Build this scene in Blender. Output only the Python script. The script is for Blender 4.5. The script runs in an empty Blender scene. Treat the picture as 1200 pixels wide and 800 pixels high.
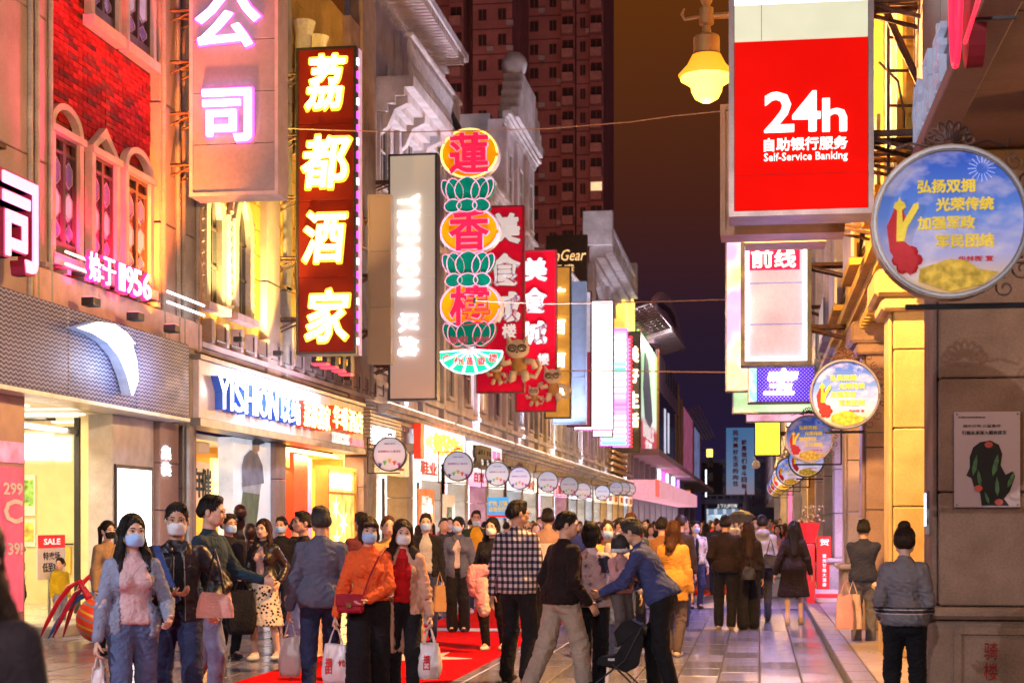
# Night shopping street scene
EXPO = 0.15; LK = 3.0; HAZE = 0
import bpy, math, random
import numpy as np
from mathutils import Vector, Matrix
random.seed(7); NR = np.random.RandomState(5)
S = bpy.context.scene; COL = S.collection; PI = math.pi; R = math.radians
# ---------------------------------------------------------------- camera
F = 1900.0; TH = math.atan(288 / F); CH = 1.6        # focal length in px of a 1200 px wide frame, yaw, eye height
cam_d = bpy.data.cameras.new('camera'); cam = bpy.data.objects.new('camera', cam_d); COL.objects.link(cam)
cam.location = (0, 0, CH); cam.rotation_euler = (PI / 2, 0, TH)
cam_d.sensor_width = 36; cam_d.lens = F / 1200 * 36; cam_d.shift_y = 212 / 1200; cam_d.clip_end = 3000
cam_d.dof.use_dof = True; cam_d.dof.focus_distance = 17; cam_d.dof.aperture_fstop = 3.6
S.camera = cam
# ---------------------------------------------------------------- night sky, city glow
W = bpy.data.worlds.new('World'); S.world = W; W.use_nodes = True
wn = W.node_tree.nodes; wl = W.node_tree.links; wn.clear()
wo = wn.new('ShaderNodeOutputWorld'); wb = wn.new('ShaderNodeBackground'); wt = wn.new('ShaderNodeTexCoord')
ws = wn.new('ShaderNodeSeparateXYZ'); wr = wn.new('ShaderNodeValToRGB')
wl.new(wt.outputs['Generated'], ws.inputs[0]); wl.new(ws.outputs['Z'], wr.inputs[0])
wl.new(wr.outputs[0], wb.inputs[0]); wl.new(wb.outputs[0], wo.inputs[0]); wb.inputs[1].default_value = 0.95
cr = wr.color_ramp; cr.elements[0].position = 0.0; cr.elements[0].color = (.016, .010, .046, 1)
cr.elements[1].position = 1.0; cr.elements[1].color = (.05, .018, .012, 1)
for p_, c_ in ((.07, (.016, .009, .028, 1)), (.12, (.022, .010, .022, 1)), (.19, (.055, .014, .009, 1)), (.32, (.115, .030, .004, 1))):
    e_ = cr.elements.new(p_); e_.color = c_
sun_d = bpy.data.lights.new('moon', 'SUN'); sun_d.energy = 0.12; sun_d.angle = R(12); sun_d.color = (.75, .8, 1)
sun = bpy.data.objects.new('moon', sun_d); COL.objects.link(sun); sun.rotation_euler = (R(38), R(8), R(20)); sun.location = (0, 0, 40)
S.view_settings.view_transform = 'Standard'; S.view_settings.look = 'None'; S.view_settings.exposure = EXPO; S.view_settings.gamma = 1
S.cycles.use_denoising = True; S.cycles.max_bounces = 6; S.cycles.diffuse_bounces = 3; S.cycles.glossy_bounces = 3
S.cycles.transmission_bounces = 4; S.cycles.transparent_max_bounces = 8; S.cycles.sample_clamp_indirect = 6; S.cycles.sample_clamp_direct = 30
S.cycles.caustics_reflective = False; S.cycles.caustics_refractive = False; S.cycles.blur_glossy = .6
# ---------------------------------------------------------------- pixel of the 1200x800 photograph -> point on a real plane of the street
def ray(px, py):
    a = (px - 600) / F
    return Vector((-math.sin(TH) + a * math.cos(TH), math.cos(TH) + a * math.sin(TH), (612 - py) / F))
def onX(px, py, X): d = ray(px, py); t = X / d.x; return t * d.y, CH + t * d.z      # -> Y, Z
def onY(px, py, Y): d = ray(px, py); t = Y / d.y; return t * d.x, CH + t * d.z      # -> X, Z
def onD(px, dep): d = ray(px, 612); return dep * d.x, dep * d.y                     # -> X, Y at a distance
def YX(px, X): return onX(px, 612, X)[0]
# ---------------------------------------------------------------- materials
MATS = {}
def mat(name, col=(.5, .5, .5), rough=.6, metal=0., emit=0., ecol=None, var=.15, nscale=4., bump=0., bscale=40., rnd=0., trans=0., alpha=1., sheen=0., stretch=None, spec=.5):
    if name in MATS: return MATS[name]
    m = bpy.data.materials.new(name); MATS[name] = m; m.use_nodes = True
    nt = m.node_tree; n = nt.nodes; l = nt.links; b = n['Principled BSDF']
    if rough >= .7 and spec == .5: spec = .2
    b.inputs['Roughness'].default_value = rough; b.inputs['Metallic'].default_value = metal
    b.inputs['Specular IOR Level'].default_value = spec
    if trans: b.inputs['Transmission Weight'].default_value = trans
    if alpha < 1: b.inputs['Alpha'].default_value = alpha
    if sheen: b.inputs['Sheen Weight'].default_value = sheen; b.inputs['Sheen Roughness'].default_value = .4
    tc = n.new('ShaderNodeTexCoord'); src = tc.outputs['Object']
    if stretch:
        mp = n.new('ShaderNodeMapping'); mp.inputs['Scale'].default_value = stretch; l.new(src, mp.inputs[0]); src = mp.outputs[0]
    no = n.new('ShaderNodeTexNoise'); no.inputs['Scale'].default_value = nscale; no.inputs['Detail'].default_value = 5; l.new(src, no.inputs['Vector'])
    rp = n.new('ShaderNodeMapRange'); rp.inputs[1].default_value = .3; rp.inputs[2].default_value = .7
    rp.inputs[3].default_value = 1 - var; rp.inputs[4].default_value = 1 + var; l.new(no.outputs[0], rp.inputs[0])
    fac = rp.outputs[0]
    if var >= .1:                                        # grime at large scale, speckle at small scale, uneven gloss
        for sc, am in ((.45, .22), (nscale*14, .14)):
            g = n.new('ShaderNodeTexNoise'); g.inputs['Scale'].default_value = sc; g.inputs['Detail'].default_value = 6; g.inputs['Roughness'].default_value = .65; l.new(tc.outputs['Object'], g.inputs['Vector'])
            gm = n.new('ShaderNodeMapRange'); gm.inputs[1].default_value = .35; gm.inputs[2].default_value = .6; gm.inputs[3].default_value = 1-am*min(1, var*5); gm.inputs[4].default_value = 1.04; l.new(g.outputs[0], gm.inputs[0])
            mm = n.new('ShaderNodeMath'); mm.operation = 'MULTIPLY'; l.new(fac, mm.inputs[0]); l.new(gm.outputs[0], mm.inputs[1]); fac = mm.outputs[0]
        ro = n.new('ShaderNodeMapRange'); ro.inputs[3].default_value = min(1, rough*1.35); ro.inputs[4].default_value = rough*.7; l.new(no.outputs[0], ro.inputs[0]); l.new(ro.outputs[0], b.inputs['Roughness'])
    if rnd:
        oi = n.new('ShaderNodeObjectInfo'); r2 = n.new('ShaderNodeMapRange'); r2.inputs[3].default_value = 1 - rnd; r2.inputs[4].default_value = 1 + rnd
        l.new(oi.outputs['Random'], r2.inputs[0]); mu = n.new('ShaderNodeMath'); mu.operation = 'MULTIPLY'; l.new(fac, mu.inputs[0]); l.new(r2.outputs[0], mu.inputs[1]); fac = mu.outputs[0]
    vm = n.new('ShaderNodeVectorMath'); vm.operation = 'SCALE'; vm.inputs[0].default_value = col[:3]; l.new(fac, vm.inputs['Scale'])
    l.new(vm.outputs[0], b.inputs['Base Color'])
    if emit:
        b.inputs['Emission Color'].default_value = (*(ecol or col)[:3], 1); b.inputs['Emission Strength'].default_value = emit
        if var > 0: es = n.new('ShaderNodeMath'); es.operation = 'MULTIPLY'; es.inputs[1].default_value = emit; l.new(fac, es.inputs[0]); l.new(es.outputs[0], b.inputs['Emission Strength'])
    if bump:
        n2 = n.new('ShaderNodeTexNoise'); n2.inputs['Scale'].default_value = bscale; n2.inputs['Detail'].default_value = 4; l.new(src, n2.inputs['Vector'])
        bp = n.new('ShaderNodeBump'); bp.inputs['Strength'].default_value = bump; bp.inputs['Distance'].default_value = .01; hgt = n2.outputs[0]
        if name.startswith('cloth_') or name.startswith('leather'):      # ridged creases on top of the weave
            n3 = n.new('ShaderNodeTexNoise'); n3.inputs['Scale'].default_value = 9; n3.inputs['Detail'].default_value = 2; n3.inputs['Distortion'].default_value = 1.6; l.new(src, n3.inputs['Vector'])
            k1 = mathn(n, l, 'ABSOLUTE', mathn(n, l, 'SUBTRACT', n3.outputs[0], .5)); hgt = mathn(n, l, 'ADD', mathn(n, l, 'MULTIPLY', n2.outputs[0], .25), mathn(n, l, 'MULTIPLY', mathn(n, l, 'MINIMUM', k1, .12), 3.)); bp.inputs['Distance'].default_value = .014
        l.new(hgt, bp.inputs['Height']); l.new(bp.outputs[0], b.inputs['Normal'])
    m['_vm'] = 1
    return m
def nodes_of(m): nt = m.node_tree; return nt.nodes, nt.links, nt.nodes['Principled BSDF']
def mpat(name, build, **k):
    """material whose base colour comes from build(nodes, links, object-coordinate socket) -> colour socket"""
    if name in MATS: return MATS[name]
    e = k.pop('emit_pat', 0); m = mat(name, **k); n, l, b = nodes_of(m); tc = n.new('ShaderNodeTexCoord')
    c = build(n, l, tc.outputs['Object']); l.new(c, b.inputs['Base Color'])
    for q_ in list(b.inputs['Emission Strength'].links): l.remove(q_)
    if e: l.new(c, b.inputs['Emission Color']); b.inputs['Emission Strength'].default_value = e
    return m
def ramp(n, l, fac, stops, interp='LINEAR'):
    r = n.new('ShaderNodeValToRGB'); r.color_ramp.interpolation = interp; e = r.color_ramp.elements
    while len(e) < len(stops): e.new(.5)
    for i, (p, c) in enumerate(stops): e[i].position = p; e[i].color = (*c, 1)
    l.new(fac, r.inputs[0]); return r.outputs[0]
def mathn(n, l, op, a, b=None):
    m = n.new('ShaderNodeMath'); m.operation = op
    for i, v in enumerate((a, b)):
        if v is None: continue
        if isinstance(v, (int, float)): m.inputs[i].default_value = v
        else: l.new(v, m.inputs[i])
    return m.outputs[0]
def sepn(n, l, v): s = n.new('ShaderNodeSeparateXYZ'); l.new(v, s.inputs[0]); return s.outputs
def noisen(n, l, v, scale, detail=3, stretch=None):
    if stretch: mp = n.new('ShaderNodeMapping'); mp.inputs['Scale'].default_value = stretch; l.new(v, mp.inputs[0]); v = mp.outputs[0]
    t = n.new('ShaderNodeTexNoise'); t.inputs['Scale'].default_value = scale; t.inputs['Detail'].default_value = detail; l.new(v, t.inputs['Vector']); return t.outputs[0]
def glow(name, col, s): return mat(name, col=tuple(min(.9, c) for c in col), emit=s, ecol=col, var=0, rough=.4)
# ---------------------------------------------------------------- objects
WL = {}
def thing(name, label, cat, loc=(0, 0, 0), group=None, rot=0):
    o = bpy.data.objects.new(name, None); COL.objects.link(o); o.location = loc; o.rotation_euler = (0, 0, rot); o.empty_display_size = .2
    WL[o] = (Matrix.Translation(loc) @ Matrix.Rotation(rot, 4, 'Z')); o['label'] = label; o['category'] = cat
    if group: o['group'] = group
    return o
def tag(o, label, cat, group=None):
    o['label'] = label; o['category'] = cat
    if group: o['group'] = group
    return o
def struct(o): o['kind'] = 'structure'; return o
def stuff(o, label=None):
    o['kind'] = 'stuff'
    if label: o['label'] = label
    return o
def link_mesh(name, me, m, parent=None, smooth=False):
    o = bpy.data.objects.new(name, me); COL.objects.link(o)
    if m and not me.materials: me.materials.append(m)
    if smooth: me.shade_smooth()
    if parent is not None:
        o.parent = parent; WL[o] = WL[parent]
    else: WL[o] = Matrix.Identity(4)
    return o
class MB:
    def __init__(s): s.v = []; s.f = []
    def quadbox(s, c):
        b = len(s.v); s.v += c
        s.f += [(b, b+3, b+2, b+1), (b+4, b+5, b+6, b+7), (b, b+1, b+5, b+4), (b+1, b+2, b+6, b+5), (b+2, b+3, b+7, b+6), (b+3, b, b+4, b+7)]; return s
    def box(s, x0, x1, y0, y1, z0, z1):
        if x0 > x1: x0, x1 = x1, x0
        if y0 > y1: y0, y1 = y1, y0
        if z0 > z1: z0, z1 = z1, z0
        return s.quadbox([(x0, y0, z0), (x1, y0, z0), (x1, y1, z0), (x0, y1, z0), (x0, y0, z1), (x1, y0, z1), (x1, y1, z1), (x0, y1, z1)])
    def bbox(s, x0, x1, y0, y1, z0, z1, c=.01):
        """box with chamfered edges"""
        if x0 > x1: x0, x1 = x1, x0
        if y0 > y1: y0, y1 = y1, y0
        if z0 > z1: z0, z1 = z1, z0
        b = len(s.v)
        X = (x0, x0+c, x1-c, x1); Y = (y0, y0+c, y1-c, y1); Z = (z0, z0+c, z1-c, z1)
        idx = {}
        for i in (0, 3):
            for j in (1, 2):
                for k in (1, 2): idx[(i, j, k)] = len(s.v); s.v.append((X[i], Y[j], Z[k]))
        for i in (1, 2):
            for j in (0, 3):
                for k in (1, 2): idx[(i, j, k)] = len(s.v); s.v.append((X[i], Y[j], Z[k]))
        for i in (1, 2):
            for j in (1, 2):
                for k in (0, 3): idx[(i, j, k)] = len(s.v); s.v.append((X[i], Y[j], Z[k]))
        g = lambda *t: idx[t]
        for i in (0, 3): s.f.append((g(i,1,1), g(i,1,2), g(i,2,2), g(i,2,1)) if i == 0 else (g(i,1,1), g(i,2,1), g(i,2,2), g(i,1,2)))
        for j in (0, 3): s.f.append((g(1,j,1), g(2,j,1), g(2,j,2), g(1,j,2)) if j == 0 else (g(1,j,1), g(1,j,2), g(2,j,2), g(2,j,1)))
        for k in (0, 3): s.f.append((g(1,1,k), g(1,2,k), g(2,2,k), g(2,1,k)) if k == 0 else (g(1,1,k), g(2,1,k), g(2,2,k), g(1,2,k)))
        n = lambda a: 1 if a == 0 else 2
        for i in (0, 3):
            for j in (0, 3): s.f.append((g(i,n(j),1), g(i,n(j),2), g(n(i),j,2), g(n(i),j,1)))
            for k in (0, 3): s.f.append((g(i,1,n(k)), g(i,2,n(k)), g(n(i),2,k), g(n(i),1,k)))
        for j in (0, 3):
            for k in (0, 3): s.f.append((g(1,j,n(k)), g(2,j,n(k)), g(2,n(j),k), g(1,n(j),k)))
        for i in (0, 3):
            for j in (0, 3):
                for k in (0, 3): s.f.append((g(i,n(j),n(k)), g(n(i),j,n(k)), g(n(i),n(j),k)))
        return s
    def prism(s, pts, fn, d0, d1):
        """outline pts (u,v) extruded d0..d1; fn(u,v,d) -> xyz"""
        b = len(s.v); n = len(pts)
        s.v += [fn(u, v, d0) for u, v in pts] + [fn(u, v, d1) for u, v in pts]
        s.f += [tuple(range(b, b+n)), tuple(range(b+2*n-1, b+n-1, -1))] + [(b+i, b+(i+1) % n, b+n+(i+1) % n, b+n+i) for i in range(n)]
        return s
    def strip(s, outer, inner, fn, d0, d1, closed=False):
        """band between two outlines of equal length, extruded"""
        b = len(s.v); n = len(outer)
        for d in (d0, d1): s.v += [fn(u, v, d) for u, v in outer] + [fn(u, v, d) for u, v in inner]
        rng = range(n if closed else n-1)
        for i in rng:
            j = (i+1) % n
            s.f += [(b+i, b+j, b+n+j, b+n+i), (b+2*n+i, b+3*n+i, b+3*n+j, b+2*n+j), (b+i, b+2*n+i, b+2*n+j, b+j), (b+n+i, b+n+j, b+3*n+j, b+3*n+i)]
        if not closed: s.f += [(b, b+n, b+3*n, b+2*n), (b+n-1, b+3*n-1, b+4*n-1, b+2*n-1)]
        return s
    def tube(s, pts, rad, n=8, cap=True):
        """tube through points, radius number or list"""
        P = [Vector(p) for p in pts]; m = len(P); r = rad if isinstance(rad, (list, tuple)) else [rad]*m
        b = len(s.v); up = None
        for i in range(m):
            t = (P[min(i+1, m-1)] - P[max(i-1, 0)])
            t = t.normalized() if t.length > 1e-9 else Vector((0, 0, 1))
            if up is None: up = Vector((0, 0, 1)) if abs(t.z) < .9 else Vector((1, 0, 0))
            a = t.cross(up); a = a.normalized() if a.length > 1e-6 else t.orthogonal().normalized(); c = a.cross(t).normalized(); up = c
            for k in range(n):
                q = 2*PI*k/n; s.v.append(tuple(P[i] + a*(math.cos(q)*r[i]) + c*(math.sin(q)*r[i])))
        for i in range(m-1):
            for k in range(n): s.f.append((b+i*n+k, b+i*n+(k+1) % n, b+(i+1)*n+(k+1) % n, b+(i+1)*n+k))
        if cap: s.f.append(tuple(range(b+n-1, b-1, -1))); s.f.append(tuple(range(b+(m-1)*n, b+m*n)))
        return s
    def lathe(s, prof, c, n=16, axis='z'):
        b = len(s.v); m = len(prof)
        for r_, h in prof:
            for k in range(n):
                q = 2*PI*k/n; u, v = r_*math.cos(q), r_*math.sin(q)
                s.v.append((c[0]+u, c[1]+v, c[2]+h) if axis == 'z' else (c[0]+u, c[1]+h, c[2]+v) if axis == 'y' else (c[0]+h, c[1]+u, c[2]+v))
        for i in range(m-1):
            for k in range(n): s.f.append((b+i*n+k, b+i*n+(k+1) % n, b+(i+1)*n+(k+1) % n, b+(i+1)*n+k))
        s.f.append(tuple(range(b+n-1, b-1, -1))); s.f.append(tuple(range(b+(m-1)*n, b+m*n))); return s
    def ball(s, c, r, n=10):
        rx, ry, rz = r if isinstance(r, tuple) else (r, r, r); b = len(s.v); m = n//2+1
        for i in range(m):
            a = PI*(i+.001)/(m-1+.002)
            for k in range(n): q = 2*PI*k/n; s.v.append((c[0]+rx*math.sin(a)*math.cos(q), c[1]+ry*math.sin(a)*math.sin(q), c[2]+rz*math.cos(a)))
        for i in range(m-1):
            for k in range(n): s.f.append((b+i*n+k, b+(i+1)*n+k, b+(i+1)*n+(k+1) % n, b+i*n+(k+1) % n))
        return s
    def mesh(s, name, parent=None):
        v = s.v
        if parent is not None and parent in WL:
            inv = WL[parent].inverted(); v = [tuple(inv @ Vector(p)) for p in v]
        me = bpy.data.meshes.new(name); me.from_pydata(v, [], s.f)
        return me
    def build(s, name, m, parent=None, smooth=False, fix=True):
        me = s.mesh(name, parent)
        if fix: fixn(me)
        return link_mesh(name, me, m, parent, smooth)
import bmesh
def fixn(me):
    bm = bmesh.new(); bm.from_mesh(me); bmesh.ops.recalc_face_normals(bm, faces=bm.faces); bm.to_mesh(me); bm.free()
FY = lambda Y: (lambda u, v, d: (u, Y+d, v))         # outline in the XZ plane
FX = lambda X: (lambda u, v, d: (X+d, u, v))         # outline in the YZ plane
FZ = lambda Z: (lambda u, v, d: (u, v, Z+d))
def ring(cx, cy, rx, ry=None, n=32, a0=0, a1=2*PI):
    ry = ry or rx; full = abs(a1-a0-2*PI) < 1e-6; k = n if full else n-1
    return [(cx+rx*math.cos(a0+(a1-a0)*i/k), cy+ry*math.sin(a0+(a1-a0)*i/k)) for i in range(n)]
# ---------------------------------------------------------------- lettering
TCACHE = {}
def glyphs(body, bold=0., shear=0., res=2):
    key = (body, round(bold, 3), shear, res)
    if key in TCACHE: return TCACHE[key]
    c = bpy.data.curves.new('t', 'FONT'); c.body = body; c.resolution_u = res; c.offset = bold; c.extrude = .5; c.shear = shear
    o = bpy.data.objects.new('t', c); COL.objects.link(o)
    me = bpy.data.meshes.new_from_object(o.evaluated_get(bpy.context.evaluated_depsgraph_get()))
    v = np.zeros(len(me.vertices)*3, 'f'); me.vertices.foreach_get('co', v); v = v.reshape(-1, 3)
    f = [tuple(p.vertices) for p in me.polygons]
    bpy.data.objects.remove(o); bpy.data.curves.remove(c); bpy.data.meshes.remove(me)
    TCACHE[key] = (v, f); return v, f
def letters(body, m, parent, cx, cz, w, h, plane, pos, face, thick=.03, bold=.015, shear=0., name='lettering', mirror=False, keep=False):
    """one mesh of lettering fitted into w x h; plane 'Y': facing -Y at y=pos, cx is X; plane 'X': at x=pos, cx is Y, face=+1 faces +X"""
    v, f = glyphs(body, min(bold, .012), shear); ex_ = max(0, bold-.012)
    lo = v.min(0); hi = v.max(0); u = v - (lo+hi)/2; su = w/(hi[0]-lo[0]); sv = h/(hi[1]-lo[1])
    if keep: su = sv = min(su, sv)
    a = u[:, 0]*su; b = u[:, 1]*sv; d = u[:, 2]*thick
    if plane == 'Y': P = np.stack([cx+a, pos-thick/2-d, cz+b], 1)
    elif face > 0: P = np.stack([pos+thick/2+d, cx+a, cz+b], 1)
    else: P = np.stack([pos-thick/2-d, cx-a, cz+b], 1)
    q = MB(); q.v = [tuple(map(float, p)) for p in P]; q.f = list(f)
    if ex_ > .002:
        n0 = len(P); r_ = ex_*sv*1.15
        for k in range(6):
            o = np.array([r_*math.cos(k*PI/3), 0, r_*math.sin(k*PI/3)]) if plane == 'Y' else np.array([0, r_*math.cos(k*PI/3), r_*math.sin(k*PI/3)])
            o[1 if plane == 'Y' else 0] = (.0004*(k+1))*(1 if plane == 'Y' else -face)
            q.v += [tuple(map(float, p)) for p in P+o]; q.f += [tuple(i+n0*(k+1) for i in t) for t in f]
    return q.build(name, m, parent, fix=False)
def chars(txt, m, parent, boxes, plane, pos, face=1, **k):
    for c, (cx, cz, w, h) in zip(txt, boxes): letters(c, m, parent, cx, cz, w, h, plane, pos, face, name=k.get('nm', 'character'), **{a: b for a, b in k.items() if a != 'nm'})
# ================================================================ PEOPLE: signed-distance bodies and clothes, meshed by surface nets
def V3(*a): return np.array(a, float)
class Field:
    def __init__(s, ax):
        s.ax = ax; s.n = tuple(len(a) for a in ax); s.d = np.full(s.n, .3, 'f')
    def _sub(s, lo, hi):
        return tuple(slice(max(0, np.searchsorted(a, l)-1), min(len(a), np.searchsorted(a, h)+1)) for a, l, h in zip(s.ax, lo, hi))
    def _p(s, sl): return np.meshgrid(*[a[q] for a, q in zip(s.ax, sl)], indexing='ij')
    def _mix(s, sl, d, k, op):
        c = s.d[sl]
        if op == 'sub': d = -d; h = np.maximum(k-np.abs(c-d), 0)/k; s.d[sl] = np.maximum(c, d)+h*h*k*.25
        else: h = np.maximum(k-np.abs(c-d), 0)/k; s.d[sl] = np.minimum(c, d)-h*h*k*.25
    def cap(s, a, b, ra, rb=None, k=.03, flat=None, op='add'):
        """tapered capsule; flat=(axis vector, factor) squeezes it along the axis"""
        a = np.asarray(a, float); b = np.asarray(b, float); rb = ra if rb is None else rb; m = max(ra, rb)+k+.03
        sl = s._sub(np.minimum(a, b)-m, np.maximum(a, b)+m)
        if any(q.stop-q.start < 2 for q in sl): return
        X, Y, Z = s._p(sl); X = X.astype('f')
        if flat:
            u = np.asarray(flat[0], float); q = 1/flat[1]-1; t = (X*u[0]+Y*u[1]+Z*u[2])*q
            X = X+u[0]*t; Y = Y+u[1]*t; Z = Z+u[2]*t; a = a+u*(a@u)*q; b = b+u*(b@u)*q
        ab = b-a; L = max(ab@ab, 1e-9); px = X-a[0]; py = Y-a[1]; pz = Z-a[2]
        h = np.clip((px*ab[0]+py*ab[1]+pz*ab[2])/L, 0, 1)
        d = np.sqrt((px-ab[0]*h)**2+(py-ab[1]*h)**2+(pz-ab[2]*h)**2)-(ra+(rb-ra)*h)
        if flat: d *= (.5+.5*flat[1])
        s._mix(sl, d, max(k, 1e-3), op)
    def ell(s, c, r, M=None, k=.02, op='add'):
        c = np.asarray(c, float); r = np.asarray(r, float); m = r.max()+k+.02; sl = s._sub(c-m, c+m)
        if any(q.stop-q.start < 2 for q in sl): return
        X, Y, Z = s._p(sl); p = np.stack([X-c[0], Y-c[1], Z-c[2]], -1)
        if M is not None: p = p@M
        g = np.sqrt(((p/r)**2).sum(-1))+1e-6; g2 = np.sqrt(((p/r**2)**2).sum(-1))+1e-6
        s._mix(sl, (g*(g-1)/g2).astype('f'), max(k, 1e-3), op)
    def clip(s, n, o, k=.01):
        """keep the side where (p-o).n < 0"""
        n = np.asarray(n, float); n = n/np.linalg.norm(n)
        X, Y, Z = np.meshgrid(*s.ax, indexing='ij', sparse=True); d = (X-o[0])*n[0]+(Y-o[1])*n[1]+(Z-o[2])*n[2]
        s.d = np.maximum(s.d, d).astype('f')
    def net(s, disp=None):
        f = s.d; f[0] = f[-1] = .1; f[:, 0] = f[:, -1] = .1; f[:, :, 0] = f[:, :, -1] = .1
        g = f < 0; nx, ny, nz = s.n
        cnt = sum(g[i:nx-1+i, j:ny-1+j, k:nz-1+k].astype('i1') for i in (0, 1) for j in (0, 1) for k in (0, 1))
        act = (cnt > 0) & (cnt < 8); I, J, K = np.nonzero(act); idx = np.full(act.shape, -1, 'i4'); idx[I, J, K] = np.arange(len(I))
        if len(I) == 0: return None
        P = np.zeros((len(I), 3)); C = np.zeros(len(I)); A = s.ax
        for i0, j0, k0, i1, j1, k1 in ((0,0,0,1,0,0),(0,1,0,1,1,0),(0,0,1,1,0,1),(0,1,1,1,1,1),(0,0,0,0,1,0),(1,0,0,1,1,0),(0,0,1,0,1,1),(1,0,1,1,1,1),(0,0,0,0,0,1),(1,0,0,1,0,1),(0,1,0,0,1,1),(1,1,0,1,1,1)):
            a = f[I+i0, J+j0, K+k0]; b = f[I+i1, J+j1, K+k1]; m = (a < 0) != (b < 0); t = np.where(m, a/np.where(m, a-b, 1), 0)
            pa = np.stack([A[0][I+i0], A[1][J+j0], A[2][K+k0]], 1); pb = np.stack([A[0][I+i1], A[1][J+j1], A[2][K+k1]], 1)
            P += np.where(m[:, None], pa+(pb-pa)*t[:, None], 0); C += m
        P /= C[:, None]; Q = []
        for ax in range(3):
            a = np.take(g, range(0, s.n[ax]-1), ax); b = np.take(g, range(1, s.n[ax]), ax)
            e = np.nonzero(a != b); o1, o2 = [(1, 2), (2, 0), (0, 1)][ax]; e = [np.array(q) for q in e]
            ok = (e[o1] > 0) & (e[o2] > 0) & (e[o1] < s.n[o1]-1) & (e[o2] < s.n[o2]-1); e = [q[ok] for q in e]; inside = g[tuple(e)]
            def cc(d1, d2): q = list(e); q[o1] = q[o1]-d1; q[o2] = q[o2]-d2; return idx[tuple(q)]
            q = np.stack([cc(1, 1), cc(0, 1), cc(0, 0), cc(1, 0)], 1); q[~inside] = q[~inside][:, ::-1]; Q.append(q)
        Q = np.concatenate(Q)
        return P, Q
def smooth_pts(P, Q, it=1, w=.5):
    for _ in range(it):
        acc = np.zeros_like(P); c = np.zeros(len(P))
        for i in range(4):
            a = Q[:, i]
            for b in (Q[:, (i+1) % 4], Q[:, (i+3) % 4]):
                for ax in range(3): acc[:, ax] += np.bincount(a, P[b, ax], len(P))
                c += np.bincount(a, minlength=len(P))
        P = P+(acc/np.maximum(c, 1)[:, None]-P)*w
    return P
def vnormals(P, Q):
    n = np.cross(P[Q[:, 2]]-P[Q[:, 0]], P[Q[:, 3]]-P[Q[:, 1]]); N = np.zeros_like(P)
    for i in range(4):
        for ax in range(3): N[:, ax] += np.bincount(Q[:, i], n[:, ax], len(P))
    return N/np.maximum(np.linalg.norm(N, axis=1), 1e-9)[:, None]
def to_mesh(name, P, Q, extra=None):
    me = bpy.data.meshes.new(name); v = P; polys = Q.tolist() if extra is None else Q.tolist()+[tuple(int(i)+len(P) for i in f) for f in extra[1]]
    if extra is not None: v = np.concatenate([P, np.array(extra[0])])
    if extra is None:
        me.vertices.add(len(v)); me.vertices.foreach_set('co', v.astype('f').ravel()); me.loops.add(len(Q)*4); me.loops.foreach_set('vertex_index', Q.astype('i4').ravel())
        me.polygons.add(len(Q)); me.polygons.foreach_set('loop_start', np.arange(0, len(Q)*4, 4, dtype='i4')); me.update(calc_edges=True); me.validate()
    else: me.from_pydata([tuple(p) for p in v.tolist()], [], polys)
    me.shade_smooth(); return me
def wrinkle(P, seed, freq, zs=.6):
    r = np.random.RandomState(seed); o = np.zeros(len(P))
    for i in range(3):
        k = r.randn(3); k[2] *= 1.6; k = k/np.linalg.norm(k)*freq*(1+.6*i); k2 = r.randn(3)*freq*.45
        o += np.sin(P@k+r.rand()*6+1.8*np.sin(P@k2+r.rand()*6))/(1+i)
    return 1-np.abs(o)*.8
def axes(lo, hi, h, fine=None, hf=None):
    out = []
    for i in range(3):
        if fine is None: out.append(np.arange(lo[i], hi[i]+h, h)); continue
        a, b = fine[0][i], fine[1][i]; a = max(a, lo[i]+h); b = min(b, hi[i]-h)
        out.append(np.concatenate([np.arange(lo[i], a-hf*.7, h), np.arange(a, b, hf), np.arange(b, hi[i]+h, h)]))
    return out
def ik(a, t, l1, l2, hint):
    a = np.asarray(a, float); t = np.asarray(t, float); d = t-a; L = np.linalg.norm(d); m = (l1+l2)*.995
    if L > m: d = d*m/L; L = m; t = a+d
    u = d/L; x = (l1*l1-l2*l2+L*L)/(2*L); y = math.sqrt(max(l1*l1-x*x, 0)); h = np.asarray(hint, float); h = h-u*(h@u); h = h/max(np.linalg.norm(h), 1e-6)
    return a+u*x+h*y, t
def rotm(rx=0, ry=0, rz=0): return np.array((Matrix.Rotation(R(rz), 3, 'Z') @ Matrix.Rotation(R(rx), 3, 'X') @ Matrix.Rotation(R(ry), 3, 'Y')))
SKIN = [(.62, .36, .25), (.70, .44, .32), (.52, .29, .19), (.66, .40, .27)]
def skin_m(i): return mat('skin%d' % i, SKIN[i], rough=.5, var=.08, nscale=30, bump=.15, bscale=150)
def hair_m(i=0):
    c = [(.012, .009, .008), (.035, .015, .008), (.06, .055, .05), (.07, .025, .010)][i]
    return mat('hair%d' % i, c, rough=.52, spec=.25, var=.55, nscale=60, bump=.7, bscale=70, stretch=(3, 3, .25))
def cloth(name, col, var=.12, rough=.9, bump=.7, bscale=160, sheen=.04): return mat('cloth_'+name, col, rough=rough, var=var, nscale=9, bump=bump, bscale=bscale, sheen=sheen, spec=.2)
STAND = dict(la=(-.10, 0, 0), lb=(.10, 0, 0))
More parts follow.
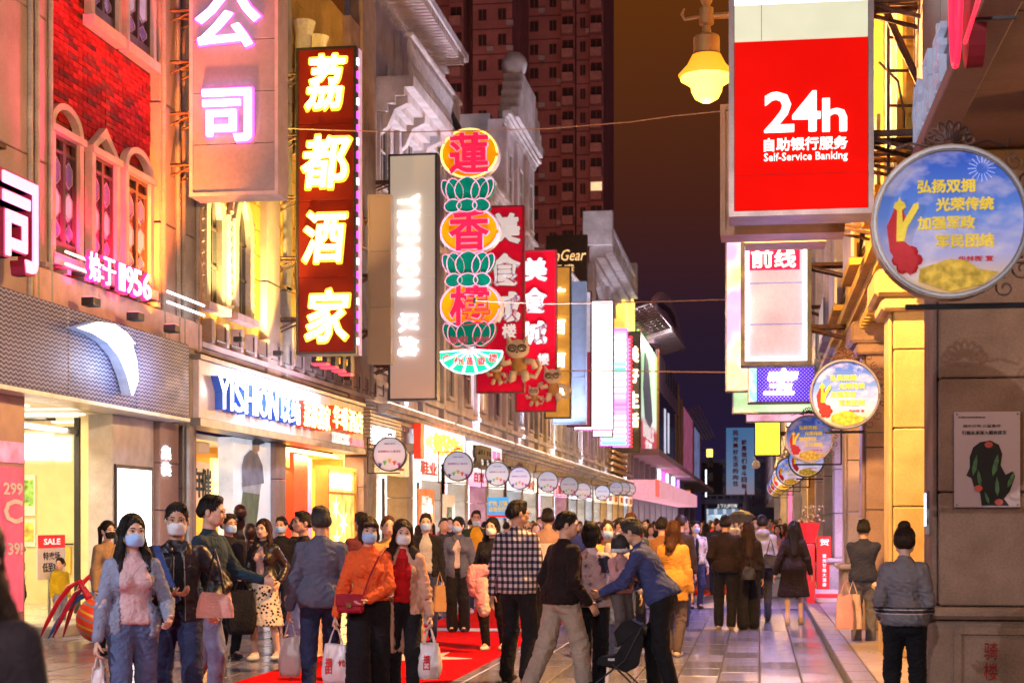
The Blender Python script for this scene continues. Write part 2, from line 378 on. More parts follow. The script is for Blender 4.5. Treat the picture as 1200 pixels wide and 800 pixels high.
def person(label, x, y, rot, H=1.68, lod=1, fem=False, skin=0, hair=0, hairstyle='short', top=None, bottom=None, shoes=None, la=None, lb=None, fa=0, fb=0,
           ha=None, hb=None, ea=(-.22, .8, -.4), eb=(.22, .8, -.4), lean=0, side=0, twist=0, head=(0, 0, 0), mask=None, glasses=None, outer=None, seed=1, grip=(0, 0), fat=1.0, group=None, z=0, name='person', cat='person', child=False, parts=True):
    """rot 0 faces the camera (-Y), positive turns counter-clockwise seen from above. a is the side at -X, b at +X."""
    s = H/1.68; T = thing(name, label, cat, (x, y, z), group, R(rot))
    h = {0: .010, 1: .014, 2: .021, 3: .030}[lod]; hf = {0: .0055, 1: .0075, 2: .014, 3: .024}[lod]
    RM = rotm(lean, side, 0); pel = V3(0, 0, .93)
    up = lambda p: pel+RM@(V3(*p)-pel); RT = RM@rotm(0, 0, twist); upt = lambda p: pel+RT@(V3(*p)-pel)
    sw = .145 if fem else .17
    sha, shb = upt((-sw, .005, 1.345)), upt((sw, .005, 1.345)); hipa, hipb = V3(-.085, 0, .90), V3(.085, 0, .90)
    fta = V3(*(la or (-.09, 0, 0))); ftb = V3(*(lb or (.09, 0, 0)))
    drop = 0
    kna, anka = ik(hipa, fta+V3(0, .02, .085), .425, .41, (-.12, -1, 0)); knb, ankb = ik(hipb, ftb+V3(0, .02, .085), .425, .41, (.12, -1, 0))
    ha = ha or (-.225, -.05, .80); hb = hb or (.225, -.05, .80)
    ela, wra = ik(sha, ha, .285, .25, ea); elb, wrb = ik(shb, hb, .285, .25, eb)
    hc0 = upt((0, -.012, 1.50)); HM = RT@rotm(head[0], head[1], head[2]); hs = 1.28 if child else 1.0
    hd = lambda p: (hc0+HM@(V3(*p)*hs))
    neck = upt((0, .012, 1.40)); hcen = hd((0, -.012, .075))
    keys = [sha, shb, ela, elb, wra, wrb, kna, knb, anka, ankb, hcen, fta, ftb]
    lo = np.min(keys, 0)-.26; hi = np.max(keys, 0)+.26; lo[2] = max(lo[2], -.03)
    mark = lambda P: P*s
    near = [ela, elb, kna, knb, upt((0, 0, 1.05)), hipa, hipb]
    def finish(nm, fld, m, wr=0, fr=55, extra=None, sm=1, grow=None):
        r = fld.net()
        if r is None: return None
        P, Q = r; P = smooth_pts(P, Q, sm)
        if wr and lod < 3:
            N = vnormals(P, Q); w = np.full(len(P), .35)
            for kx in near: w += .9*np.exp(-((P-kx)**2).sum(1)/.012)
            P = P+N*(wrinkle(P, seed*7+len(nm), fr)*np.minimum(w, 1.2)*wr)[:, None]
        if grow: P = grow(P, vnormals(P, Q))
        ex = None
        if extra: ex = ([tuple(V3(*v)*s) for v in extra.v], extra.f)
        return link_mesh(nm, to_mesh(nm, P*s, Q, ex), m, T)
    g = rotm(0, 0, 0)
    def ybody(t=0): return (RT@V3(0, 1, 0), .74+t)
    # ---- body
    hb0 = hd((0, 0, .08)); fine = (hb0-.15*hs, hb0+.15*hs)
    fl = Field(axes(lo, hi, h*1.5 if lod < 2 else h*1.15, fine, hf))
    fl.cap(upt((0, 0, 1.0)), upt((0, 0, 1.26)), .085, .105, .03, ybody()); fl.cap(upt((-.09, 0, 1.33)), upt((.09, 0, 1.33)), .045, .045, .05)
    fl.cap((-.05, 0, .93), (.05, 0, .93), .09, .09, .05)
    fl.cap(neck, hd((0, .012, .03)), .054 if not fem else .047, .05 if not fem else .044, .03)
    for a, b, c in ((hipa, kna, anka), (hipb, knb, ankb)):
        fl.cap(a, b, .066, .046, .03); fl.cap(b, c, .046, .032, .02); md = b*.65+c*.35+V3(0, .02, 0); fl.cap(md, md*.7+c*.3, .042, .03, .03)
    for f0, an, tw in ((fta, anka, fa), (ftb, ankb, fb)):
        dr = rotm(0, 0, tw)@V3(0, -1, 0); fl.cap(an, an+V3(0, 0, -.03)+dr*.1, .034, .028, .02)
    for a, b, c in ((sha, ela, wra), (shb, elb, wrb)): fl.cap(a, b, .034, .028, .03); fl.cap(b, c, .029, .023, .015)
    # head
    fl.ell(hd((0, .012, .105)), V3(.074, .092, .088)*hs, HM, .01); fl.ell(hd((0, -.018, .055)), V3(.062, .075, .085)*hs, HM, .02)
    fl.cap(hd((-.022, -.055, .005)), hd((.022, -.055, .005)), .026*hs, .026*hs, .03); fl.cap(hd((-.045, -.01, .02)), hd((.045, -.01, .02)), .026*hs, .026*hs, .03)
    if lod < 2:
        fl.ell(hd((-.031, -.092, .082)), V3(.017, .012, .012), HM, .012, 'sub'); fl.ell(hd((.031, -.092, .082)), V3(.017, .012, .012), HM, .012, 'sub')
        fl.cap(hd((0, -.088, .085)), hd((0, -.104, .047)), .0075, .0125, .012); fl.cap(hd((-.012, -.092, .044)), hd((.012, -.092, .044)), .008, .008, .008)
        fl.cap(hd((-.018, -.081, .019)), hd((.018, -.081, .019)), .009, .009, .008); fl.cap(hd((-.04, -.062, .06)), hd((-.03, -.07, .045)), .02, .018, .02); fl.cap(hd((.04, -.062, .06)), hd((.03, -.07, .045)), .02, .018, .02)
        fl.cap(hd((-.045, -.078, .098)), hd((.045, -.078, .098)), .011, .011, .012)
    for q in (-1, 1): fl.ell(hd((q*.077, .012, .065)), V3(.012, .02, .032)*hs, HM, .006)
    # hands: palm in the field, fingers as tapered bent tubes rooted in it
    ex = MB(); hands = []
    for wr_, el_, sd, gr, fo in ((wra, ela, -1, grip[0], 0), (wrb, elb, 1, grip[1], 0)):
        u = wr_-el_; u = u/np.linalg.norm(u); side_ = V3(0, -1, 0)-u*(V3(0, -1, 0)@u)
        if np.linalg.norm(side_) < .3: side_ = V3(0, 0, 1)-u*u[2]
        side_ = side_/np.linalg.norm(side_); nrm = np.cross(u, side_)*sd; nrm = nrm/np.linalg.norm(nrm)   # thumb side forward, palm inward
        if (wr_+nrm)[0]*sd > wr_[0]*sd: nrm = -nrm
        fl.cap(wr_+u*.02, wr_+u*.075, .028, .036, .015, (nrm, .45)); hands.append(wr_+u*.085+nrm*.02)
        if lod < 3:
            n_ = 6 if lod < 2 else 5
            for i, (o, L) in enumerate(((-.027, .072), (-.009, .08), (.009, .075), (.026, .06))):
                base = wr_+u*.085-side_*o*-1*1.0; base = wr_+u*.088+side_*(-o); b0 = .35+gr*1.1+.08*i; pts = [base-u*.012]; d = u.copy(); p = base
                for j, fr in enumerate((.45, .32, .23)):
                    a_ = b0*(.5 if j == 0 else .75); d = d*math.cos(a_)+nrm*math.sin(a_); d = d/np.linalg.norm(d); pts.append(p.copy()); p = p+d*L*fr
                    nn = np.cross(side_, d); nrm_ = nn if nn@nrm > 0 else -nn
                    u_, nrm2 = d, nrm_
                    d = d; 
                pts.append(p); ex.tube([tuple(q) for q in pts], [.0095, .009, .0085, .0075, .0055], n_)
            tb = wr_+u*.03+side_*.028; t1 = tb+(u*.6+side_*.7)*.03+nrm*.008; t2 = t1+(u*.9+side_*.15+nrm*.3*(1+gr))*.028; t3 = t2+(u*.8+nrm*.5*(1+gr))*.02
            ex.tube([tuple(q) for q in (tb-side_*.012, tb, t1, t2, t3)], [.011, .0125, .0105, .009, .0065], n_)
    finish('body', fl, skin_m(skin), extra=ex if lod < 3 else None)
    # ---- clothes
    top = top or dict(m=cloth('black', (.015, .015, .017))); bottom = bottom or dict(m=cloth('black', (.015, .015, .017)))
    def garment(nm, m, t=.014, hem=.92, sleeve=1.0, open_=0, flare=0, wr=.010, hood=False, collar=None, fr=48):
        f = Field(axes(lo-.05, hi+.05, h)); tb = t*fat*.6
        wf = .104 if fem else .122; fz = .124 if fem else .142
        f.cap(upt((0, 0, max(hem, 1.0))), upt((0, 0, 1.24)), (wf+tb)*fat, (fz+tb*.8)*fat if not fem else fz+tb*.8, .05, ybody(.04*fat))
        q_ = sw-.045; f.cap(upt((-q_, .005, 1.325)), upt((q_, .005, 1.325)), .055+tb*.6, .055+tb*.6, .05); f.cap(upt((-q_*.35, .012, 1.375)), upt((q_*.35, .012, 1.375)), .04+tb*.3, .04+tb*.3, .06)
        f.cap(upt((-.055, 0, 1.24)), upt((.055, 0, 1.24)), .095+tb*.5, .095+tb*.5, .05, ybody(.05))
        f.cap(upt((0, .012, 1.38)), upt((0, .008, 1.425)), .055+tb*.25, .052+tb*.25, .03)
        if fem: f.cap(upt((-.068, -.085, 1.23)), upt((-.062, -.088, 1.235)), .052+tb*.5, .05, .04); f.cap(upt((.068, -.085, 1.23)), upt((.062, -.088, 1.235)), .052+tb*.5, .05, .04)
        if hem < 1.0:
            lowc = up((0, .005, .93)) if hem > .8 else V3(0, .01, .93)
            f.cap(lowc+V3(-.05, .01, 0), lowc+V3(.05, .01, 0), (.128+tb)*fat, (.128+tb)*fat, .07, ((0, 1, 0), 1.0))
            if hem < .86:
                w_ = .10+flare
                f.cap(V3(-.05-flare*.3, 0, hem+.02), V3(-.05, 0, .95), w_+tb, .11+tb, .06, ((0, 1, 0), .85)); f.cap(V3(.05+flare*.3, 0, hem+.02), V3(.05, 0, .95), w_+tb, .11+tb, .06, ((0, 1, 0), .85))
        if hood: f.ell(upt((0, .10, 1.42)), (.11, .055, .07), RT, .04)
        if collar:
            for q in (-1, 1): f.cap(upt((q*.015, .055, 1.435)), upt((q*.065, -.045, 1.41)), .02, .018, .015); f.cap(upt((q*.065, -.045, 1.41)), upt((q*.04, -.10, 1.36)), .018, .012, .015)
        hn = RM@V3(0, 0, -1) if hem > .8 else V3(0, 0, -1); f.clip(hn, up((0, 0, hem)) if hem > .8 else V3(0, 0, hem))
        if open_:
            for i in range(26):
                zz = hem-.05+(1.47-hem)*i/25; f.cap(upt((0, -.09, zz)), upt((0, -.30, zz)), open_*(1.0 if zz < 1.3 else .8), open_*1.5, .01, None, 'sub')
        for a, b, c in ((sha, ela, wra), (shb, elb, wrb)):
            if sleeve > 0:
                f.cap(a, b if sleeve > .5 else a+(b-a)*sleeve*2, .045+tb*.7, .036+tb*.8, .035)
            if sleeve > .5:
                e = b+(c-b)*min(1, (sleeve-.5)*2+.0)*.94; f.cap(b, e, .036+tb*.8, .027+tb*.8, .02)
        nb = upt((0, -.02, 1.447)); f.clip(RT@V3(0, -.25, 1), nb)
        return finish(nm, f, m, wr, fr)
    garment(top.get('name', 'shirt'), **{k: v for k, v in top.items() if k != 'name'})
    if outer: garment(outer.get('name', 'jacket'), **{k: v for k, v in outer.items() if k != 'name'})
    bt = dict(bottom); kind = bt.get('kind', 'trousers'); f = Field(axes(lo-.03, hi+.03, h)); t = bt.get('t', .012)
    f.cap((-.045, .0, .95), (.045, .0, .95), (.092+t)*fat, (.092+t)*fat, .05, ((0, 1, 0), .88)); f.cap((-.06, .025, .88), (.06, .025, .88), .08+t, .08+t, .06)
    if kind == 'trousers':
        kw = bt.get('w', 0); L = bt.get('len', 1.0)
        for a, b, c in ((hipa, kna, anka), (hipb, knb, ankb)):
            e = b+(c-b)*L; f.cap(a+V3(0, 0, .02), b, .084+t, .056+t+kw*.5, .04); f.cap(b, e, .056+t+kw*.5, (.043 if L > .9 else .05)+t+kw, .02)
    elif kind == 'skirt':
        L = bt.get('len', .45); w_ = bt.get('w', .16); f.cap((-.04, 0, .9), (-.05, 0, L+.0), .10+t, w_, .06, ((0, 1, 0), .98)); f.cap((.04, 0, .9), (.05, 0, L+.0), .10+t, w_, .06, ((0, 1, 0), .98)); f.clip((0, 0, -1), (0, 0, L))
    f.clip((0, 0, 1), (0, 0, 1.02))
    finish(kind, f, bt['m'], bt.get('wr', .011), bt.get('fr', 42))
    if bt.get('belt'):
        b_ = MB(); b_.strip(ring(0, 0, .135*fat, .118*fat, 24), ring(0, 0, .128*fat, .11*fat, 24), lambda u, v, d: (u*s, v*s, (.995+d)*s), -.018, .018, True)
        q = b_.mesh('belt'); fixn(q); link_mesh('belt', q, mat('belt_leather', (.02, .015, .012), rough=.4), T)
    shm = shoes or mat('shoe_black', (.015, .015, .015), rough=.35)
    for f0, an, tw in ((fta, anka, fa), (ftb, ankb, fb)):
        dr = rotm(0, 0, tw)@V3(0, -1, 0); an = an+V3(0, 0, 0); heel = V3(an[0], an[1], an[2]-.045)-dr*.02; toe = heel+dr*.165+V3(0, 0, -.004); pr = np.stack([heel, toe])
        f = Field(axes(pr.min(0)-.09, pr.max(0)+.09, max(.012, h*.9))); f.cap(heel, heel+dr*.08, .038, .042, .03); f.cap(heel+dr*.08, toe, .043, .034, .03, ((0, 0, 1), .8)); f.cap(an+V3(0, 0, .0), heel, .042, .04, .02)
        f.clip((0, 0, -1), (0, 0, min(heel[2], toe[2])-.038)); finish('shoe', f, shm)
    # ---- hair
    hx = Field(axes(np.minimum(hb0-.24, lo+.0), hi+.1, hf*1.25 if lod < 3 else h)); hp = hd
    if hairstyle == 'bald': pass
    else:
        hx = Field(axes(hb0-V3(.26, .26, .62 if hairstyle in ('long', 'pony', 'mid') else .22), hb0+.22, max(hf*1.3, .009)))
        th = .004 if hairstyle in ('short', 'grey') else .010
        hx.ell(hd((0, .016, .106)), V3(.0765+th*.5, .095+th*.6, .088+th*.9)*hs, HM, .01)
        hx.cap(hd((-.03, .06, .07)), hd((.03, .06, .07)), .055*hs, .055*hs, .03)
        # face opening
        hx.ell(hd((0, -.095, .062 if hairstyle in ('short', 'grey', 'bun', 'pony') else .058)), V3(.066, .07, .088 if hairstyle != 'bob' else .075)*hs, HM, .008, 'sub'); hx.cap(hd((-.09, -.05, -.01)), hd((.09, -.05, -.01)), .055*hs, .055*hs, .01, None, 'sub')
        if hairstyle in ('short', 'grey'):
            hx.cap(hd((-.12, .03, .015)), hd((.12, .03, .015)), .038*hs, .038*hs, .012, None, 'sub'); hx.cap(hd((-.05, .10, -.02)), hd((.05, .10, -.02)), .045*hs, .045*hs, .02, None, 'sub')
            if hair == 0 or True: hx.cap(hd((-.035, -.042, .176)), hd((.04, -.035, .172)), .022, .028, .02); hx.cap(hd((.02, -.01, .19)), hd((-.02, .05, .185)), .02, .02, .02)
        if hairstyle in ('long', 'mid'):
            dn = -.30 if hairstyle == 'long' else -.10; bk = V3(0, .02, 0)
            tgt = upt((0, .125, 1.46+dn)); hx.cap(hd((0, .055, .08)), hd((0, .065, -.04)), .074, .066, .03, (HM@V3(0, 1, 0), .75))
            hx.cap(hd((0, .075, -.04)), tgt, .078, .055, .04, (RT@V3(0, 1, 0), .5))
            for q in (-1, 1):
                t2 = upt((q*.095, -.02 if hairstyle == 'mid' else -.085, 1.46+dn+.03)); m2 = upt((q*.095, -.02, 1.42))
                hx.cap(hd((q*.068, .0, .12)), hd((q*.074, .006, .0)), .018, .023, .02); hx.cap(hd((q*.074, .006, .0)), m2, .023, .028, .03); hx.cap(m2, t2, .030, .016, .03)
        if hairstyle == 'bob':
            hx.cap(hd((0, .04, .08)), hd((0, .045, .0)), .072, .062, .03, (HM@V3(0, 1, 0), .8))
            for q in (-1, 1): hx.cap(hd((q*.066, -.006, .12)), hd((q*.070, -.01, .012)), .020, .024, .02)
            hx.cap(hd((-.05, -.075, .135)), hd((.05, -.075, .135)), .02, .02, .02)
        if hairstyle == 'pony': hx.cap(hd((0, .10, .13)), hd((0, .15, .10)), .03, .036, .02); hx.cap(hd((0, .15, .10)), upt((0, .17, 1.36)), .038, .018, .02)
        if hairstyle == 'bun': hx.ell(hd((0, .06, .205)), (.048, .046, .040), HM, .02); hx.ell(hd((.02, .09, .19)), (.03, .03, .03), HM, .02)
        def strands(P, N):
            a = np.arctan2(P[:, 0]-hb0[0], P[:, 1]-hb0[1]); v = np.sin(a*23+np.sin(P[:, 2]*14)*2)+.6*np.sin(a*51+P[:, 2]*20+seed)+wrinkle(P, seed, 70)*1.2; return P+N*(v*.0028)[:, None]
        finish('hair', hx, hair_m(hair), grow=strands if lod < 3 else None)
        if lod < 2 and hairstyle != 'bald':
            rs = np.random.RandomState(seed+500); q = MB(); lg = hairstyle in ('long', 'mid'); N_ = 150 if lod == 0 else 80; ra = .083+th*.6; rb_ = .101+th*.7; rc = .094+th
            for _ in range(N_):
                ph = rs.uniform(-.75, PI+.75); e0 = rs.uniform(.05, .6); e1 = {'long': 1.9, 'mid': 1.8, 'bob': 1.75, 'pony': 1.6, 'bun': 1.5}.get(hairstyle, rs.uniform(.9, 1.45)); pts = []
                for k in range(6):
                    e = e0+(e1-e0)*k/5; j = 1+rs.randn()*.012; pp = (ra*j*math.sin(e)*math.cos(ph), .016+rb_*j*math.sin(e)*math.sin(ph), .108+rc*math.cos(e)); pts.append(hd(pp))
                if lg:
                    b_ = pts[-1]; dl = rs.uniform(.12, .34) if hairstyle == 'long' else rs.uniform(.04, .14); sx_ = rs.uniform(-.02, .03); bkk = RT@V3(math.cos(ph)*sx_*2, .03+rs.uniform(-.02, .02), 0)
                    for k in (1, 2, 3): pts.append(b_+V3(0, 0, -dl*k/3)+bkk*k/3*1.3)
                m_ = len(pts); q.tube([tuple(p*s) for p in pts], [.0026*(1-.7*i/(m_-1)) for i in range(m_)], 3, False)
            o = link_mesh('loose_strands', q.mesh('loose_strands'), hair_m(hair), T, True); o['kind'] = 'stuff'
    # ---- face
    if lod < 3:
        blk = mat('eye_dark', (.012, .008, .006), rough=.15); e = lambda p: tuple(hd(p)*s)
        for q in (-1, 1):
            m = MB(); m.ball(e((q*.031, -.083, .083)), (.0135*s, .007*s, .0062*s), 10); o = m.mesh('eye'); link_mesh('eye', o, mat('eye_white', (.55, .48, .43), rough=.2), T, True)
            m = MB(); m.ball(e((q*.031, -.0885, .083)), (.0062*s, .0035*s, .0058*s), 8); link_mesh('iris', m.mesh('iris'), blk, T, True)
            m = MB(); m.tube([e((q*.014, -.094, .103)), e((q*.03, -.093, .108)), e((q*.048, -.084, .103))], [.0028*s, .0034*s, .0018*s], 5); link_mesh('eyebrow', m.mesh('eyebrow'), hair_m(0), T, True)
            m = MB(); m.tube([e((q*.016, -.0895, .086)), e((q*.031, -.092, .0905)), e((q*.047, -.083, .086))], [.0012*s, .0019*s, .0014*s], 4); link_mesh('eyelid', m.mesh('eyelid'), blk, T, True)
        if not mask:
            m = MB(); m.tube([e((-.02, -.086, .0195)), e((-.008, -.0915, .022)), e((0, -.092, .0205)), e((.008, -.0915, .022)), e((.02, -.086, .0195))], [.0015*s, .004*s, .0045*s, .004*s, .0015*s], 6)
            m.tube([e((-.018, -.086, .017)), e((0, -.0925, .0145)), e((.018, -.086, .017))], [.0015*s, .005*s, .0015*s], 6); link_mesh('lips', m.mesh('lips'), mat('lips%d' % fem, (.45, .07, .07) if fem else (.42, .2, .16), rough=.4, var=.05), T, True)
        if glasses:
            m = MB()
            for q in (-1, 1):
                m.tube([e((q*.034+.024*math.cos(a), -.106, .08+.017*math.sin(a))) for a in [2*PI*i/12 for i in range(13)]], .0017*s, 5)
                m.tube([e((q*.058, -.105, .084)), e((q*.078, -.06, .084)), e((q*.082, .01, .08))], .0018*s, 5)
            m.tube([e((-.01, -.107, .085)), e((.01, -.107, .085))], .0017*s, 5); link_mesh('glasses', m.mesh('glasses'), mat('glasses_frame', (.02, .02, .02), rough=.2), T)
    if mask:
        f = Field(axes(hb0-.17, hb0+.15, max(hf, .007))); z0 = 0 if mask != 'chin' else -.035
        f.ell(hd((0, -.030, .036+z0)), V3(.0685, .082, .075)*hs, HM, .01); f.cap(hd((0, -.095, .052+z0)), hd((0, -.10, .035+z0)), .014, .016, .02)
        f.cap(hd((-.024, -.062, .003+z0)), hd((.024, -.062, .003+z0)), .03, .03, .02)
        f.ell(hd((0, .02, .036+z0)), V3(.073, .09, .085)*hs, HM, .004, 'sub')
        f.clip(HM@V3(0, 0, 1), hd((0, 0, .066+z0))); f.clip(HM@V3(0, 0, -1), hd((0, 0, -.022+z0))); f.clip(HM@V3(0, 1, 0), hd((0, -.028, 0)))
        mc = {'blue': (.36, .58, .95), 'white': (.75, .76, .8), 'black': (.02, .02, .02), 'chin': (.45, .6, .8)}[mask]
        finish('face_mask', f, mat('mask_'+mask, mc, rough=.8, var=.04, bump=.4, bscale=30, stretch=(1, 1, 6)))
        if lod < 2:
            m = MB()
            for q in (-1, 1):
                m.tube([tuple(hd(p)*s) for p in ((q*.062, -.045, .058+z0), (q*.076, .0, .085), (q*.085, .022, .065))], .0013, 4)
                m.tube([tuple(hd(p)*s) for p in ((q*.058, -.045, -.008+z0), (q*.072, .0, .03), (q*.083, .022, .05))], .0013, 4)
            link_mesh('ear_loop', m.mesh('ear_loop'), mat('mask_loop', (.8, .8, .8)), T)
    wm = WL[T]; out = [wm@Vector(q*s) for q in hands]
    T['_h'] = 0; del T['_h']
    return T, out[0], out[1]
# ================================================================ KIT: pieces shared by the buildings
XL = -10.0; XR = 1.5
def bx(parent, name, m, x0, x1, y0, y1, z0, z1, c=0):
    q = MB(); q.bbox(x0, x1, y0, y1, z0, z1, c) if c else q.box(x0, x1, y0, y1, z0, z1); return q.build(name, m, parent, fix=False)
def light(kind, name, loc, power, col, size=.5, rot=(0, 0, 0), parent=None, sy=None, spread=None):
    d = bpy.data.lights.new(name, kind); d.energy = power*LK; d.color = col
    if kind == 'AREA':
        d.size = size
        if sy: d.shape = 'RECTANGLE'; d.size_y = sy
        if name in ('washer_fill', 'cornice_fill'): d.spread = R(85)
    else: d.shadow_soft_size = size
    if name == 'tower_fill': d.spot_size = R(100); d.spot_blend = .8
    o = bpy.data.objects.new(name, d); COL.objects.link(o); o.location = loc; o.rotation_euler = rot
    if parent is not None: o.parent = parent; o.location = WL[parent].inverted()@Vector(loc)
    return o
stone_w = mat('stone_white', (.60, .57, .61), rough=.8, var=.22, nscale=1.6, bump=.5, bscale=25)
stone_g = mat('stone_grey', (.36, .34, .33), rough=.8, var=.25, nscale=2, bump=.5, bscale=30)
stone_y = mat('stone_yellow', (.60, .42, .17), rough=.75, var=.16, nscale=3, bump=.6, bscale=60)
stone_b = mat('stone_brown', (.34, .23, .17), rough=.75, var=.2, nscale=3, bump=.6, bscale=70)
stone_p = mat('stone_pink', (.34, .26, .27), rough=.6, var=.14, nscale=2, bump=.3, bscale=40)
plast_y = mat('plaster_yellow', (.68, .44, .09), rough=.85, var=.2, nscale=1.2, bump=.5, bscale=18)
plast_c = mat('plaster_cream', (.62, .55, .44), rough=.85, var=.2, nscale=1.5, bump=.4, bscale=18)
plast_l = mat('plaster_lilac', (.62, .58, .66), rough=.85, var=.2, nscale=1.5, bump=.4, bscale=18)
metal_d = mat('metal_dark', (.05, .05, .055), rough=.45, metal=.6)
metal_g = mat('metal_grey', (.32, .32, .34), rough=.4, metal=.7)
metal_r = mat('metal_rust', (.16, .09, .06), rough=.7, metal=.4, var=.4, nscale=12)
wood_d = mat('wood_dark', (.06, .035, .03), rough=.5, var=.3, nscale=6, stretch=(1, 1, .2))
glass_d = mat('glass_dark', (.03, .035, .045), rough=.08, var=.5, nscale=1.0)
glass_w = mat('glass_lit_warm', (.7, .5, .25), rough=.3, emit=.9, ecol=(1, .72, .38))
white_pl = mat('white_panel', (.72, .72, .75), rough=.45, var=.05)
G = dict(
    white=glow('glow_white', (1, .98, 1), 3.2), cool=glow('glow_cool', (.82, .88, 1), 2.6), yellow=glow('glow_yellow', (1, .82, .22), 4.5), pink=glow('glow_pink', (1, .25, .62), 3.0),
    neonp=glow('glow_neon_pink', (1, .34, .52), .9), wpink=glow('glow_white_pink', (1, .72, .9), 3.0), red=glow('glow_red', (1, .03, .05), 2.4), lred=glow('glow_neon_red', (1, .015, .05), 1.7), green=glow('glow_green', (.1, 1, .55), 1.8), blue=glow('glow_blue', (.12, .2, 1), 1.6),
    violet=glow('glow_violet', (.5, .2, 1), 2.2), orange=glow('glow_orange', (1, .36, .04), 2.6), magenta=glow('glow_magenta', (1, .08, .7), 2.6), amber=glow('glow_amber', (1, .62, .12), 2.4), softw=glow('glow_soft', (1, .93, .85), 1.35), ledw=glow('glow_led', (.93, .95, 1), 1.9))
def window(parent, y0, y1, z0, z1, X=XL, s=1, lit=None, fm=None, nv=1, nh=1, sill=True, fw=.07, glass=None):
    """window on a street wall: frame (part) > pane, sill; s=+1 faces +X"""
    fm = fm or stone_w; a = X; b = X+s*.09; q = MB()
    q.box(a, b, y0, y0+fw, z0, z1); q.box(a, b, y1-fw, y1, z0, z1); q.box(a, b, y0+fw, y1-fw, z1-fw, z1); q.box(a, b, y0+fw, y1-fw, z0, z0+fw)
    o = q.build('window', fm, parent, fix=False)
    q = MB(); w = (y1-y0-2*fw)/(nv+1); hh = (z1-z0-2*fw)/(nh+1); t = .022
    for i in range(nv): q.box(a+s*.022, a+s*.05, y0+fw+w*(i+1)-t, y0+fw+w*(i+1)+t, z0+fw, z1-fw)
    for j in range(nh):
        for i in range(nv+1): q.box(a+s*.022, a+s*.047, y0+fw+w*i+(t if i else 0), y0+fw+w*(i+1)-(t if i < nv else 0), z0+fw+hh*(j+1)-t, z0+fw+hh*(j+1)+t)
    if nv or nh: q.build('mullion', fm, o, fix=False)
    bx(o, 'pane', lit or glass or glass_d, a+s*.004, a+s*.018, y0+fw, y1-fw, z0+fw, z1-fw)
    if sill: bx(o, 'sill', fm, a, a+s*.16, y0-.06, y1+.06, z0-.07, z0-.003)
    return o
def cornice(parent, y0, y1, z, X=XL, s=1, m=None, steps=((.12, .10), (.22, .10), (.34, .14)), dent=True, name='cornice'):
    q = MB(); zz = z
    for p, h in steps: q.box(X, X+s*p, y0, y1, zz, zz+h); zz += h
    o = q.build(name, m or stone_w, parent, fix=False)
    if dent:
        q = MB(); n = max(2, int((y1-y0)/.35))
        for i in range(n): y = y0+(y1-y0)*(i+.25)/n; q.box(X+s*.002, X+s*.10, y, y+(y1-y0)/n*.5, z-.12, z-.002)
        stuff(q.build('dentil', m or stone_w, o, fix=False))
    return o
def stone_course(parent, x0, x1, y0, y1, zs, m, gap=.012, name='stone_block', off=0):
    r = []
    for i, (a, b) in enumerate(zip(zs[:-1], zs[1:])): r.append(bx(parent, name, m, x0, x1, y0, y1, a+gap/2, b-gap/2, .012))
    return r
def rect_px(px0, py0, px1, py1, Y):
    X0, Z1 = onY(px0, (py0+py1)/2, Y)[0], 0; X1 = onY(px1, py0, Y)[0]; pm = (px0+px1)/2
    return X0, X1, onY(pm, py1, Y)[1], onY(pm, py0, Y)[1]
def dep2Y(px, dep): return onD(px, dep)[1]
def hang_sign(px0, py0, px1, py1, dep, label, panel, frame, thick=.28, group=None, name='hanging_sign', cat='hanging sign', wall=None, brk=3, edge=.05, joints=0, bm=None):
    """a box sign hung square to the street from the wall; returns (thing, Y of its face, rectangle)"""
    Y = dep2Y((px0+px1)/2, dep); x0, x1, z0, z1 = rect_px(px0, py0, px1, py1, Y)
    t = thing(name, label, cat, ((x0+x1)/2, Y+thick/2, z0), group)
    js = [z0+(z1-z0)*i/(joints+1) for i in range(joints+2)]
    for a, b in zip(js[:-1], js[1:]): bx(t, 'panel', panel, x0+edge, x1-edge, Y+.012, Y+thick-.012, a+(edge if a == z0 else .006), b-(edge if b == z1 else .006), .006)
    for a in ((x0, x0+edge, z0, z1), (x1-edge, x1, z0, z1), (x0+edge, x1-edge, z0, z0+edge), (x0+edge, x1-edge, z1-edge, z1)): bx(t, 'frame_bar', frame, a[0], a[1], Y-.012, Y+thick+.012, a[2], a[3])
    if wall is not None:
        for i in range(brk):
            z = z0+(z1-z0)*(i+.5)/brk
            for dy in (.06, thick-.06):
                e = x0 if wall < x0 else x1; q = MB(); q.tube([(wall, Y+dy, z+.12), (e, Y+dy, z+.12)], .03, 6); q.tube([(wall, Y+dy, z-.14), (e, Y+dy, z+.08)], .02, 6); q.build('bracket', bm or metal_r, t, fix=False)
    return t, Y, (x0, x1, z0, z1)
def px_boxes(lst, Y): 
    out = []
    for cx, cy, w, h in lst:
        x, z = onY(cx, cy, Y); k = Y/ray(cx, cy).y/F*1.0; x2 = onY(cx+w/2, cy, Y)[0]-onY(cx-w/2, cy, Y)[0]; out.append((x, z, x2, h*k))
    return out
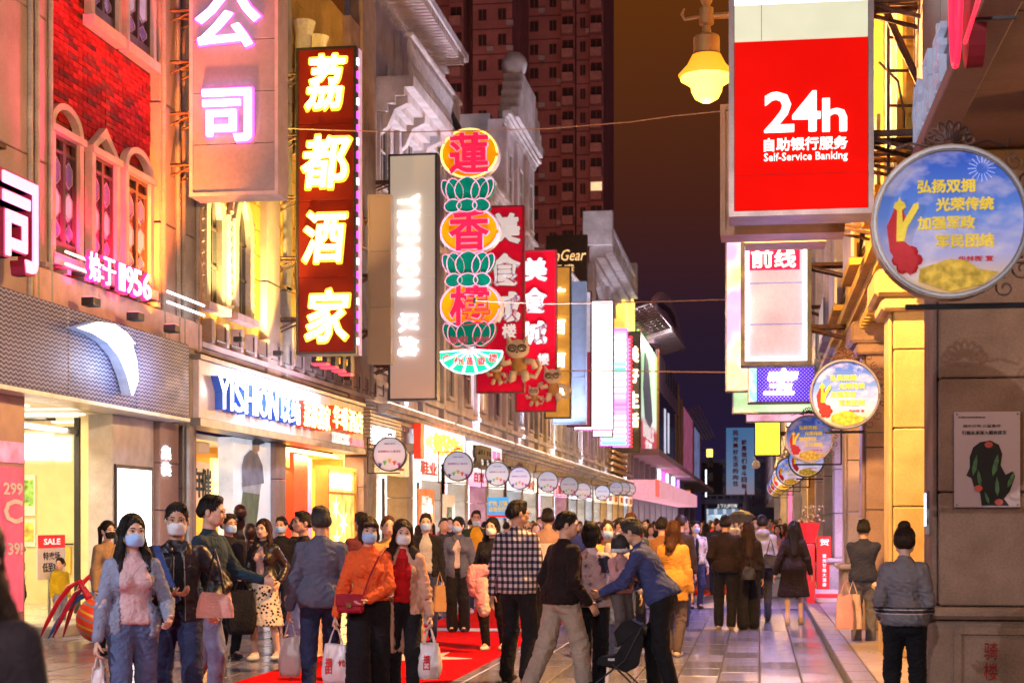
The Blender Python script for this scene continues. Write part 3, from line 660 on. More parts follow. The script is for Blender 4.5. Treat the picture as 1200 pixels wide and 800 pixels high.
# ================================================================ GROUND
ground = struct(bx(None, 'ground', mat('ground_concrete', (.13, .12, .12), rough=.5, var=.2, nscale=.7, bump=.3, bscale=20), -60, 60, -20, 420, -.4, -.02))
def pave_col(n, l, v):
    s = sepn(n, l, v); br = n.new('ShaderNodeTexBrick'); mp = n.new('ShaderNodeMapping'); mp.inputs['Rotation'].default_value = (0, 0, PI/2); l.new(v, mp.inputs[0]); l.new(mp.outputs[0], br.inputs['Vector'])
    br.inputs['Color1'].default_value = (.30, .28, .29, 1); br.inputs['Color2'].default_value = (.23, .22, .24, 1); br.inputs['Mortar'].default_value = (.06, .06, .06, 1)
    br.inputs['Scale'].default_value = 1; br.inputs['Brick Width'].default_value = .9; br.inputs['Row Height'].default_value = .42; br.inputs['Mortar Size'].default_value = .008; return br.outputs[0]
street = struct(bx(None, 'street_paving', mpat('paving_far', pave_col, col=(.3, .3, .3), rough=.33, bump=.15, bscale=8), XL-4, .86, 30.6, 400, -.3, -.002))
bx(street, 'bed', mat('paving_bed', (.05, .05, .05), rough=.9), XL-4, .86, 4, 30.59, -.3, -.012)
pv = [mat('paving_stone_%d' % i, c, rough=r_, var=.16, nscale=3, bump=.18, bscale=14, rnd=.08) for i, (c, r_) in enumerate((((.175, .18, .27), .18), ((.16, .168, .25), .14), ((.19, .192, .28), .22)))]
random.seed(3); stones = []
SW, SL = .42, .90
for i in range(int((XL+.0-.86)/-SW)+2):
    x1 = .86-i*SW; x0 = x1-SW
    if x1 < XL+.1: break
    for j in range(30):
        y0 = 4+j*SL+(SL/2 if i % 2 else 0)
        if y0+SL < 30.7: stones.append((x0, x1, y0, y0+SL))
def inview(x, y, z=0):
    c = math.cos(TH); s_ = math.sin(TH); d = y*c-x*s_; r_ = x*c+y*s_
    if d < 1: return None
    u = 600+F*r_/d; v = 612-F*(z-CH)/d; return (u, v, d) if -30 < u < 1230 and -30 < v < 830 else None
vis = sorted([t for t in stones if inview((t[0]+t[1])/2, (t[2]+t[3])/2)], key=lambda t: t[2])
keep = set(vis[:290]); pm = {}
rest = MB()
for t in stones:
    x0, x1, y0, y1 = t; g = .006; dz = random.uniform(-.0025, .0025)
    if t in keep:
        k = random.randrange(3)
        if k not in pm: q = MB(); q.bbox(-SW/2+g, SW/2-g, -SL/2+g, SL/2-g, -.05, 0, .008); pm[k] = q.mesh('paving_stone'); pm[k].materials.append(pv[k])
        o = bpy.data.objects.new('paving_stone', pm[k]); COL.objects.link(o); o.parent = street; o.location = ((x0+x1)/2, (y0+y1)/2, dz)
    else: rest.box(x0+g, x1-g, y0+g, y1-g, -.05, dz)
stuff(rest.build('far_stones', pv[0], street, fix=False))
arc = struct(bx(None, 'arcade_pavement', mat('arcade_floor', (.26, .22, .2), rough=.35, var=.2, nscale=1.5, bump=.2, bscale=12), 1.12, 7, 2, 300, -.3, .10))
for i in range(70):
    y = 4+i*.9
    if y < 45: bx(arc, 'kerb_stone', mat('kerb_granite', (.13, .12, .13), rough=.35, var=.25, nscale=30, bump=.2, rnd=.12), .868, 1.112, y+.004, y+.896, -.2, .108, .012)
k_ = bx(arc, 'kerb_run', MATS['kerb_granite'], .868, 1.112, 67.01, 300, -.2, .106); 
for i in range(10):
    for j in range(3): bx(arc, 'floor_tile', mat('arcade_tile', (.34, .28, .25), rough=.3, var=.12, nscale=2, rnd=.15), 1.13+j*.5, 1.62+j*.5, 13+i*.9, 13.89+i*.9, .05, .106+.001*j, .005)
# red carpets laid along and across the street
red = mat('carpet_red', (.62, .003, .003), rough=1, var=.12, nscale=6, bump=.7, bscale=120, spec=.05)
def carpet(label, pts, z=.006):
    q = MB(); q.prism(pts, FZ(0), -.0, z+.006); o = q.build('carpet', red, None); tag(o, label, 'carpet'); return o
carpet('long red carpet running up the middle of the street under the shoppers', [(-5.15, 8), (-3.05, 8), (-3.05, 35), (-5.15, 35)])
carpet('red carpet laid across the far street before the man in black', [(-3.0, 36), (2.3 - 1.5, 36), (.8, 47), (-3.0, 47)])
wt_ = mat('carpet_white', (.62, .60, .64), rough=.8, var=.1)
def decal(name, label, pts, z=.0145):
    q = MB(); q.prism(pts, FZ(0), z, z+.004); tag(q.build(name, wt_, None), label, 'floor marking')
sx, sy = onX(500, 772, -3.9)[0], 0
def gpt(px, py): d = ray(px, py); t = -CH/d.z; return d.x*t, d.y*t
c0 = gpt(492, 772); decal('star_marking', 'white star shape on the red carpet behind the woman in the camel coat', [(c0[0]+(.62 if i % 2 == 0 else .27)*math.cos(i*PI/5), c0[1]+(.9 if i % 2 == 0 else .38)*math.sin(i*PI/5)) for i in range(10)])
c1 = gpt(560, 739); decal('stripe_marking', 'white band across the red carpet near the denim jacket girl', [(-5.14, c1[1]-.25), (-3.06, c1[1]-.25), (-3.06, c1[1]+.35), (-5.14, c1[1]+.35)])
q = MB(); c2 = gpt(186, 764); mh = thing('drain_cover', 'round dark drain cover in the paving by the toy streamers', 'drain cover', (c2[0], c2[1], 0))
q.lathe([(.33, 0), (.36, .002), (.37, -.03)], (c2[0], c2[1], .004), 24); q.build('rim', metal_d, mh)
for i in range(7): q = MB(); q.box(c2[0]-.25, c2[0]+.25, c2[1]-.25+i*.08, c2[1]-.21+i*.08, .003, .009); q.build('grating_bar', metal_d, mh, fix=False)

# ================================================================ LEFT: red brick building over the sports shop
def bldg(name, label, y0, cat='building', x=XL): return thing(name, label, cat, (x, y0, 0))
b1 = bldg('brick_building', 'red brick building with stained glass windows above the grey sports shop front', YX(47, XL))
ya, yb = YX(44, XL), YX(176, XL)
bx(b1, 'wall', mat('mortar_red', (.20, .05, .045), rough=.9), XL-.5, XL-.02, ya-8, yb, 4.3, 13.5)
br = mat('brick_red', (.52, .022, .030), spec=.1, rough=.8, var=.25, nscale=5, bump=.5, bscale=60, rnd=.45)
br2 = mat('brick_dark', (.20, .02, .03), rough=.8, var=.25, nscale=5, bump=.5, bscale=60, rnd=.3)
random.seed(11); BL, BH = .34, .085; bricks = []
nr = int((11.4-5.2)/BH)
wins = [(YX(50, XL), YX(88, XL), 5.35, 7.7), (YX(98, XL), YX(131, XL), 5.35, 7.7), (YX(138, XL), YX(171, XL), 5.35, 7.7), (YX(97, XL), YX(133, XL), 9.05, 11.5), (YX(139, XL), YX(174, XL), 9.05, 11.5)]
for r_ in range(nr):
    z = 5.2+r_*BH; y = ya+(-BL/2 if r_ % 2 else 0)
    while y < yb-.02:
        a, b = max(y, ya)+.006, min(y+BL, yb)-.006
        if b-a > .05 and not any(w[0]-.02 < (a+b)/2 < w[1]+.02 and w[2] < z+BH/2 < w[3]-.25 for w in wins): bricks.append((a, b, z))
        y += BL
vb = [t for t in bricks if inview(XL, (t[0]+t[1])/2, t[2])]; vb.sort(key=lambda t: (t[2] < 7.7, t[0]+random.random()*2)); kb = set(vb[:290]); rest = [MB(), MB()]; bmesh_ = {}
for t in bricks:
    a, b, z = t; d = random.uniform(.0, .014); dk = random.random() < .16
    if t in kb:
        full = abs(b-a-(BL-.012)) < .01; key = (dk, full and 1 or round(b-a, 2))
        if key not in bmesh_: q = MB(); q.box(-.03, .0, -(b-a)/2, (b-a)/2, .005, BH-.005); bmesh_[key] = q.mesh('brick'); bmesh_[key].materials.append(br2 if dk else br)
        o = bpy.data.objects.new('brick', bmesh_[key]); COL.objects.link(o); o.parent = b1; o.location = Vector((XL+d, (a+b)/2, z))-b1.location
    else: rest[dk].box(XL-.03, XL+d, a, b, z+.005, z+BH-.005)
stuff(rest[0].build('brickwork', br, b1, fix=False)); stuff(rest[1].build('dark_brickwork', br2, b1, fix=False))
pinkst = mat('surround_pink', (.60, .42, .42), rough=.7, var=.12, nscale=4, bump=.3)
def stained(b, y0, y1, z0, z1, kind):
    """stained glass window with arched or pointed surround"""
    w = y1-y0; c = (y0+y1)/2; X = XL+.02; q = MB(); fw = .13
    q.box(X, X+.12, y0, y0+fw, z0, z1); q.box(X, X+.12, y1-fw, y1, z0, z1); q.box(X, X+.18, y0-.05, y1+.05, z0-.16, z0-.002); q.box(X, X+.16, y0-.03, y1+.03, z1+.002, z1+.10)
    o = q.build('window', pinkst, b, fix=False)
    q = MB(); zt = z1+.105; hh = .38
    if kind == 'arch': q.strip(ring(c, zt, w/2, hh, 15, 0, PI), ring(c, zt, w/2-.12, hh-.09, 15, 0, PI), FX(X), 0, .12)
    else: q.strip([(y0, zt), (c, zt+hh), (y1, zt)], [(y0+.17, zt), (c, zt+hh-.16), (y1-.17, zt)], FX(X), 0, .12)
    q.build('arch_moulding', pinkst, o)
    for i in range(2):
        a = y0+fw+(w-2*fw)/2*i; e = a+(w-2*fw)/2; q = MB(); t = .045
        q.box(X, X+.06, a, a+t, z0, z1); q.box(X, X+.06, e-t, e, z0, z1); q.box(X, X+.06, a+t, e-t, z0, z0+.22); q.box(X, X+.06, a+t, e-t, z1-.24, z1-.2); q.box(X, X+.06, a+t, e-t, z1-.05, z1)
        q.build('sash', wood_d, o, fix=False)
        bx(o, 'backing', mat('glass_purple', (.05, .02, .05), rough=.15, emit=.03, ecol=(.5, .12, .2)), X-.005, X+.012, a+t, e-t, z0+.22, z1-.24)
        m_ = (a+e)/2; hw = (e-a)/2-t-.03
        for k, (za, zb, mm) in enumerate(((z0+.26, z0+.52, 'v'), (z0+.56, z1-.75, 'w'), (z1-.70, z1-.30, 'v'))):
            pts = [(m_-hw, za+.1), (m_, za), (m_+hw, za+.1), (m_+hw, zb-.1), (m_, zb), (m_-hw, zb-.1)]
            q = MB(); q.prism(pts, FX(X), .012, .026)
            q.build('pane', mat('glass_lilac', (.45, .42, .6), rough=.2, emit=.22, ecol=(.6, .55, .9)) if mm == 'w' else mat('glass_violet', (.12, .08, .3), rough=.2, emit=.08, ecol=(.35, .2, .8)), o)
            q = MB(); q.strip(pts+[pts[0]], [(m_+(u-m_)*.8, (za+zb)/2+(v-(za+zb)/2)*.93) for u, v in pts+[pts[0]]], FX(X), .026, .036); q.build('leading', stone_p, o)
for i, w in enumerate(wins[:3]): stained(b1, w[0], w[1], 5.42, 7.15, ('arch', 'point', 'arch')[i])
for w in wins[3:]: stained(b1, w[0], w[1], 9.2, 11.2, 'arch')
# stone piers and ledge
for pa, pb, nm in ((-60, 20, stone_p), (24, 44, stone_p), (176, 196, stone_p), (200, 219, stone_g)):
    y0, y1 = YX(pa, XL), YX(pb, XL); o = None
    for z0, z1 in ((4.6, 6.6), (6.61, 8.6), (8.61, 10.6), (10.61, 13.5)): bx(b1, 'pier_block', nm, XL-.3, XL+.18, y0, y1, z0, z1, .02)
    q = MB(); q.tube([(XL+.21, y0+.05, 4.6), (XL+.21, y0+.05, 13)], .045, 8); q.tube([(XL+.21, y1-.05, 4.6), (XL+.21, y1-.05, 13)], .045, 8); stuff(q.build('pier_moulding', stone_g, b1, fix=False))
for pa, pb in ((22, 98), (98, 180), (180, 222)):
    bx(b1, 'sill_band', pinkst, XL-.1, XL+.24, YX(pa, XL)+.01, YX(pb, XL), 4.62, 5.12, .02)
for i in range(7):
    y = YX(30, XL)+i*.7
    if y < yb: bx(b1, 'corbel', stone_p, XL+.02, XL+.30, y, y+.12, 5.13, 5.2)
# neon rails and lettering on the sill
rl = thing('neon_rail', 'pair of white neon tubes running along the brick wall behind the 1956 letters', 'neon light', (XL+.3, YX(60, XL), 5.3))
for pa, pb in ((44, 96), (168, 212)):
    for dz in (0, .17): q = MB(); q.tube([(XL+.42, YX(pa, XL), 5.22+dz), (XL+.42, YX(pb, XL), 5.22+dz)], .022, 8); q.build('neon_tube', G['white'] if pa > 100 else G['softw'], rl, fix=False)
ns = thing('neon_lettering', 'pink neon characters and number 1956 on the sill of the brick building', 'neon sign', (XL+.4, YX(100, XL), 5.0))
pk_side = mat('sign_side_red', (.30, .02, .07), rough=.4)
xs = [(100, 112), (116, 130), (135, 141), (143, 151), (152, 161), (163, 172)]
for ch, (a, b) in zip('始于1956', xs):
    X = XL+.50; y0, y1 = YX(a, X), YX(b, X); letters(ch, G['wpink'], ns, (y0+y1)/2, 5.28, (y1-y0), .40, 'X', X+.06, 1, .02, .0, name='character'); letters(ch, mat('neon_pink_side', (.5, .03, .2), emit=.8, ecol=(1, .05, .35)), ns, (y0+y1)/2, 5.28, (y1-y0)*1.08, .44, 'X', X, 1, .05, .02, name='backing_character')
ns = thing('neon_character', 'large pink neon character on a steel frame at the left edge above the grey fascia', 'neon sign', (XL+.5, YX(5, XL), 5.0))
X = XL+.55; y0, y1 = YX(9, X+.27), YX(49, X+.27); letters('司', glow('glow_pinkish', (1, .40, .70), 1.35), ns, (y0+y1)/2, 5.38, y1-y0, 1.15, 'X', X+.2, 1, .02, .02, name='character'); letters('司', pk_side, ns, (y0+y1)/2, 5.38, (y1-y0)*1.04, 1.2, 'X', X, 1, .19, .026, name='character_side')
for z in (5.6, 6.4): bx(ns, 'support_bar', metal_r, XL+.2, X-.12, y0-.6, y1-.2, z, z+.06)
# wall washers added to tint the brick with coloured light
for py_, cc in ((YX(60, XL), (1, .02, .16)), (YX(115, XL), (1, .02, .08)), (YX(160, XL), (1, .20, .02))):
    w = thing('added_washer', 'added wash light on the shop fascia %s' % ('below the left arched window', 'below the pointed window', 'below the right arched window')[int((py_-YX(60, XL))/1.6) if py_ < YX(150, XL) else 2], 'floodlight', (XL+.6, py_, 4.65))
    bx(w, 'housing', metal_d, XL+.5, XL+.7, py_-.12, py_+.12, 4.68, 4.80, .01); bx(w, 'lens', glow('glow_lens', (1, .2, .3), 2), XL+.52, XL+.68, py_-.1, py_+.1, 4.80, 4.81)
    light('AREA', 'washer_fill', (XL+.6, py_, 4.83), 170, cc, .2, (R(180), R(-14), 0), w, .2)
# ---- grey perforated fascia of the sports shop
def perf(n, l, v):
    s = sepn(n, l, v); w = mathn(n, l, 'SINE', mathn(n, l, 'ADD', mathn(n, l, 'MULTIPLY', s[2], 105.), mathn(n, l, 'MULTIPLY', mathn(n, l, 'SINE', mathn(n, l, 'MULTIPLY', s[1], 46.)), 1.3)))
    return ramp(n, l, w, [(.2, (.04, .045, .12)), (.75, (.30, .34, .58))])
fas_m = mpat('fascia_perforated', perf, col=(.3, .3, .4), rough=.5, metal=.2)
sh = thing('sports_shop', 'bright sports shop front under a grey perforated fascia with a white swoosh', 'shop', (XL, YX(120, XL), 0))
fe = [YX(-130, XL+.5), YX(0, XL+.5), YX(80, XL+.5), YX(160, XL+.5), YX(222, XL+.5)]
for a, b in zip(fe[:-1], fe[1:]): bx(sh, 'fascia_panel', fas_m, XL-.1, XL+.5, a+.01, b-.01, 3.36, 4.60, .015)
bx(sh, 'fascia_lip', mat('lip_white', (.8, .8, .85), rough=.3), XL-.1, XL+.515, fe[0], fe[-1], 3.30, 3.355)
def swoosh_pt():
    # outline in photo pixels, laid on the fascia plane
    o = [(88, 384), (112, 377), (132, 380), (146, 390), (156, 403), (152, 402), (158, 424), (159, 447), (153, 463), (147, 440), (138, 418), (124, 401), (106, 390)]
    return [onX(x, y, XL+.66) for x, y in o]
light('AREA', 'fascia_fill', (XL+1.1, YX(110, XL), 3.95), 9, (.6, .75, 1), .3, (0, R(95), 0), sh, 2.5)  # lamp added in front to turn the fascia cooler
sp = swoosh_pt(); q = MB(); q.prism(sp, FX(XL+.52), .0, .16); q.build('logo_side', mat('logo_side', (.45, .55, .75), rough=.4, emit=.25, ecol=(.4, .55, 1)), sh); q = MB(); q.prism([(a*.998+.002*sp[5][0], b) for a, b in sp], FX(XL+.68), .001, .02); q.build('logo_face', G['white'], sh)
# interior behind the open front
cream = mat('interior_cream', (.78, .66, .40), rough=.7, var=.06); ipal = mat('interior_white', (.8, .78, .76), rough=.6, var=.05)
def room(sh, y0, y1, depth, m, h=3.3, X=XL-.6, fl=None):
    bx(sh, 'back_wall', m, X-depth-.1, X-depth, y0, y1, 0, h); bx(sh, 'side_wall', m, X-depth, X, y1, y1+.1, 0, h); bx(sh, 'side_wall', m, X-depth, X, y0-.1, y0, 0, h)
    bx(sh, 'ceiling', ipal, X-depth, X, y0, y1, h, h+.1); bx(sh, 'shop_floor', fl or mat('shop_floor', (.55, .48, .4), rough=.25, var=.1), X-depth, X+.6, y0, y1, 0, .13)
y0, y1 = YX(20, XL), YX(131, XL); room(sh, y0-1, YX(229, XL)-.15, 5.6, cream, 3.5)
for k in range(4):
    for j in range(2): a = y0+.5+k*2.1; bx(sh, 'ceiling_light', G['softw'], XL-2.6-j*2.2, XL-1.2-j*2.2, a, a+.35, 3.40, 3.43)
for k in range(3):
    yy = y0+1+k*2.2; q = MB(); q.tube([(XL-.9, yy, 3.22), (XL-5, yy+.1, 3.22)], .025, 6); q.build('ceiling_track', metal_d, sh, fix=False)
    for j in range(3): q = MB(); q.lathe([(.05, 0), (.06, .16), (.03, .2)], (XL-1.5-j*1.1, yy, 3.0), 10); q.build('spotlight', mat('spot_white', (.8, .8, .8)), sh)
light('AREA', 'shop_light', (XL-3, (y0+y1)/2+1.5, 3.35), 85, (1, .72, .30), 3, (0, 0, 0), sh, 5)
light('AREA', 'shop_light', (XL-1.0, (y0+y1)/2, 3.2), 50, (1, .84, .6), .8, (0, R(35), 0), sh, 4)
bx(sh, 'wall_display', G['ledw'], XL-5.9, XL-5.85, y0+6, y0+9.3, 2.45, 3.05); bx(sh, 'wall_display', G['ledw'], XL-5.9, XL-5.85, y0+1, y0+5.6, 2.45, 3.05)
for a, c_ in ((y0+5.2, (.30, .5, .12)), (y0+6.6, (.6, .55, .1))): bx(sh, 'wall_picture', mat('picture_%d' % int(a*10), c_, var=.8, nscale=14, emit=.25, ecol=c_), XL-6.15, XL-6.1, a, a+.9, 1.2, 1.95)
Yw = YX(229, XL)-.16
def ow(nm, m, a, b_, c, d_, k=0): bx(sh, nm, m, onY(a, 550, Yw)[0], onY(b_, 550, Yw)[0], Yw-.03-k*.02, Yw-.005-k*.02, onY(60, d_, Yw)[1], onY(60, c, Yw)[1])
ow('wall_display', G['white'], 24, 62, 508, 538); ow('wall_display', G['ledw'], 65, 84, 512, 540); ow('wall_picture', ipal, 20, 42, 556, 604); ow('wall_picture', mat('picture_green', (.25, .5, .08), var=.9, nscale=9, emit=.3, ecol=(.5, .8, .2)), 22, 40, 562, 592, 1); ow('wall_picture', ipal, 20, 42, 608, 640)
ow('poster_strip', mat('strip_gold', (.7, .5, .1), emit=.3, ecol=(1, .7, .1), var=.6, nscale=8), 22, 40, 612, 634, 1)
for k in range(5): ow('hanging_shirt', mat('stock_%d' % k, ((.6, .1, .1), (.1, .15, .4), (.7, .7, .7), (.1, .1, .1), (.7, .5, .1))[k]), 46+k*8, 52+k*8, 640+k % 2*3, 676-k % 3*4, 1+k % 2)
ow('clothes_rail', metal_d, 44, 88, 636, 638, 3)
for k in range(4):
    bx(sh, 'shelf', mat('shelf_white', (.75, .72, .68)), XL-6.1, XL-5.6, y0+.2, y0+4.4, .5+k*.55, .54+k*.55)
    for j in range(9): a = y0+.35+j*.45; bx(sh, 'folded_stock', mat('stock_%d' % (j % 5), ((.6, .1, .1), (.1, .15, .4), (.7, .7, .7), (.1, .1, .1), (.7, .5, .1))[j % 5]), XL-6.0, XL-5.7, a, a+.34, .545+k*.55, .72+k*.55, .02)
yd = YX(91, XL-.9); bx(sh, 'door_post', metal_d, XL-.95, XL-.86, yd-.03, yd+.03, .13, 3.3)
bx(sh, 'glass_door_frame', metal_g, XL-.94, XL-.88, y0+.2, yd-.04, 3.02, 3.1)
Yk = 26.2; bx(sh, 'column', cream, onY(92, 600, Yk)[0], onY(108, 600, Yk)[0], Yk, Yk+1, .13, 3.45); bx(sh, 'column', cream, onY(108.5, 600, Yk)[0], onY(131, 600, Yk)[0], Yk+.25, Yk+1, .13, 3.45)
for a in (114, 125): light('SPOT', 'downlight', (onY(a, 600, Yk)[0], Yk+.08, 3.3), 30, (1, .8, .35), .03, (R(-4), 0, 0), sh)
bx(sh, 'step', stone_g, XL-.3, XL+.35, YX(36, XL), YX(98, XL), -.02, .15, .02)
# pillar on the left with banners, right display wall and pier
pc = mat('pillar_cladding', (.36, .20, .18), rough=.3, var=.1); bx(sh, 'pillar', pc, XL-.7, XL+.12, YX(-60, XL), YX(19, XL), 0, 3.3)
bn = mat('banner_pink', (.8, .10, .18), rough=.5, emit=.35, ecol=(1, .15, .28)); bx(sh, 'banner', bn, XL+.125, XL+.15, YX(-55, XL), YX(15, XL), .4, 2.35); bx(sh, 'banner', mat('banner_rose', (.8, .3, .5), emit=.35, ecol=(1, .4, .65), var=.4), XL+.125, XL+.15, YX(-55, XL), YX(17, XL), 2.4, 2.68)
for t_, z in (('299', 2.05), ('C', 1.75), ('139!', 1.25)): letters(t_, ipal, sh, YX(1, XL), z, .55, .16 if t_ != 'C' else .32, 'X', XL+.17, 1, .01, .02)
yq, yr = YX(132, XL), YX(180, XL); bx(sh, 'display_wall', mat('gloss_grey', (.62, .62, .66), rough=.15), XL-.4, XL, yq, yr, 0, 3.3)
bx(sh, 'screen_frame', metal_d, XL+.002, XL+.03, yq+.06, YX(177, XL), .1, 2.52); bx(sh, 'led_screen', glow('screen_bright', (.95, .98, 1), 2.4), XL+.032, XL+.04, yq+.12, YX(176, XL)-.04, .15, 2.46)
py0, py1 = YX(181, XL), YX(203, XL)
for z0, z1 in ((0, .9), (.91, 1.8), (1.81, 2.6), (2.61, 3.3)): bx(sh, 'pier_block', stone_p, XL-.4, XL+.1, py0, py1, z0, z1, .012)
chars('集装', G['white'], sh, [((py0+py1)/2-.2, 2.78, .40, .22), ((py0+py1)/2-.2, 2.50, .40, .22)], 'X', XL+.11, 1, thick=.02, bold=.02)
q = MB(); q.tube([(XL+.2, YX(208, XL), 0), (XL+.2, YX(208, XL), 4.6)], .10, 12); q.build('drainpipe', metal_g, sh, fix=False)
for z0, z1 in ((0, 1.1), (1.11, 2.2), (2.21, 3.35), (3.36, 4.6)): bx(sh, 'pier_block', stone_p, XL-.4, XL+.02, YX(213, XL), YX(229, XL), z0, z1, .012)
# sale stand
sx_ = XL-.55; y0, y1 = YX(42, sx_), YX(74, sx_); ss = thing('sale_sign', 'white and red SALE board standing in the open shop front', 'sign', (sx_, (y0+y1)/2, .13))
bx(ss, 'board', ipal, sx_, sx_+.03, y0, y1, .75, 1.42); bx(ss, 'header', mat('sale_red', (.75, .02, .02), emit=.3, ecol=(1, .02, .02)), sx_+.031, sx_+.036, y0+.01, y1-.01, 1.22, 1.41); bx(ss, 'post', metal_g, sx_-.02, sx_, (y0+y1)/2-.03, (y0+y1)/2+.03, .13, 1.3)
blk = mat('print_black', (.02, .02, .02)); wpr = mat('print_white', (.9, .9, .9), emit=.5, ecol=(1, 1, 1))
letters('SALE', wpr, ss, (y0+y1)/2, 1.315, (y1-y0)*.6, .09, 'X', sx_+.038, 1, .004, .02); letters('特卖场', blk, ss, (y0+y1)/2, 1.10, (y1-y0)*.62, .12, 'X', sx_+.031, 1, .004, .015); letters('低至3折', blk, ss, (y0+y1)/2, .93, (y1-y0)*.66, .14, 'X', sx_+.031, 1, .004, .015)

# ================================================================ LEFT: yellow building over the clothes shop and the hotel entrance
b2 = bldg('yellow_building', 'ochre plastered building with narrow gothic windows behind the hanging signs', YX(300, XL)); ya, yb = YX(226, XL), YX(429, XL)
bx(b2, 'wall', plast_y, XL-.6, XL-.02, ya, yb, 4.4, 14)
for r_ in range(18):
    z = 5.0+r_*.5; yy = ya+.05+(.45 if r_ % 2 else 0)
    while yy < ya+7.2:
        b_ = min(yy+.9, ya+7.2)
        if not any(w0-.15 < (yy+b_)/2 < w1+.15 and 5.4 < z+.2 < 8.3 for w0, w1 in ((YX(233, XL), YX(258, XL)), (YX(268, XL), YX(291, XL)))): bx(b2, 'stone_block', plast_y, XL-.03, XL, yy+.008, b_-.008, z+.008, z+.492, .008)
        yy += .9
def gothic(y0, y1, z0, z1):
    c = (y0+y1)/2; w = (y1-y0)/2; X = XL; o_ = [(c-w, z0), (c-w, z1-.5), (c-w*.75, z1-.2), (c-w*.35, z1), (c, z1+.18), (c+w*.35, z1), (c+w*.75, z1-.2), (c+w, z1-.5), (c+w, z0)]
    i_ = [(c+(u-c)*.62, z0 if v == z0 else v-.17) for u, v in o_]; q = MB(); q.strip(o_, i_, FX(X), -.0, .14); o = q.build('window', plast_c, b2)
    q = MB(); q.strip([(c+(u-c)*1.25, v+.05*(v > z0)) for u, v in o_], [(c+(u-c)*1.1, v) for u, v in o_], FX(X), 0, .09); q.build('outer_moulding', pinkst, o)
    q = MB(); q.prism(i_, FX(X), .002, .03); q.build('pane', glass_d, o); bx(o, 'mullion', wood_d, X+.03, X+.06, c-.03, c+.03, z0, z1-.1)
    for k in range(2): bx(o, 'transom', wood_d, X+.03, X+.055, c-w*.6, c-.031, z0+.7+k*.7, z0+.75+k*.7); bx(o, 'transom', wood_d, X+.03, X+.055, c+.031, c+w*.6, z0+.7+k*.7, z0+.75+k*.7)
    bx(o, 'sill', pinkst, X, X+.22, y0-.1, y1+.1, z0-.14, z0-.003)
    q = MB()
    for k in range(10):
        for e in (y0-.09, y1+.09): q.ball((X+.09, e, z0+.1+k*.2), .05, 6)
    stuff(q.build('bead', plast_c, o, fix=False))
gothic(YX(234, XL), YX(256, XL), 5.6, 7.9); gothic(YX(268, XL), YX(290, XL), 5.6, 7.9)
for pa, pb, m_ in ((305, 320, stone_p), (327, 334, stone_g), (403, 428, stone_b)):
    for z0, z1 in ((4.6, 6.5), (6.51, 8.5), (8.51, 10.5), (10.51, 14)): bx(b2, 'pier_block', m_, XL-.2, XL+.16, YX(pa, XL), YX(pb, XL), z0, z1, .02)
for i in range(3): q = MB(); q.lathe([(.25, 0), (.2, .2), (.19, 2.6), (.28, 2.9)], (XL-.05+.25, YX(345+i*16, XL), 9.6), 14); q.build('column', plast_c, b2)
for k in range(5):
    y = YX(322+k*18, XL)
    bx(b2, 'panel_moulding', plast_c, XL-.01, XL+.05, y, y+.9, 5.0, 6.0, .02); bx(b2, 'panel_field', plast_y, XL+.051, XL+.07, y+.15, y+.75, 5.15, 5.85)
for k in range(4): window(b2, YX(326+k*20, XL), YX(338+k*20, XL), 6.6, 8.6, lit=None if k % 2 else mat('glass_gold', (.5, .3, .05), emit=.8, ecol=(1, .6, .08)), fm=plast_y, nh=2)
cornice(b2, ya, yb, 4.66, m=stone_p, steps=((.10, .08), (.18, .10)), dent=False, name='string_course')
for k in range(16):
    y = ya+.4+k*.85; bx(b2, 'bracket_block', stone_p, XL, XL+.22, y, y+.14, 4.86, 5.3, .01)
    q = MB(); q.tube([(XL+.3, y, 4.9), (XL+.3, y+.5, 4.9), (XL+.3, y+.5, 5.2)], .015, 5); q.build('conduit', metal_d, b2, fix=False)
for a, c_ in ((YX(300, XL), (1, .62, .12)), (YX(252, XL), (1, .66, .18)), (YX(345, XL), (1, .6, .1)), (YX(385, XL), (1, .55, .2))):
    w = thing('added_washer', 'added wash light %s on the ochre building ledge' % ('between the gothic windows and the pier', 'under the first gothic window', 'below the lychee hotel sign', 'beyond the lychee hotel sign')[[YX(300, XL), YX(252, XL), YX(345, XL), YX(385, XL)].index(a)], 'floodlight', (XL+.5, a, 4.95)); bx(w, 'housing', metal_d, XL+.38, XL+.55, a-.1, a+.1, 4.95, 5.05, .01)
    light('AREA', 'washer_fill', (XL+.48, a, 5.08), 110, c_, .2, (R(180), R(-14), 0), w, .2)  # added lamps that warm the ochre wall
# ---- clothes shop fascia
sh2 = thing('clothes_shop', 'clothes shop and hotel entrance under a long white lettered fascia', 'shop', (XL, YX(320, XL), 0)); X = XL+.4
fe = [YX(p, X) for p in (233, 292, 340, 388, 426)]
for i, (a, b) in enumerate(zip(fe[:-1], fe[1:])): bx(sh2, 'fascia_panel', mat('fascia_pale', (.66, .60, .68), rough=.4, var=.12, nscale=1) if i < 3 else mat('fascia_cream', (.62, .66, .50), rough=.4), XL-.1, X, a+.008, b-.008, 3.42, 4.44, .012)
bx(sh2, 'fascia_trim', metal_g, XL-.1, X+.05, fe[0]-.05, fe[-1]+.05, 4.445, 4.52); bx(sh2, 'fascia_trim', metal_g, XL-.1, X+.05, fe[0]-.05, fe[-1]+.05, 3.28, 3.415)
blu = mat('letter_side_blue', (.03, .10, .45), rough=.4, emit=.25, ecol=(.05, .15, .8))
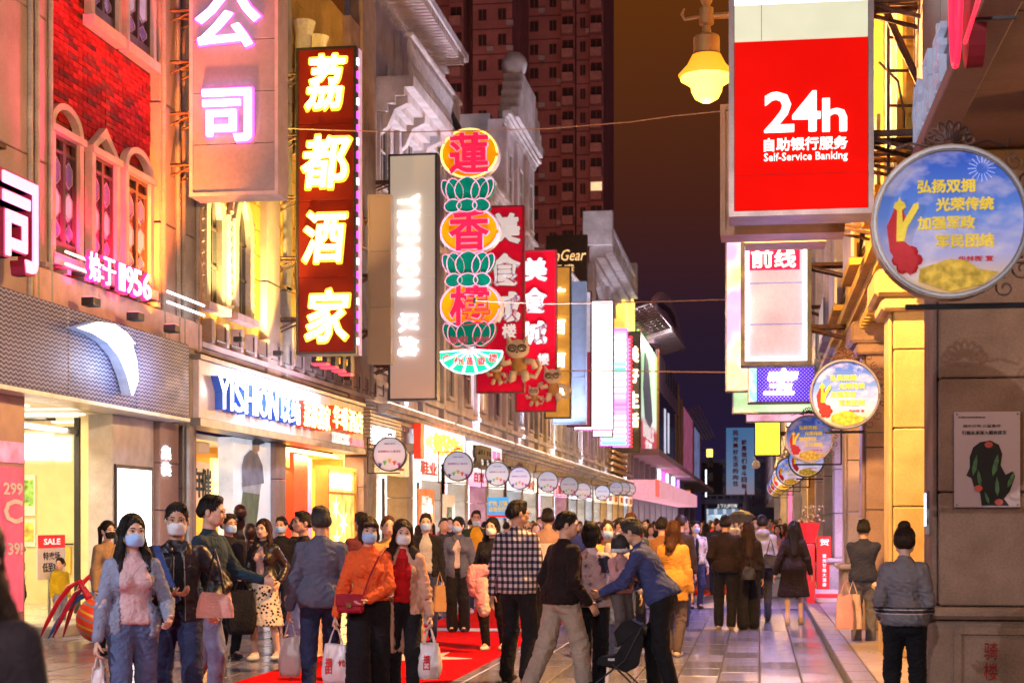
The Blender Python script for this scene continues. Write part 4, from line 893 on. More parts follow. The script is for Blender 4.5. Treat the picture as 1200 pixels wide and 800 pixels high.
def wallword(txt, p0, p1, z0, z1, face, side, dep=.18, bold=.0, shear=0, par=sh2, X=X, gap=.02, nm='letter'):
    ends = [YX(p0, X+dep), YX(p1, X+dep)]; tot = ends[1]-ends[0]; wd = [.34 if c in 'Ii' else 1 for c in txt]; s_ = tot/sum(wd); y = ends[0]
    for c, w in zip(txt, wd):
        w_ = w*s_; cw = w_-gap*2.5 if w == 1 else w_*.55
        letters(c, side, par, y+w_/2, (z0+z1)/2, cw, z1-z0, 'X', X+.005, 1, dep-.02, bold, shear, name=nm+'_side'); letters(c, face, par, y+w_/2, (z0+z1)/2, cw*.95, (z1-z0)*.96, 'X', X+dep-.005, 1, .02, bold*.6, shear, name=nm); y += w_
wallword('YISHION', 256, 326, 3.62, 4.20, G['white'], blu, .16, .0)
wallword('以纯', 329, 352, 3.62, 4.14, G['white'], blu, .16, .0, nm='character')
rdside = mat('letter_side_red', (.45, .02, .01), rough=.4, emit=.8, ecol=(1, .08, .02))
wallword('荔都酒家', 356, 387, 3.62, 4.18, G['yellow'], rdside, .2, .014, nm='character'); wallword('华琳酒店', 390, 425, 3.72, 4.24, G['yellow'], rdside, .2, .014, nm='character')
bx(sh2, 'small_panel', G['softw'], X+.01, X+.03, YX(389, X), YX(408, X), 3.44, 3.66); bx(sh2, 'small_panel', mat('panel_rose', (.7, .3, .35), emit=.8, ecol=(1, .3, .35)), X+.01, X+.03, YX(409, X), YX(425, X), 3.44, 3.62)
letters('住宿24小时', mat('print_red', (.6, .05, .03)), sh2, (YX(389, X)+YX(408, X))/2, 3.55, 2.0, .14, 'X', X+.031, 1, .005, .01)
# interior left bay: calligraphy panel and stacked box signs
room(sh2, YX(231, XL), YX(322, XL)+2, 4.5, mat('interior_warm', (.6, .38, .16), rough=.7), 3.2)
yy = YX(231, XL-.3); bx(sh2, 'calligraphy_panel', mat('paper_warm', (.75, .58, .38), emit=.5, ecol=(1, .6, .3)), XL-.5, XL-.45, yy, YX(250, XL-.4), 1.9, 2.75); chars('年催', mat('print_black', (0, 0, 0)), sh2, [(YX(235, XL-.4), 2.35, .6, .55), (YX(244, XL-.4), 2.35, .6, .55)], 'X', XL-.44, 1, thick=.01, bold=.02)
bx(sh2, 'lit_panel', G['amber'], XL-.5, XL-.45, YX(252, XL-.4), YX(260, XL-.4), 1.95, 2.85); chars('宾馆', G['white'], sh2, [(YX(266, XL-.4), 2.6, .8, .35), (YX(266, XL-.4), 2.15, .8, .35)], 'X', XL-.42, 1, thick=.02, bold=.03)
bx(sh2, 'sign_backing', mat('red_dark', (.3, .03, .03)), XL-.5, XL-.45, YX(261, XL-.4), YX(271, XL-.4), 1.9, 2.9); bx(sh2, 'light_box', white_pl, XL-.6, XL-.2, YX(233, XL-.2), YX(246, XL-.2), 2.9, 3.1, .02)
chars('公寓', G['cool'], sh2, [(YX(267, XL-.4), 1.6, .7, .35), (YX(267, XL-.4), 1.2, .7, .35)], 'X', XL-.42, 1, thick=.02, bold=.02); bx(sh2, 'sign_backing', mat('blue_dark', (.03, .04, .12)), XL-.5, XL-.45, YX(261, XL-.4), YX(271, XL-.4), 1.0, 1.85)
for k in range(4): bx(sh2, 'shelf', wood_d, XL-3.6, XL-3.1, YX(231, XL)+.3, YX(231, XL)+4, .5+k*.5, .55+k*.5)
light('AREA', 'shop_light', (XL-2, YX(260, XL)+1, 3.1), 130, (1, .62, .22), 2, (0, 0, 0), sh2, 4)
bx(sh2, 'ceiling_light', G['amber'], XL-2, XL-1.6, YX(240, XL), YX(262, XL), 3.1, 3.13)
# model poster
y0, y1 = YX(273, XL), YX(317, XL); bx(sh2, 'poster', mat('poster_pale', (.62, .68, .72), rough=.4, emit=.55, ecol=(.75, .85, 1)), XL-.3, XL-.0, y0, y1, 0, 3.25); m_ = (y0+y1)/2+.45
def flat(par, nm, m, pts, X, s=1, t=.006):
    q = MB(); q.prism(pts, FX(X), 0, s*t); return q.build(nm, m, par)
def fp(nm, c_, pl, k=0): flat(sh2, nm, mat('poster_'+nm, c_, rough=.6, emit=.18, ecol=c_, var=.2), [onX(x, y, XL+.01) for x, y in pl], XL+.003+k*.006)
fp('trousers_print', (.10, .20, .16), [(285, 574), (305, 576), (301, 612), (297, 655), (288, 660), (290, 620), (284, 655), (276, 655)])
fp('shirt_print', (.40, .50, .62), [(283, 565), (306, 567), (304, 579), (284, 576)], 1); fp('jacket_print', (.16, .22, .36), [(293, 527), (301, 530), (307, 545), (309, 566), (284, 570), (283, 545), (286, 534)], 2)
fp('face_print', (.55, .42, .36), [(295, 518), (303, 520), (303, 528), (298, 532), (295, 528)], 3); fp('cap_print', (.10, .13, .20), [(294, 517), (299, 512), (305, 515), (310, 519), (303, 521), (295, 521)], 4)
for pa, pb in ((318, 330), (422, 437)):
    for z0, z1 in ((0, .85), (.86, 1.7), (1.71, 2.5), (2.51, 3.27)): bx(sh2, 'pier_block', stone_p, XL-.4, XL+.1, YX(pa, XL), YX(pb, XL), z0, z1, .012)
# hotel entrance
y0, y1 = YX(331, XL), YX(421, XL); room(sh2, y0+.02, y1-.02, 4.0, mat('interior_gold', (.7, .42, .1), rough=.5), 3.2, X=XL-.45)
bx(sh2, 'gold_column', mat('gold_paint', (.75, .5, .08), rough=.35), XL-.8, XL-.2, YX(332, XL), YX(342, XL), 0, 2.75); bx(sh2, 'column_capital', mat('gold_paint'), XL-.9, XL-.1, YX(331, XL), YX(345, XL), 2.76, 3.2, .04)
bx(sh2, 'red_panel', mat('panel_scarlet', (.75, .03, .02), rough=.3, emit=.55, ecol=(1, .06, .02)), XL-.9, XL-.35, YX(347, XL-.3), YX(363, XL-.3), 0, 3.15); bx(sh2, 'pink_panel', mat('panel_pinklit', (.7, .3, .5), emit=.8, ecol=(1, .35, .6)), XL-.9, XL-.34, YX(363, XL-.3)+.02, YX(366, XL-.3)+.1, 0, 3.1)
y2, y3 = YX(385, XL), YX(418, XL); bx(sh2, 'light_box', mat('lightbox_gold', (.7, .4, .1), rough=.3, emit=1.4, ecol=(1, .5, .1), var=.5, nscale=3), XL-.3, XL-.05, y2, y3, .3, 2.9)
for a in ((y2-.06, y2+.06, .3, 2.95), (y3-.06, y3+.06, .3, 2.95), (y2+.07, y3-.07, 2.86, 2.95), (y2+.07, y3-.07, 2.28, 2.34)): bx(sh2, 'box_frame', mat('frame_gold', (.5, .25, .05), rough=.4), XL-.31, XL+.0, *a)
chars('宾馆', G['white'], sh2, [(y2+.75, 2.6, .8, .38), (y2+1.75, 2.6, .8, .38)], 'X', XL+.0, 1, thick=.02, bold=.03)
def star(cx, cz, r_, n=5, k=.45): return [(cx+(r_ if i % 2 == 0 else r_*k)*1.2*math.sin(i*PI/n), cz+(r_ if i % 2 == 0 else r_*k)*math.cos(i*PI/n)) for i in range(2*n)]
for cy, cz, rr, nn in ((y2+.8, 1.95, .32, 6), (y2+1.5, 1.6, .4, 7), (y2+.9, 1.2, .3, 5), (y2+1.7, .95, .3, 6)): flat(sh2, 'lit_star', G['yellow'], star(cy, cz, rr, nn, .3), XL-.03)
for k in range(6): bx(sh2, 'shelf', G['amber'] if k % 2 else mat('frame_gold', ()), XL-2.0, XL-1.9, YX(367, XL), YX(384, XL)+1, .5+k*.42, .62+k*.42)
for k in range(5):
    for j in range(5): bx(sh2, 'display_item', mat('item_%d' % ((k+j) % 3), ((.9, .5, .1), (.8, .15, .05), (.9, .8, .4))[(k+j) % 3]), XL-1.88, XL-1.7, YX(367, XL)+.2+j*.6, YX(367, XL)+.6+j*.6, .64+k*.42, .86+k*.42, .03)
light('AREA', 'shop_light', (XL-1.4, (y0+y1)/2, 3.1), 330, (1, .5, .12), 2, (0, R(20), 0), sh2, 6)
light('AREA', 'shop_light', (XL+.1, (y0+y1)/2, 3.2), 90, (1, .6, .25), .3, (0, R(25), 0), sh2, 6)
light('AREA', 'sign_light', (XL+1.0, YX(300, XL), 4.1), 60, (.95, .85, 1), .3, (0, R(100), 0), sh2, 6)
# ================================================================ LEFT: hanging signs, square to the street
def halo_chars(txt, t, Y, pxl, face, back, grow=1.06, bold=.03, shear=0, dep=.05, nm='character'):
    for c, (cx, cz, w, h) in zip(txt, px_boxes(pxl, Y)):
        letters(c, back, t, cx, cz, w*grow, h*grow, 'Y', Y-.0, -1, .03, bold*1.5, shear, name=nm+'_edge'); letters(c, face, t, cx, cz, w, h, 'Y', Y-.035, -1, dep, bold, shear, name=nm)
lp = mat('sign_lilac', (.29, .26, .30), spec=.1, rough=.6, var=.12, nscale=1, emit=.05, ecol=(.75, .5, .6))
t, Y, r_ = hang_sign(222, -14, 326, 229, 27.2, 'pale lilac box sign with two white and pink neon characters, nearest on the left', lp, mat('sign_edge_lilac', (.6, .5, .6), rough=.35), .55, wall=XL, brk=4, edge=.06, joints=3)
halo_chars('公', t, Y, [(268, 26, 74, 60)], G['wpink'], G['magenta'], 1.05, .02, .15); halo_chars('司', t, Y, [(267, 136, 56, 60)], G['wpink'], G['magenta'], 1.05, .02)
rp = mpat('sign_red_grid', lambda n, l, v: ramp(n, l, noisen(n, l, v, .6), [(.3, (.085, .003, .001)), (.7, (.14, .005, .0015))]), col=(.4, .02, .01), rough=.7, spec=.2, emit_pat=.6)
t, Y, r_ = hang_sign(347, 55, 417, 415, 33.6, 'tall dark red box sign with four glowing yellow characters of a restaurant', rp, metal_d, .45, wall=XL, brk=5, edge=.05, joints=3)
YE = mat('glow_yellow_edge', (.9, .7, .1), emit=1.6, ecol=(1, .42, .02), var=0)
halo_chars('荔都酒家', t, Y, [(382, 97, 46, 62), (383, 190, 56, 60), (381, 278, 50, 58), (384, 370, 50, 60)], G['yellow'], YE, 1.07, .02, .12)
x0, x1, z0, z1 = r_
for k in range(22): z = z0+.2+k*(z1-z0-.3)/22; bx(t, 'edge_lamp', G['magenta'] if k % 3 else G['wpink'], x1+.002, x1+.03, Y+.06, Y+.16, z, z+.14)
bx(t, 'side_board', mat('side_pinkish', (.6, .4, .5), emit=.5, ecol=(1, .55, .75)), x1+.004, x1+.02, Y+.2, Y+.44, z0, z1)
t2 = thing('stepped_sign', 'stack of small black boxes with red edges under the dark red restaurant sign', 'sign', (x0+.6, Y+1, z0-1))
for k, (a, b) in enumerate(((365, 383), (375, 393), (389, 402), (397, 411))):
    Yk = Y+1.2+.4*k; xa, xb = onY(a, 420, Yk)[0], onY(b, 420, Yk)[0]; za = onY(a, 416, Yk)[1]; zb = onY(a, 425+4*k, Yk)[1]; bx(t2, 'box', metal_d, xa, xb, Yk, Yk+.3, zb, za); bx(t2, 'red_edge', G['red'], xa, xb, Yk-.01, Yk+.3, zb-.04, zb-.002)
    letters('酒', YE, t2, (xa+xb)/2, (za+zb)/2+.03, .14, .14, 'Y', Yk-.002, -1, .01, .01)
bg = mat('sign_beige', (.36, .28, .20), rough=.5, var=.08, nscale=.8, emit=.05, ecol=(1, .7, .5)); 
t, Y, r_ = hang_sign(431, 228, 458, 426, 40.5, 'plain narrow beige box sign partly hidden behind the vertical fashion sign', bg, bg, .3, wall=XL, brk=3, joints=2)
bgp = mpat('sign_tan', lambda n, l, v: ramp(n, l, mathn(n, l, 'MULTIPLY', sepn(n, l, v)[2], .16), [(0, (.44, .27, .20)), (.4, (.42, .34, .31)), (1, (.46, .41, .32))]), col=(.5, .4, .35), rough=.5, emit_pat=.6)
t, Y, r_ = hang_sign(455, 180, 512, 469, 41.8, 'tall tan box sign with sideways white glowing fashion brand lettering', bgp, mat('sign_frame_navy', (.04, .05, .10), rough=.4), .4, wall=XL, brk=4, joints=3)
# sideways word: build glyphs, rotated a quarter turn
def sideways(txt, cy0, cy1, cx, wpx, m, t, Y, bold=.03):
    wd = [.42 if c in 'iI' else 1 for c in txt]; tot = sum(wd); y = cy0
    for c, w in zip(txt, wd):
        h = (cy1-cy0)*w/tot; v, f = glyphs(c, bold, 0); lo = v.min(0); hi = v.max(0); u = v-(lo+hi)/2; (X_, Z_, W_, H_), = px_boxes([(cx, y+h/2, wpx, h*.82)], Y)
        a = u[:, 1]*W_/(hi[1]-lo[1]); b = -u[:, 0]*H_/(hi[0]-lo[0]); q = MB(); q.v = [(float(X_+p), float(Y-.05-d*.06), float(Z_+r)) for p, r, d in zip(a, b, u[:, 2])]; q.f = f; q.build('letter', m, t, fix=False); y += h
sideways('YISHION', 226, 348, 479, 25, G['white'], t, Y); sideways('以纯', 364, 420, 479, 24, G['cool'], t, Y, .02)
# lotus sign
Yl = dep2Y(550, 48.5); lt = thing('lotus_neon_sign', 'tall neon sign of orange discs and green lotus flowers with three red characters', 'hanging sign', (onD(550, 48.5)[0], Yl, onY(550, 438, Yl)[1]))
K_ = onY(551, 400, Yl)[0]-onY(550, 400, Yl)[0]
def P_(px, py): return onY(px, py, Yl)
orange = mat('disc_ochre', (.58, .22, .002), rough=.6, spec=.05, emit=.42, ecol=(1, .33, .0), var=.1); grn = mat('lotus_green', (.0, .10, .055), spec=.05, rough=.6, emit=.16, ecol=(0, .6, .35), var=.25, nscale=2); wside = mat('sign_side_white', (.75, .72, .75), rough=.4)
for cx, cy, rx, ry, ch in ((550, 180, 35, 30, '蓮'), (550, 270, 36, 28, '香'), (551, 358, 37, 29, '樓')):
    x, z = P_(cx, cy); q = MB(); q.prism(ring(x, z, rx*K_, ry*K_, 36), FY(Yl), .0, .35); q.build('disc', wside, lt); q = MB(); q.prism(ring(x, z, rx*K_*.96, ry*K_*.96, 36), FY(Yl), -.02, -.001); q.build('disc_face', orange, lt)
    q = MB(); q.tube([(a, Yl-.04, b) for a, b in ring(x, z, rx*K_*.93, ry*K_*.93, 37)], .025, 6); q.build('neon_ring', G['amber'] if ch == '蓮' else G['neonp'], lt)
    letters(ch, mat('char_crimson', (.5, .004, .02), spec=.05, emit=.5, ecol=(1, .03, .12)), lt, x, z, 46*K_, 46*K_, 'Y', Yl-.03, -1, .08, .02, name='character'); letters(ch, G['neonp'], lt, x, z, 47*K_, 47*K_, 'Y', Yl-.022, -1, .012, .032, name='character_edge')
def petal(cx, cy, w, h, tilt=0):
    pts = []
    for i in range(17):
        a = -PI/2+2*PI*i/16; u = w/2*math.cos(a)*(1 if True else 1); v = h/2*math.sin(a); v = v*(1+.12*(v > 0)*(1-abs(u)/(w/2))); c_, s_ = math.cos(tilt), math.sin(tilt); pts.append((cx+u*c_-v*s_, cy+u*s_+v*c_))
    return pts
for (cx, cy, n_) in ((548, 226, 0), (549, 313, 1), (550, 394, 2)):
    x, z = P_(cx, cy); k = K_*.92
    rows = [(-24, 3, 15, 27, .5), (24, 3, 15, 27, -.5), (-16, 2, 22, 30, .25), (16, 2, 22, 30, -.25), (0, 3, 32, 30, 0)]
    if n_ < 2: rows += [(-18, -17, 22, 16, .1), (18, -17, 22, 16, -.1), (0, -17, 26, 16, 0)]
    for j, (u, v, w, h, ti) in enumerate(rows):
        pp = petal(x+u*k, z+v*k, w*k, h*k, ti); yo = -.012*j
        q = MB(); q.prism(pp[:-1], FY(Yl), yo-.03, .25+yo*.1); q.build('petal', grn, lt); q = MB(); q.tube([(a, Yl-.045+yo, b) for a, b in pp], .012, 5); q.build('petal_neon', G['neonp'], lt)
x, z = P_(551, 423)
for j in range(7):
    a0 = -PI+.03+j*(PI-.06)/7; a1 = a0+(PI-.06)/7; pts = [(x+4*K_*math.cos(a0), z+13*K_+2*K_*math.sin(a0))]+[(x+38*K_*math.cos(a), z+12*K_+27*K_*math.sin(a)) for a in (a0+.02, (a0*2+a1)/3, (a0+a1*2)/3, a1-.02)]+[(x+4*K_*math.cos(a1), z+13*K_+2*K_*math.sin(a1))]
    q = MB(); q.prism(pts, FY(Yl), -.03, .2); q.build('leaf', mat('leaf_green', (.0, .35, .2), emit=1.1, ecol=(0, .75, .42)), lt); q = MB(); q.tube([(a, Yl-.05, b) for a, b in pts+[pts[0]]], .022, 5); q.build('leaf_neon', G['cool'], lt)
for j, c in enumerate('广州莲香楼'): letters(c, G['red'], lt, x+(-27+13.5*j)*K_, z+(3 if j in (0, 4) else 0)*K_, 10*K_, 9*K_, 'Y', Yl-.06, -1, .02, .03, name='character')
letters('始创 1889', mat('char_maroon', (.3, .02, .05), emit=.4, ecol=(.8, .05, .1)), lt, *P_(551, 398), 46*K_, 8*K_, 'Y', Yl-.11, -1, .02, .02)
for zz in (3, 5, 7): q = MB(); q.tube([(XL, Yl+.2, P_(550, 400)[1]+zz), (x-1, Yl+.2, P_(550, 400)[1]+zz)], .05, 6); q.build('bracket', metal_r, lt)
pl = thing('strut', 'dark slanting steel strut from the white balcony down to the lotus sign', 'strut', (x, Yl, P_(535, 148)[1]))
q = MB(); a = P_(493, 72); b = P_(536, 150); q.tube([(a[0], Yl+.3, a[1]), (b[0], Yl+.2, b[1])], .11, 8); q.build('beam', metal_d, pl, fix=False)
# food city pair
rr = mat('sign_crimson', (.40, .002, .010), rough=.6, spec=.05, var=.1, emit=.30, ecol=(1, .01, .05)); cw = mat('char_silver', (.72, .72, .76), rough=.3, var=.03, emit=.35, ecol=(.9, .9, 1))
def cat_mascot(t, Y, cx, cy, s_, small=False, gl=True):
    """plain cartoon cat figures in relief on the sign foot"""
    fur = mat('mascot_fur', (.58, .50, .40), rough=.6, var=.15); dk = metal_d; vest = mat('mascot_vest', (.40, .22, .06), rough=.6); (x, z, k, _), = px_boxes([(cx, cy, 1, 1)], Y); k *= s_
    m = thing('cat_figure', '', 'figure', (x, Y, z))
    q = MB(); q.ball((x, Y-.12, z+12*k), (15*k, .10, 12*k), 14); q.build('head', fur, m, True)
    for e in (-1, 1): q = MB(); q.tube([(x+e*9*k, Y-.1, z+19*k), (x+e*13*k, Y-.1, z+30*k)], [5*k, .4*k], 6); q.build('ear', fur, m); q = MB(); q.tube([(a, Y-.225, b) for a, b in ring(x+e*6*k, z+13*k, 5*k, 4*k, 15)], .9*k, 5); q.build('eyeglass', dk, m)
    for e in (-1, 1): q = MB(); q.tube([(x+e*3*k, Y-.21, z+12*k), (x+e*6*k, Y-.225, z+15*k), (x+e*9*k, Y-.20, z+12*k)], .7*k, 4); q.build('eye', dk, m)
    q = MB(); q.ball((x, Y-.225, z+8*k), (1.6*k, .02, 1.3*k), 6); q.build('nose', dk, m, True)
    q = MB(); q.ball((x+2*k, Y-.1, z-8*k), (10*k, .09, 12*k), 12); q.build('torso', vest, m, True)
    q = MB(); q.tube([(x-8*k, Y-.13, z-3*k), (x-17*k, Y-.14, z-6*k), (x-20*k, Y-.14, z+2*k)], [4*k, 4*k, 5*k], 8); q.build('arm', fur, m, True)
    q = MB(); q.tube([(x+10*k, Y-.13, z-2*k), (x+19*k, Y-.14, z-4*k), (x+22*k, Y-.14, z-12*k)], [4*k, 4*k, 4*k], 8); q.build('arm', fur, m, True)
    for e in (-5, 8): q = MB(); q.tube([(x+e*k, Y-.12, z-15*k), (x+e*1.3*k, Y-.13, z-24*k), (x+(e*1.3-4)*k, Y-.16, z-26*k)], [5*k, 5*k, 4*k], 8); q.build('leg', fur, m, True)
    q = MB(); q.tube([(x+8*k, Y-.08, z-18*k), (x+22*k, Y-.08, z-22*k), (x+28*k, Y-.08, z-10*k), (x+24*k, Y-.08, z)], [3*k, 3*k, 2.5*k, 1.5*k], 7); q.build('tail', fur, m, True); return m
t, Y, r_ = hang_sign(558, 241, 614, 460, 54.5, 'larger red food court sign with silver characters behind the lotus sign', rr, mat('frame_maroon', (.2, .01, .02)), .35, wall=XL, brk=3, joints=2)
halo_chars('美食城', t, Y, [(592, 268, 34, 34), (592, 316, 34, 36), (592, 360, 34, 34)], cw, mat('frame_maroon'), 1.03, .04); halo_chars('楼', t, Y, [(597, 388, 16, 16)], cw, mat('frame_maroon'), 1.03, .03)
c = cat_mascot(t, Y, 607, 421, .95); c['label'] = 'larger grey cat figure with round glasses on the nearer red food sign'
c = cat_mascot(t, Y, 582, 437, .5); c['label'] = 'small grey cat figure left of the large cat on the nearer red food sign'
t, Y, r_ = hang_sign(604, 293, 652, 482, 59.5, 'smaller red food court sign with silver characters right of its larger twin', rr, mat('frame_maroon'), .35, wall=XL, brk=3, joints=2)
halo_chars('美食城楼', t, Y, [(627, 316, 27, 26), (627, 352, 27, 28), (627, 390, 27, 26), (637, 421, 13, 13)], cw, mat('frame_maroon'), 1.03, .04)
c = cat_mascot(t, Y, 648, 450, .72); c['label'] = 'larger cat figure with glasses at the foot of the farther red food sign'
c = cat_mascot(t, Y, 626, 464, .42); c['label'] = 'smallest cat figure at the lower left corner of the farther red food sign'
for nm, pos, cc in (('orange', (638, 312, 669, 490, 65.), (.62, .33, .05)), ('slate', (648, 330, 687, 497, 69.), (.14, .20, .33)), ('wine', (664, 341, 693, 500, 73.), (.35, .03, .08))):
    pm_ = mat('sign_'+nm, cc, rough=.4, var=.1, emit=.38, ecol=cc); t, Y, r_ = hang_sign(*pos, dict(orange='orange ochre hanging sign edged with white characters behind the farther red food sign', slate='slate blue blank hanging sign behind the orange one', wine='narrow wine red hanging sign with a pale upper half')[nm], pm_, metal_d if nm != 'slate' else pm_, .3, wall=XL, brk=2, joints=2)
    if nm == 'orange': halo_chars('广百百货', t, Y, [(656, 345, 13, 16), (656, 383, 13, 16), (656, 422, 13, 16), (656, 458, 13, 16)], G['white'], YE, 1.02, .02)
    if nm == 'wine': bx(t, 'upper_panel', mat('panel_greylilac', (.5, .45, .55), emit=.4, ecol=(.7, .65, .85)), r_[0]+.05, r_[1]-.05, Y-.01, Y+.005, r_[2]+(r_[3]-r_[2])*.55, r_[3]-.06)
ledp = mpat('led_pinkwhite', lambda n, l, v: ramp(n, l, noisen(n, l, v, .55, 2), [(.3, (.9, .2, .8)), (.45, (1, .75, .95)), (.55, (1, 1, 1))]), col=(.8, .8, .8), emit_pat=2.0)
t, Y, r_ = hang_sign(672, 352, 719, 504, 79, 'blank glowing white box sign with a dark purple rim', G['ledw'], mat('frame_plum', (.15, .02, .1)), .4, wall=XL, brk=2)
t, Y, r_ = hang_sign(694, 370, 718, 512, 84, 'white and magenta LED sign with two outlined squares', ledp, mat('frame_plum'), .4, wall=XL, brk=2, joints=1)
for cy in (408, 428): x, z = onY(704, cy, Y); k = K_*1.7; q = MB(); q.strip([(x-.35, z-.3), (x+.4, z-.3), (x+.4, z+.3), (x-.35, z+.3), (x-.35, z-.3)], [(x-.2, z-.17), (x+.25, z-.17), (x+.25, z+.17), (x-.2, z+.17), (x-.2, z-.17)], FY(Y-.06), 0, .04); q.build('square_outline', G['white'], t)
def rainbow(n, l, v):
    s = sepn(n, l, v); c = ramp(n, l, mathn(n, l, 'FRACT', mathn(n, l, 'MULTIPLY', s[2], .22)), [(0, (.05, 1, .5)), (.3, (1, 1, 1)), (.5, (1, .1, .7)), (.75, (.8, .9, 1)), (1, (.05, 1, .5))])
    w = mathn(n, l, 'GREATER_THAN', mathn(n, l, 'SINE', mathn(n, l, 'MULTIPLY', s[2], 16)), -.5); m = n.new('ShaderNodeMix'); m.data_type = 'RGBA'; l.new(w, m.inputs[0]); m.inputs[6].default_value = (.5, .35, .5, 1); l.new(c, m.inputs[7]); return m.outputs[2]
rb = mpat('led_rainbow', rainbow, col=(.8, .8, .8), emit_pat=1.5)
t, Y, r_ = hang_sign(703, 385, 735, 522, 95, 'rainbow coloured LED sign striped pink, green and white', rb, G['magenta'], .4, wall=XL, brk=2)
x0, x1, z0, z1 = r_
t, Y, r_ = hang_sign(716, 395, 741, 526, 103, 'LED sign framed with red and pink dotted lamps past the rainbow sign', mat('sign_lilacglow', (.6, .4, .6), emit=.9, ecol=(1, .5, .9)), metal_d, .4, wall=XL, brk=2, edge=.1)
for k in range(30): z = r_[2]+.1+k*(r_[3]-r_[2]-.2)/29; bx(t, 'rim_lamp', G['red'], r_[1]-.22, r_[1]+.0, Y-.06, Y-.015, z, z+.14)
t, Y, r_ = hang_sign(727, 388, 750, 530, 109, 'dark olive hanging sign with glowing white strokes beside the pink dotted sign', mat('sign_olive', (.10, .09, .05)), metal_d, .4, wall=XL, brk=1)
halo_chars('美好生活', t, Y, [(742, 415, 12, 18), (742, 440, 12, 16), (742, 468, 12, 18), (742, 492, 12, 16)], G['cool'], YE, 1.02, .03)
# ================================================================ round street signs on wrought brackets
def sky_disc(n, l, v):
    s = sepn(n, l, v); c = ramp(n, l, mathn(n, l, 'ADD', mathn(n, l, 'MULTIPLY', s[2], 1.15), .5), [(0, (.70, .40, .08)), (.16, (.62, .45, .34)), (.3, (.42, .40, .66)), (.55, (.12, .24, .68)), (1, (.01, .07, .50))])
    cl = ramp(n, l, noisen(n, l, v, 3.2, 4, (1, 1, 1.8)), [(.5, (0, 0, 0)), (.66, (.6, .6, .6))]); m = n.new('ShaderNodeMix'); m.data_type = 'RGBA'; l.new(cl, m.inputs[0]); l.new(c, m.inputs[6]); m.inputs[7].default_value = (.75, .66, .72, 1); return m.outputs[2]
def pale_disc(n, l, v):
    s = sepn(n, l, v); return ramp(n, l, mathn(n, l, 'ADD', mathn(n, l, 'MULTIPLY', s[2], 1.1), .5), [(0, (.62, .60, .74)), (.5, (.58, .62, .82)), (1, (.40, .50, .80))])
def disc_mats(kind, e):
    nm = '%s_disc_%d' % (kind, int(e*100)); return mpat(nm, sky_disc if kind == 'sky' else pale_disc, col=(.5, .5, .5), rough=.5, spec=.1, emit_pat=e*(1 if kind == 'sky' else .6))
def scroll(q, cx, cz, Y, r0, a0, turns, sgn, rad=.008, wid=0):
    pts = []
    for i in range(15): t_ = i/14; a = a0+sgn*turns*2*PI*t_; r_ = r0*(1-.8*t_); pts.append((cx+r_*math.cos(a), Y, cz+r_*math.sin(a)))
    q.tube(pts, rad, 5)
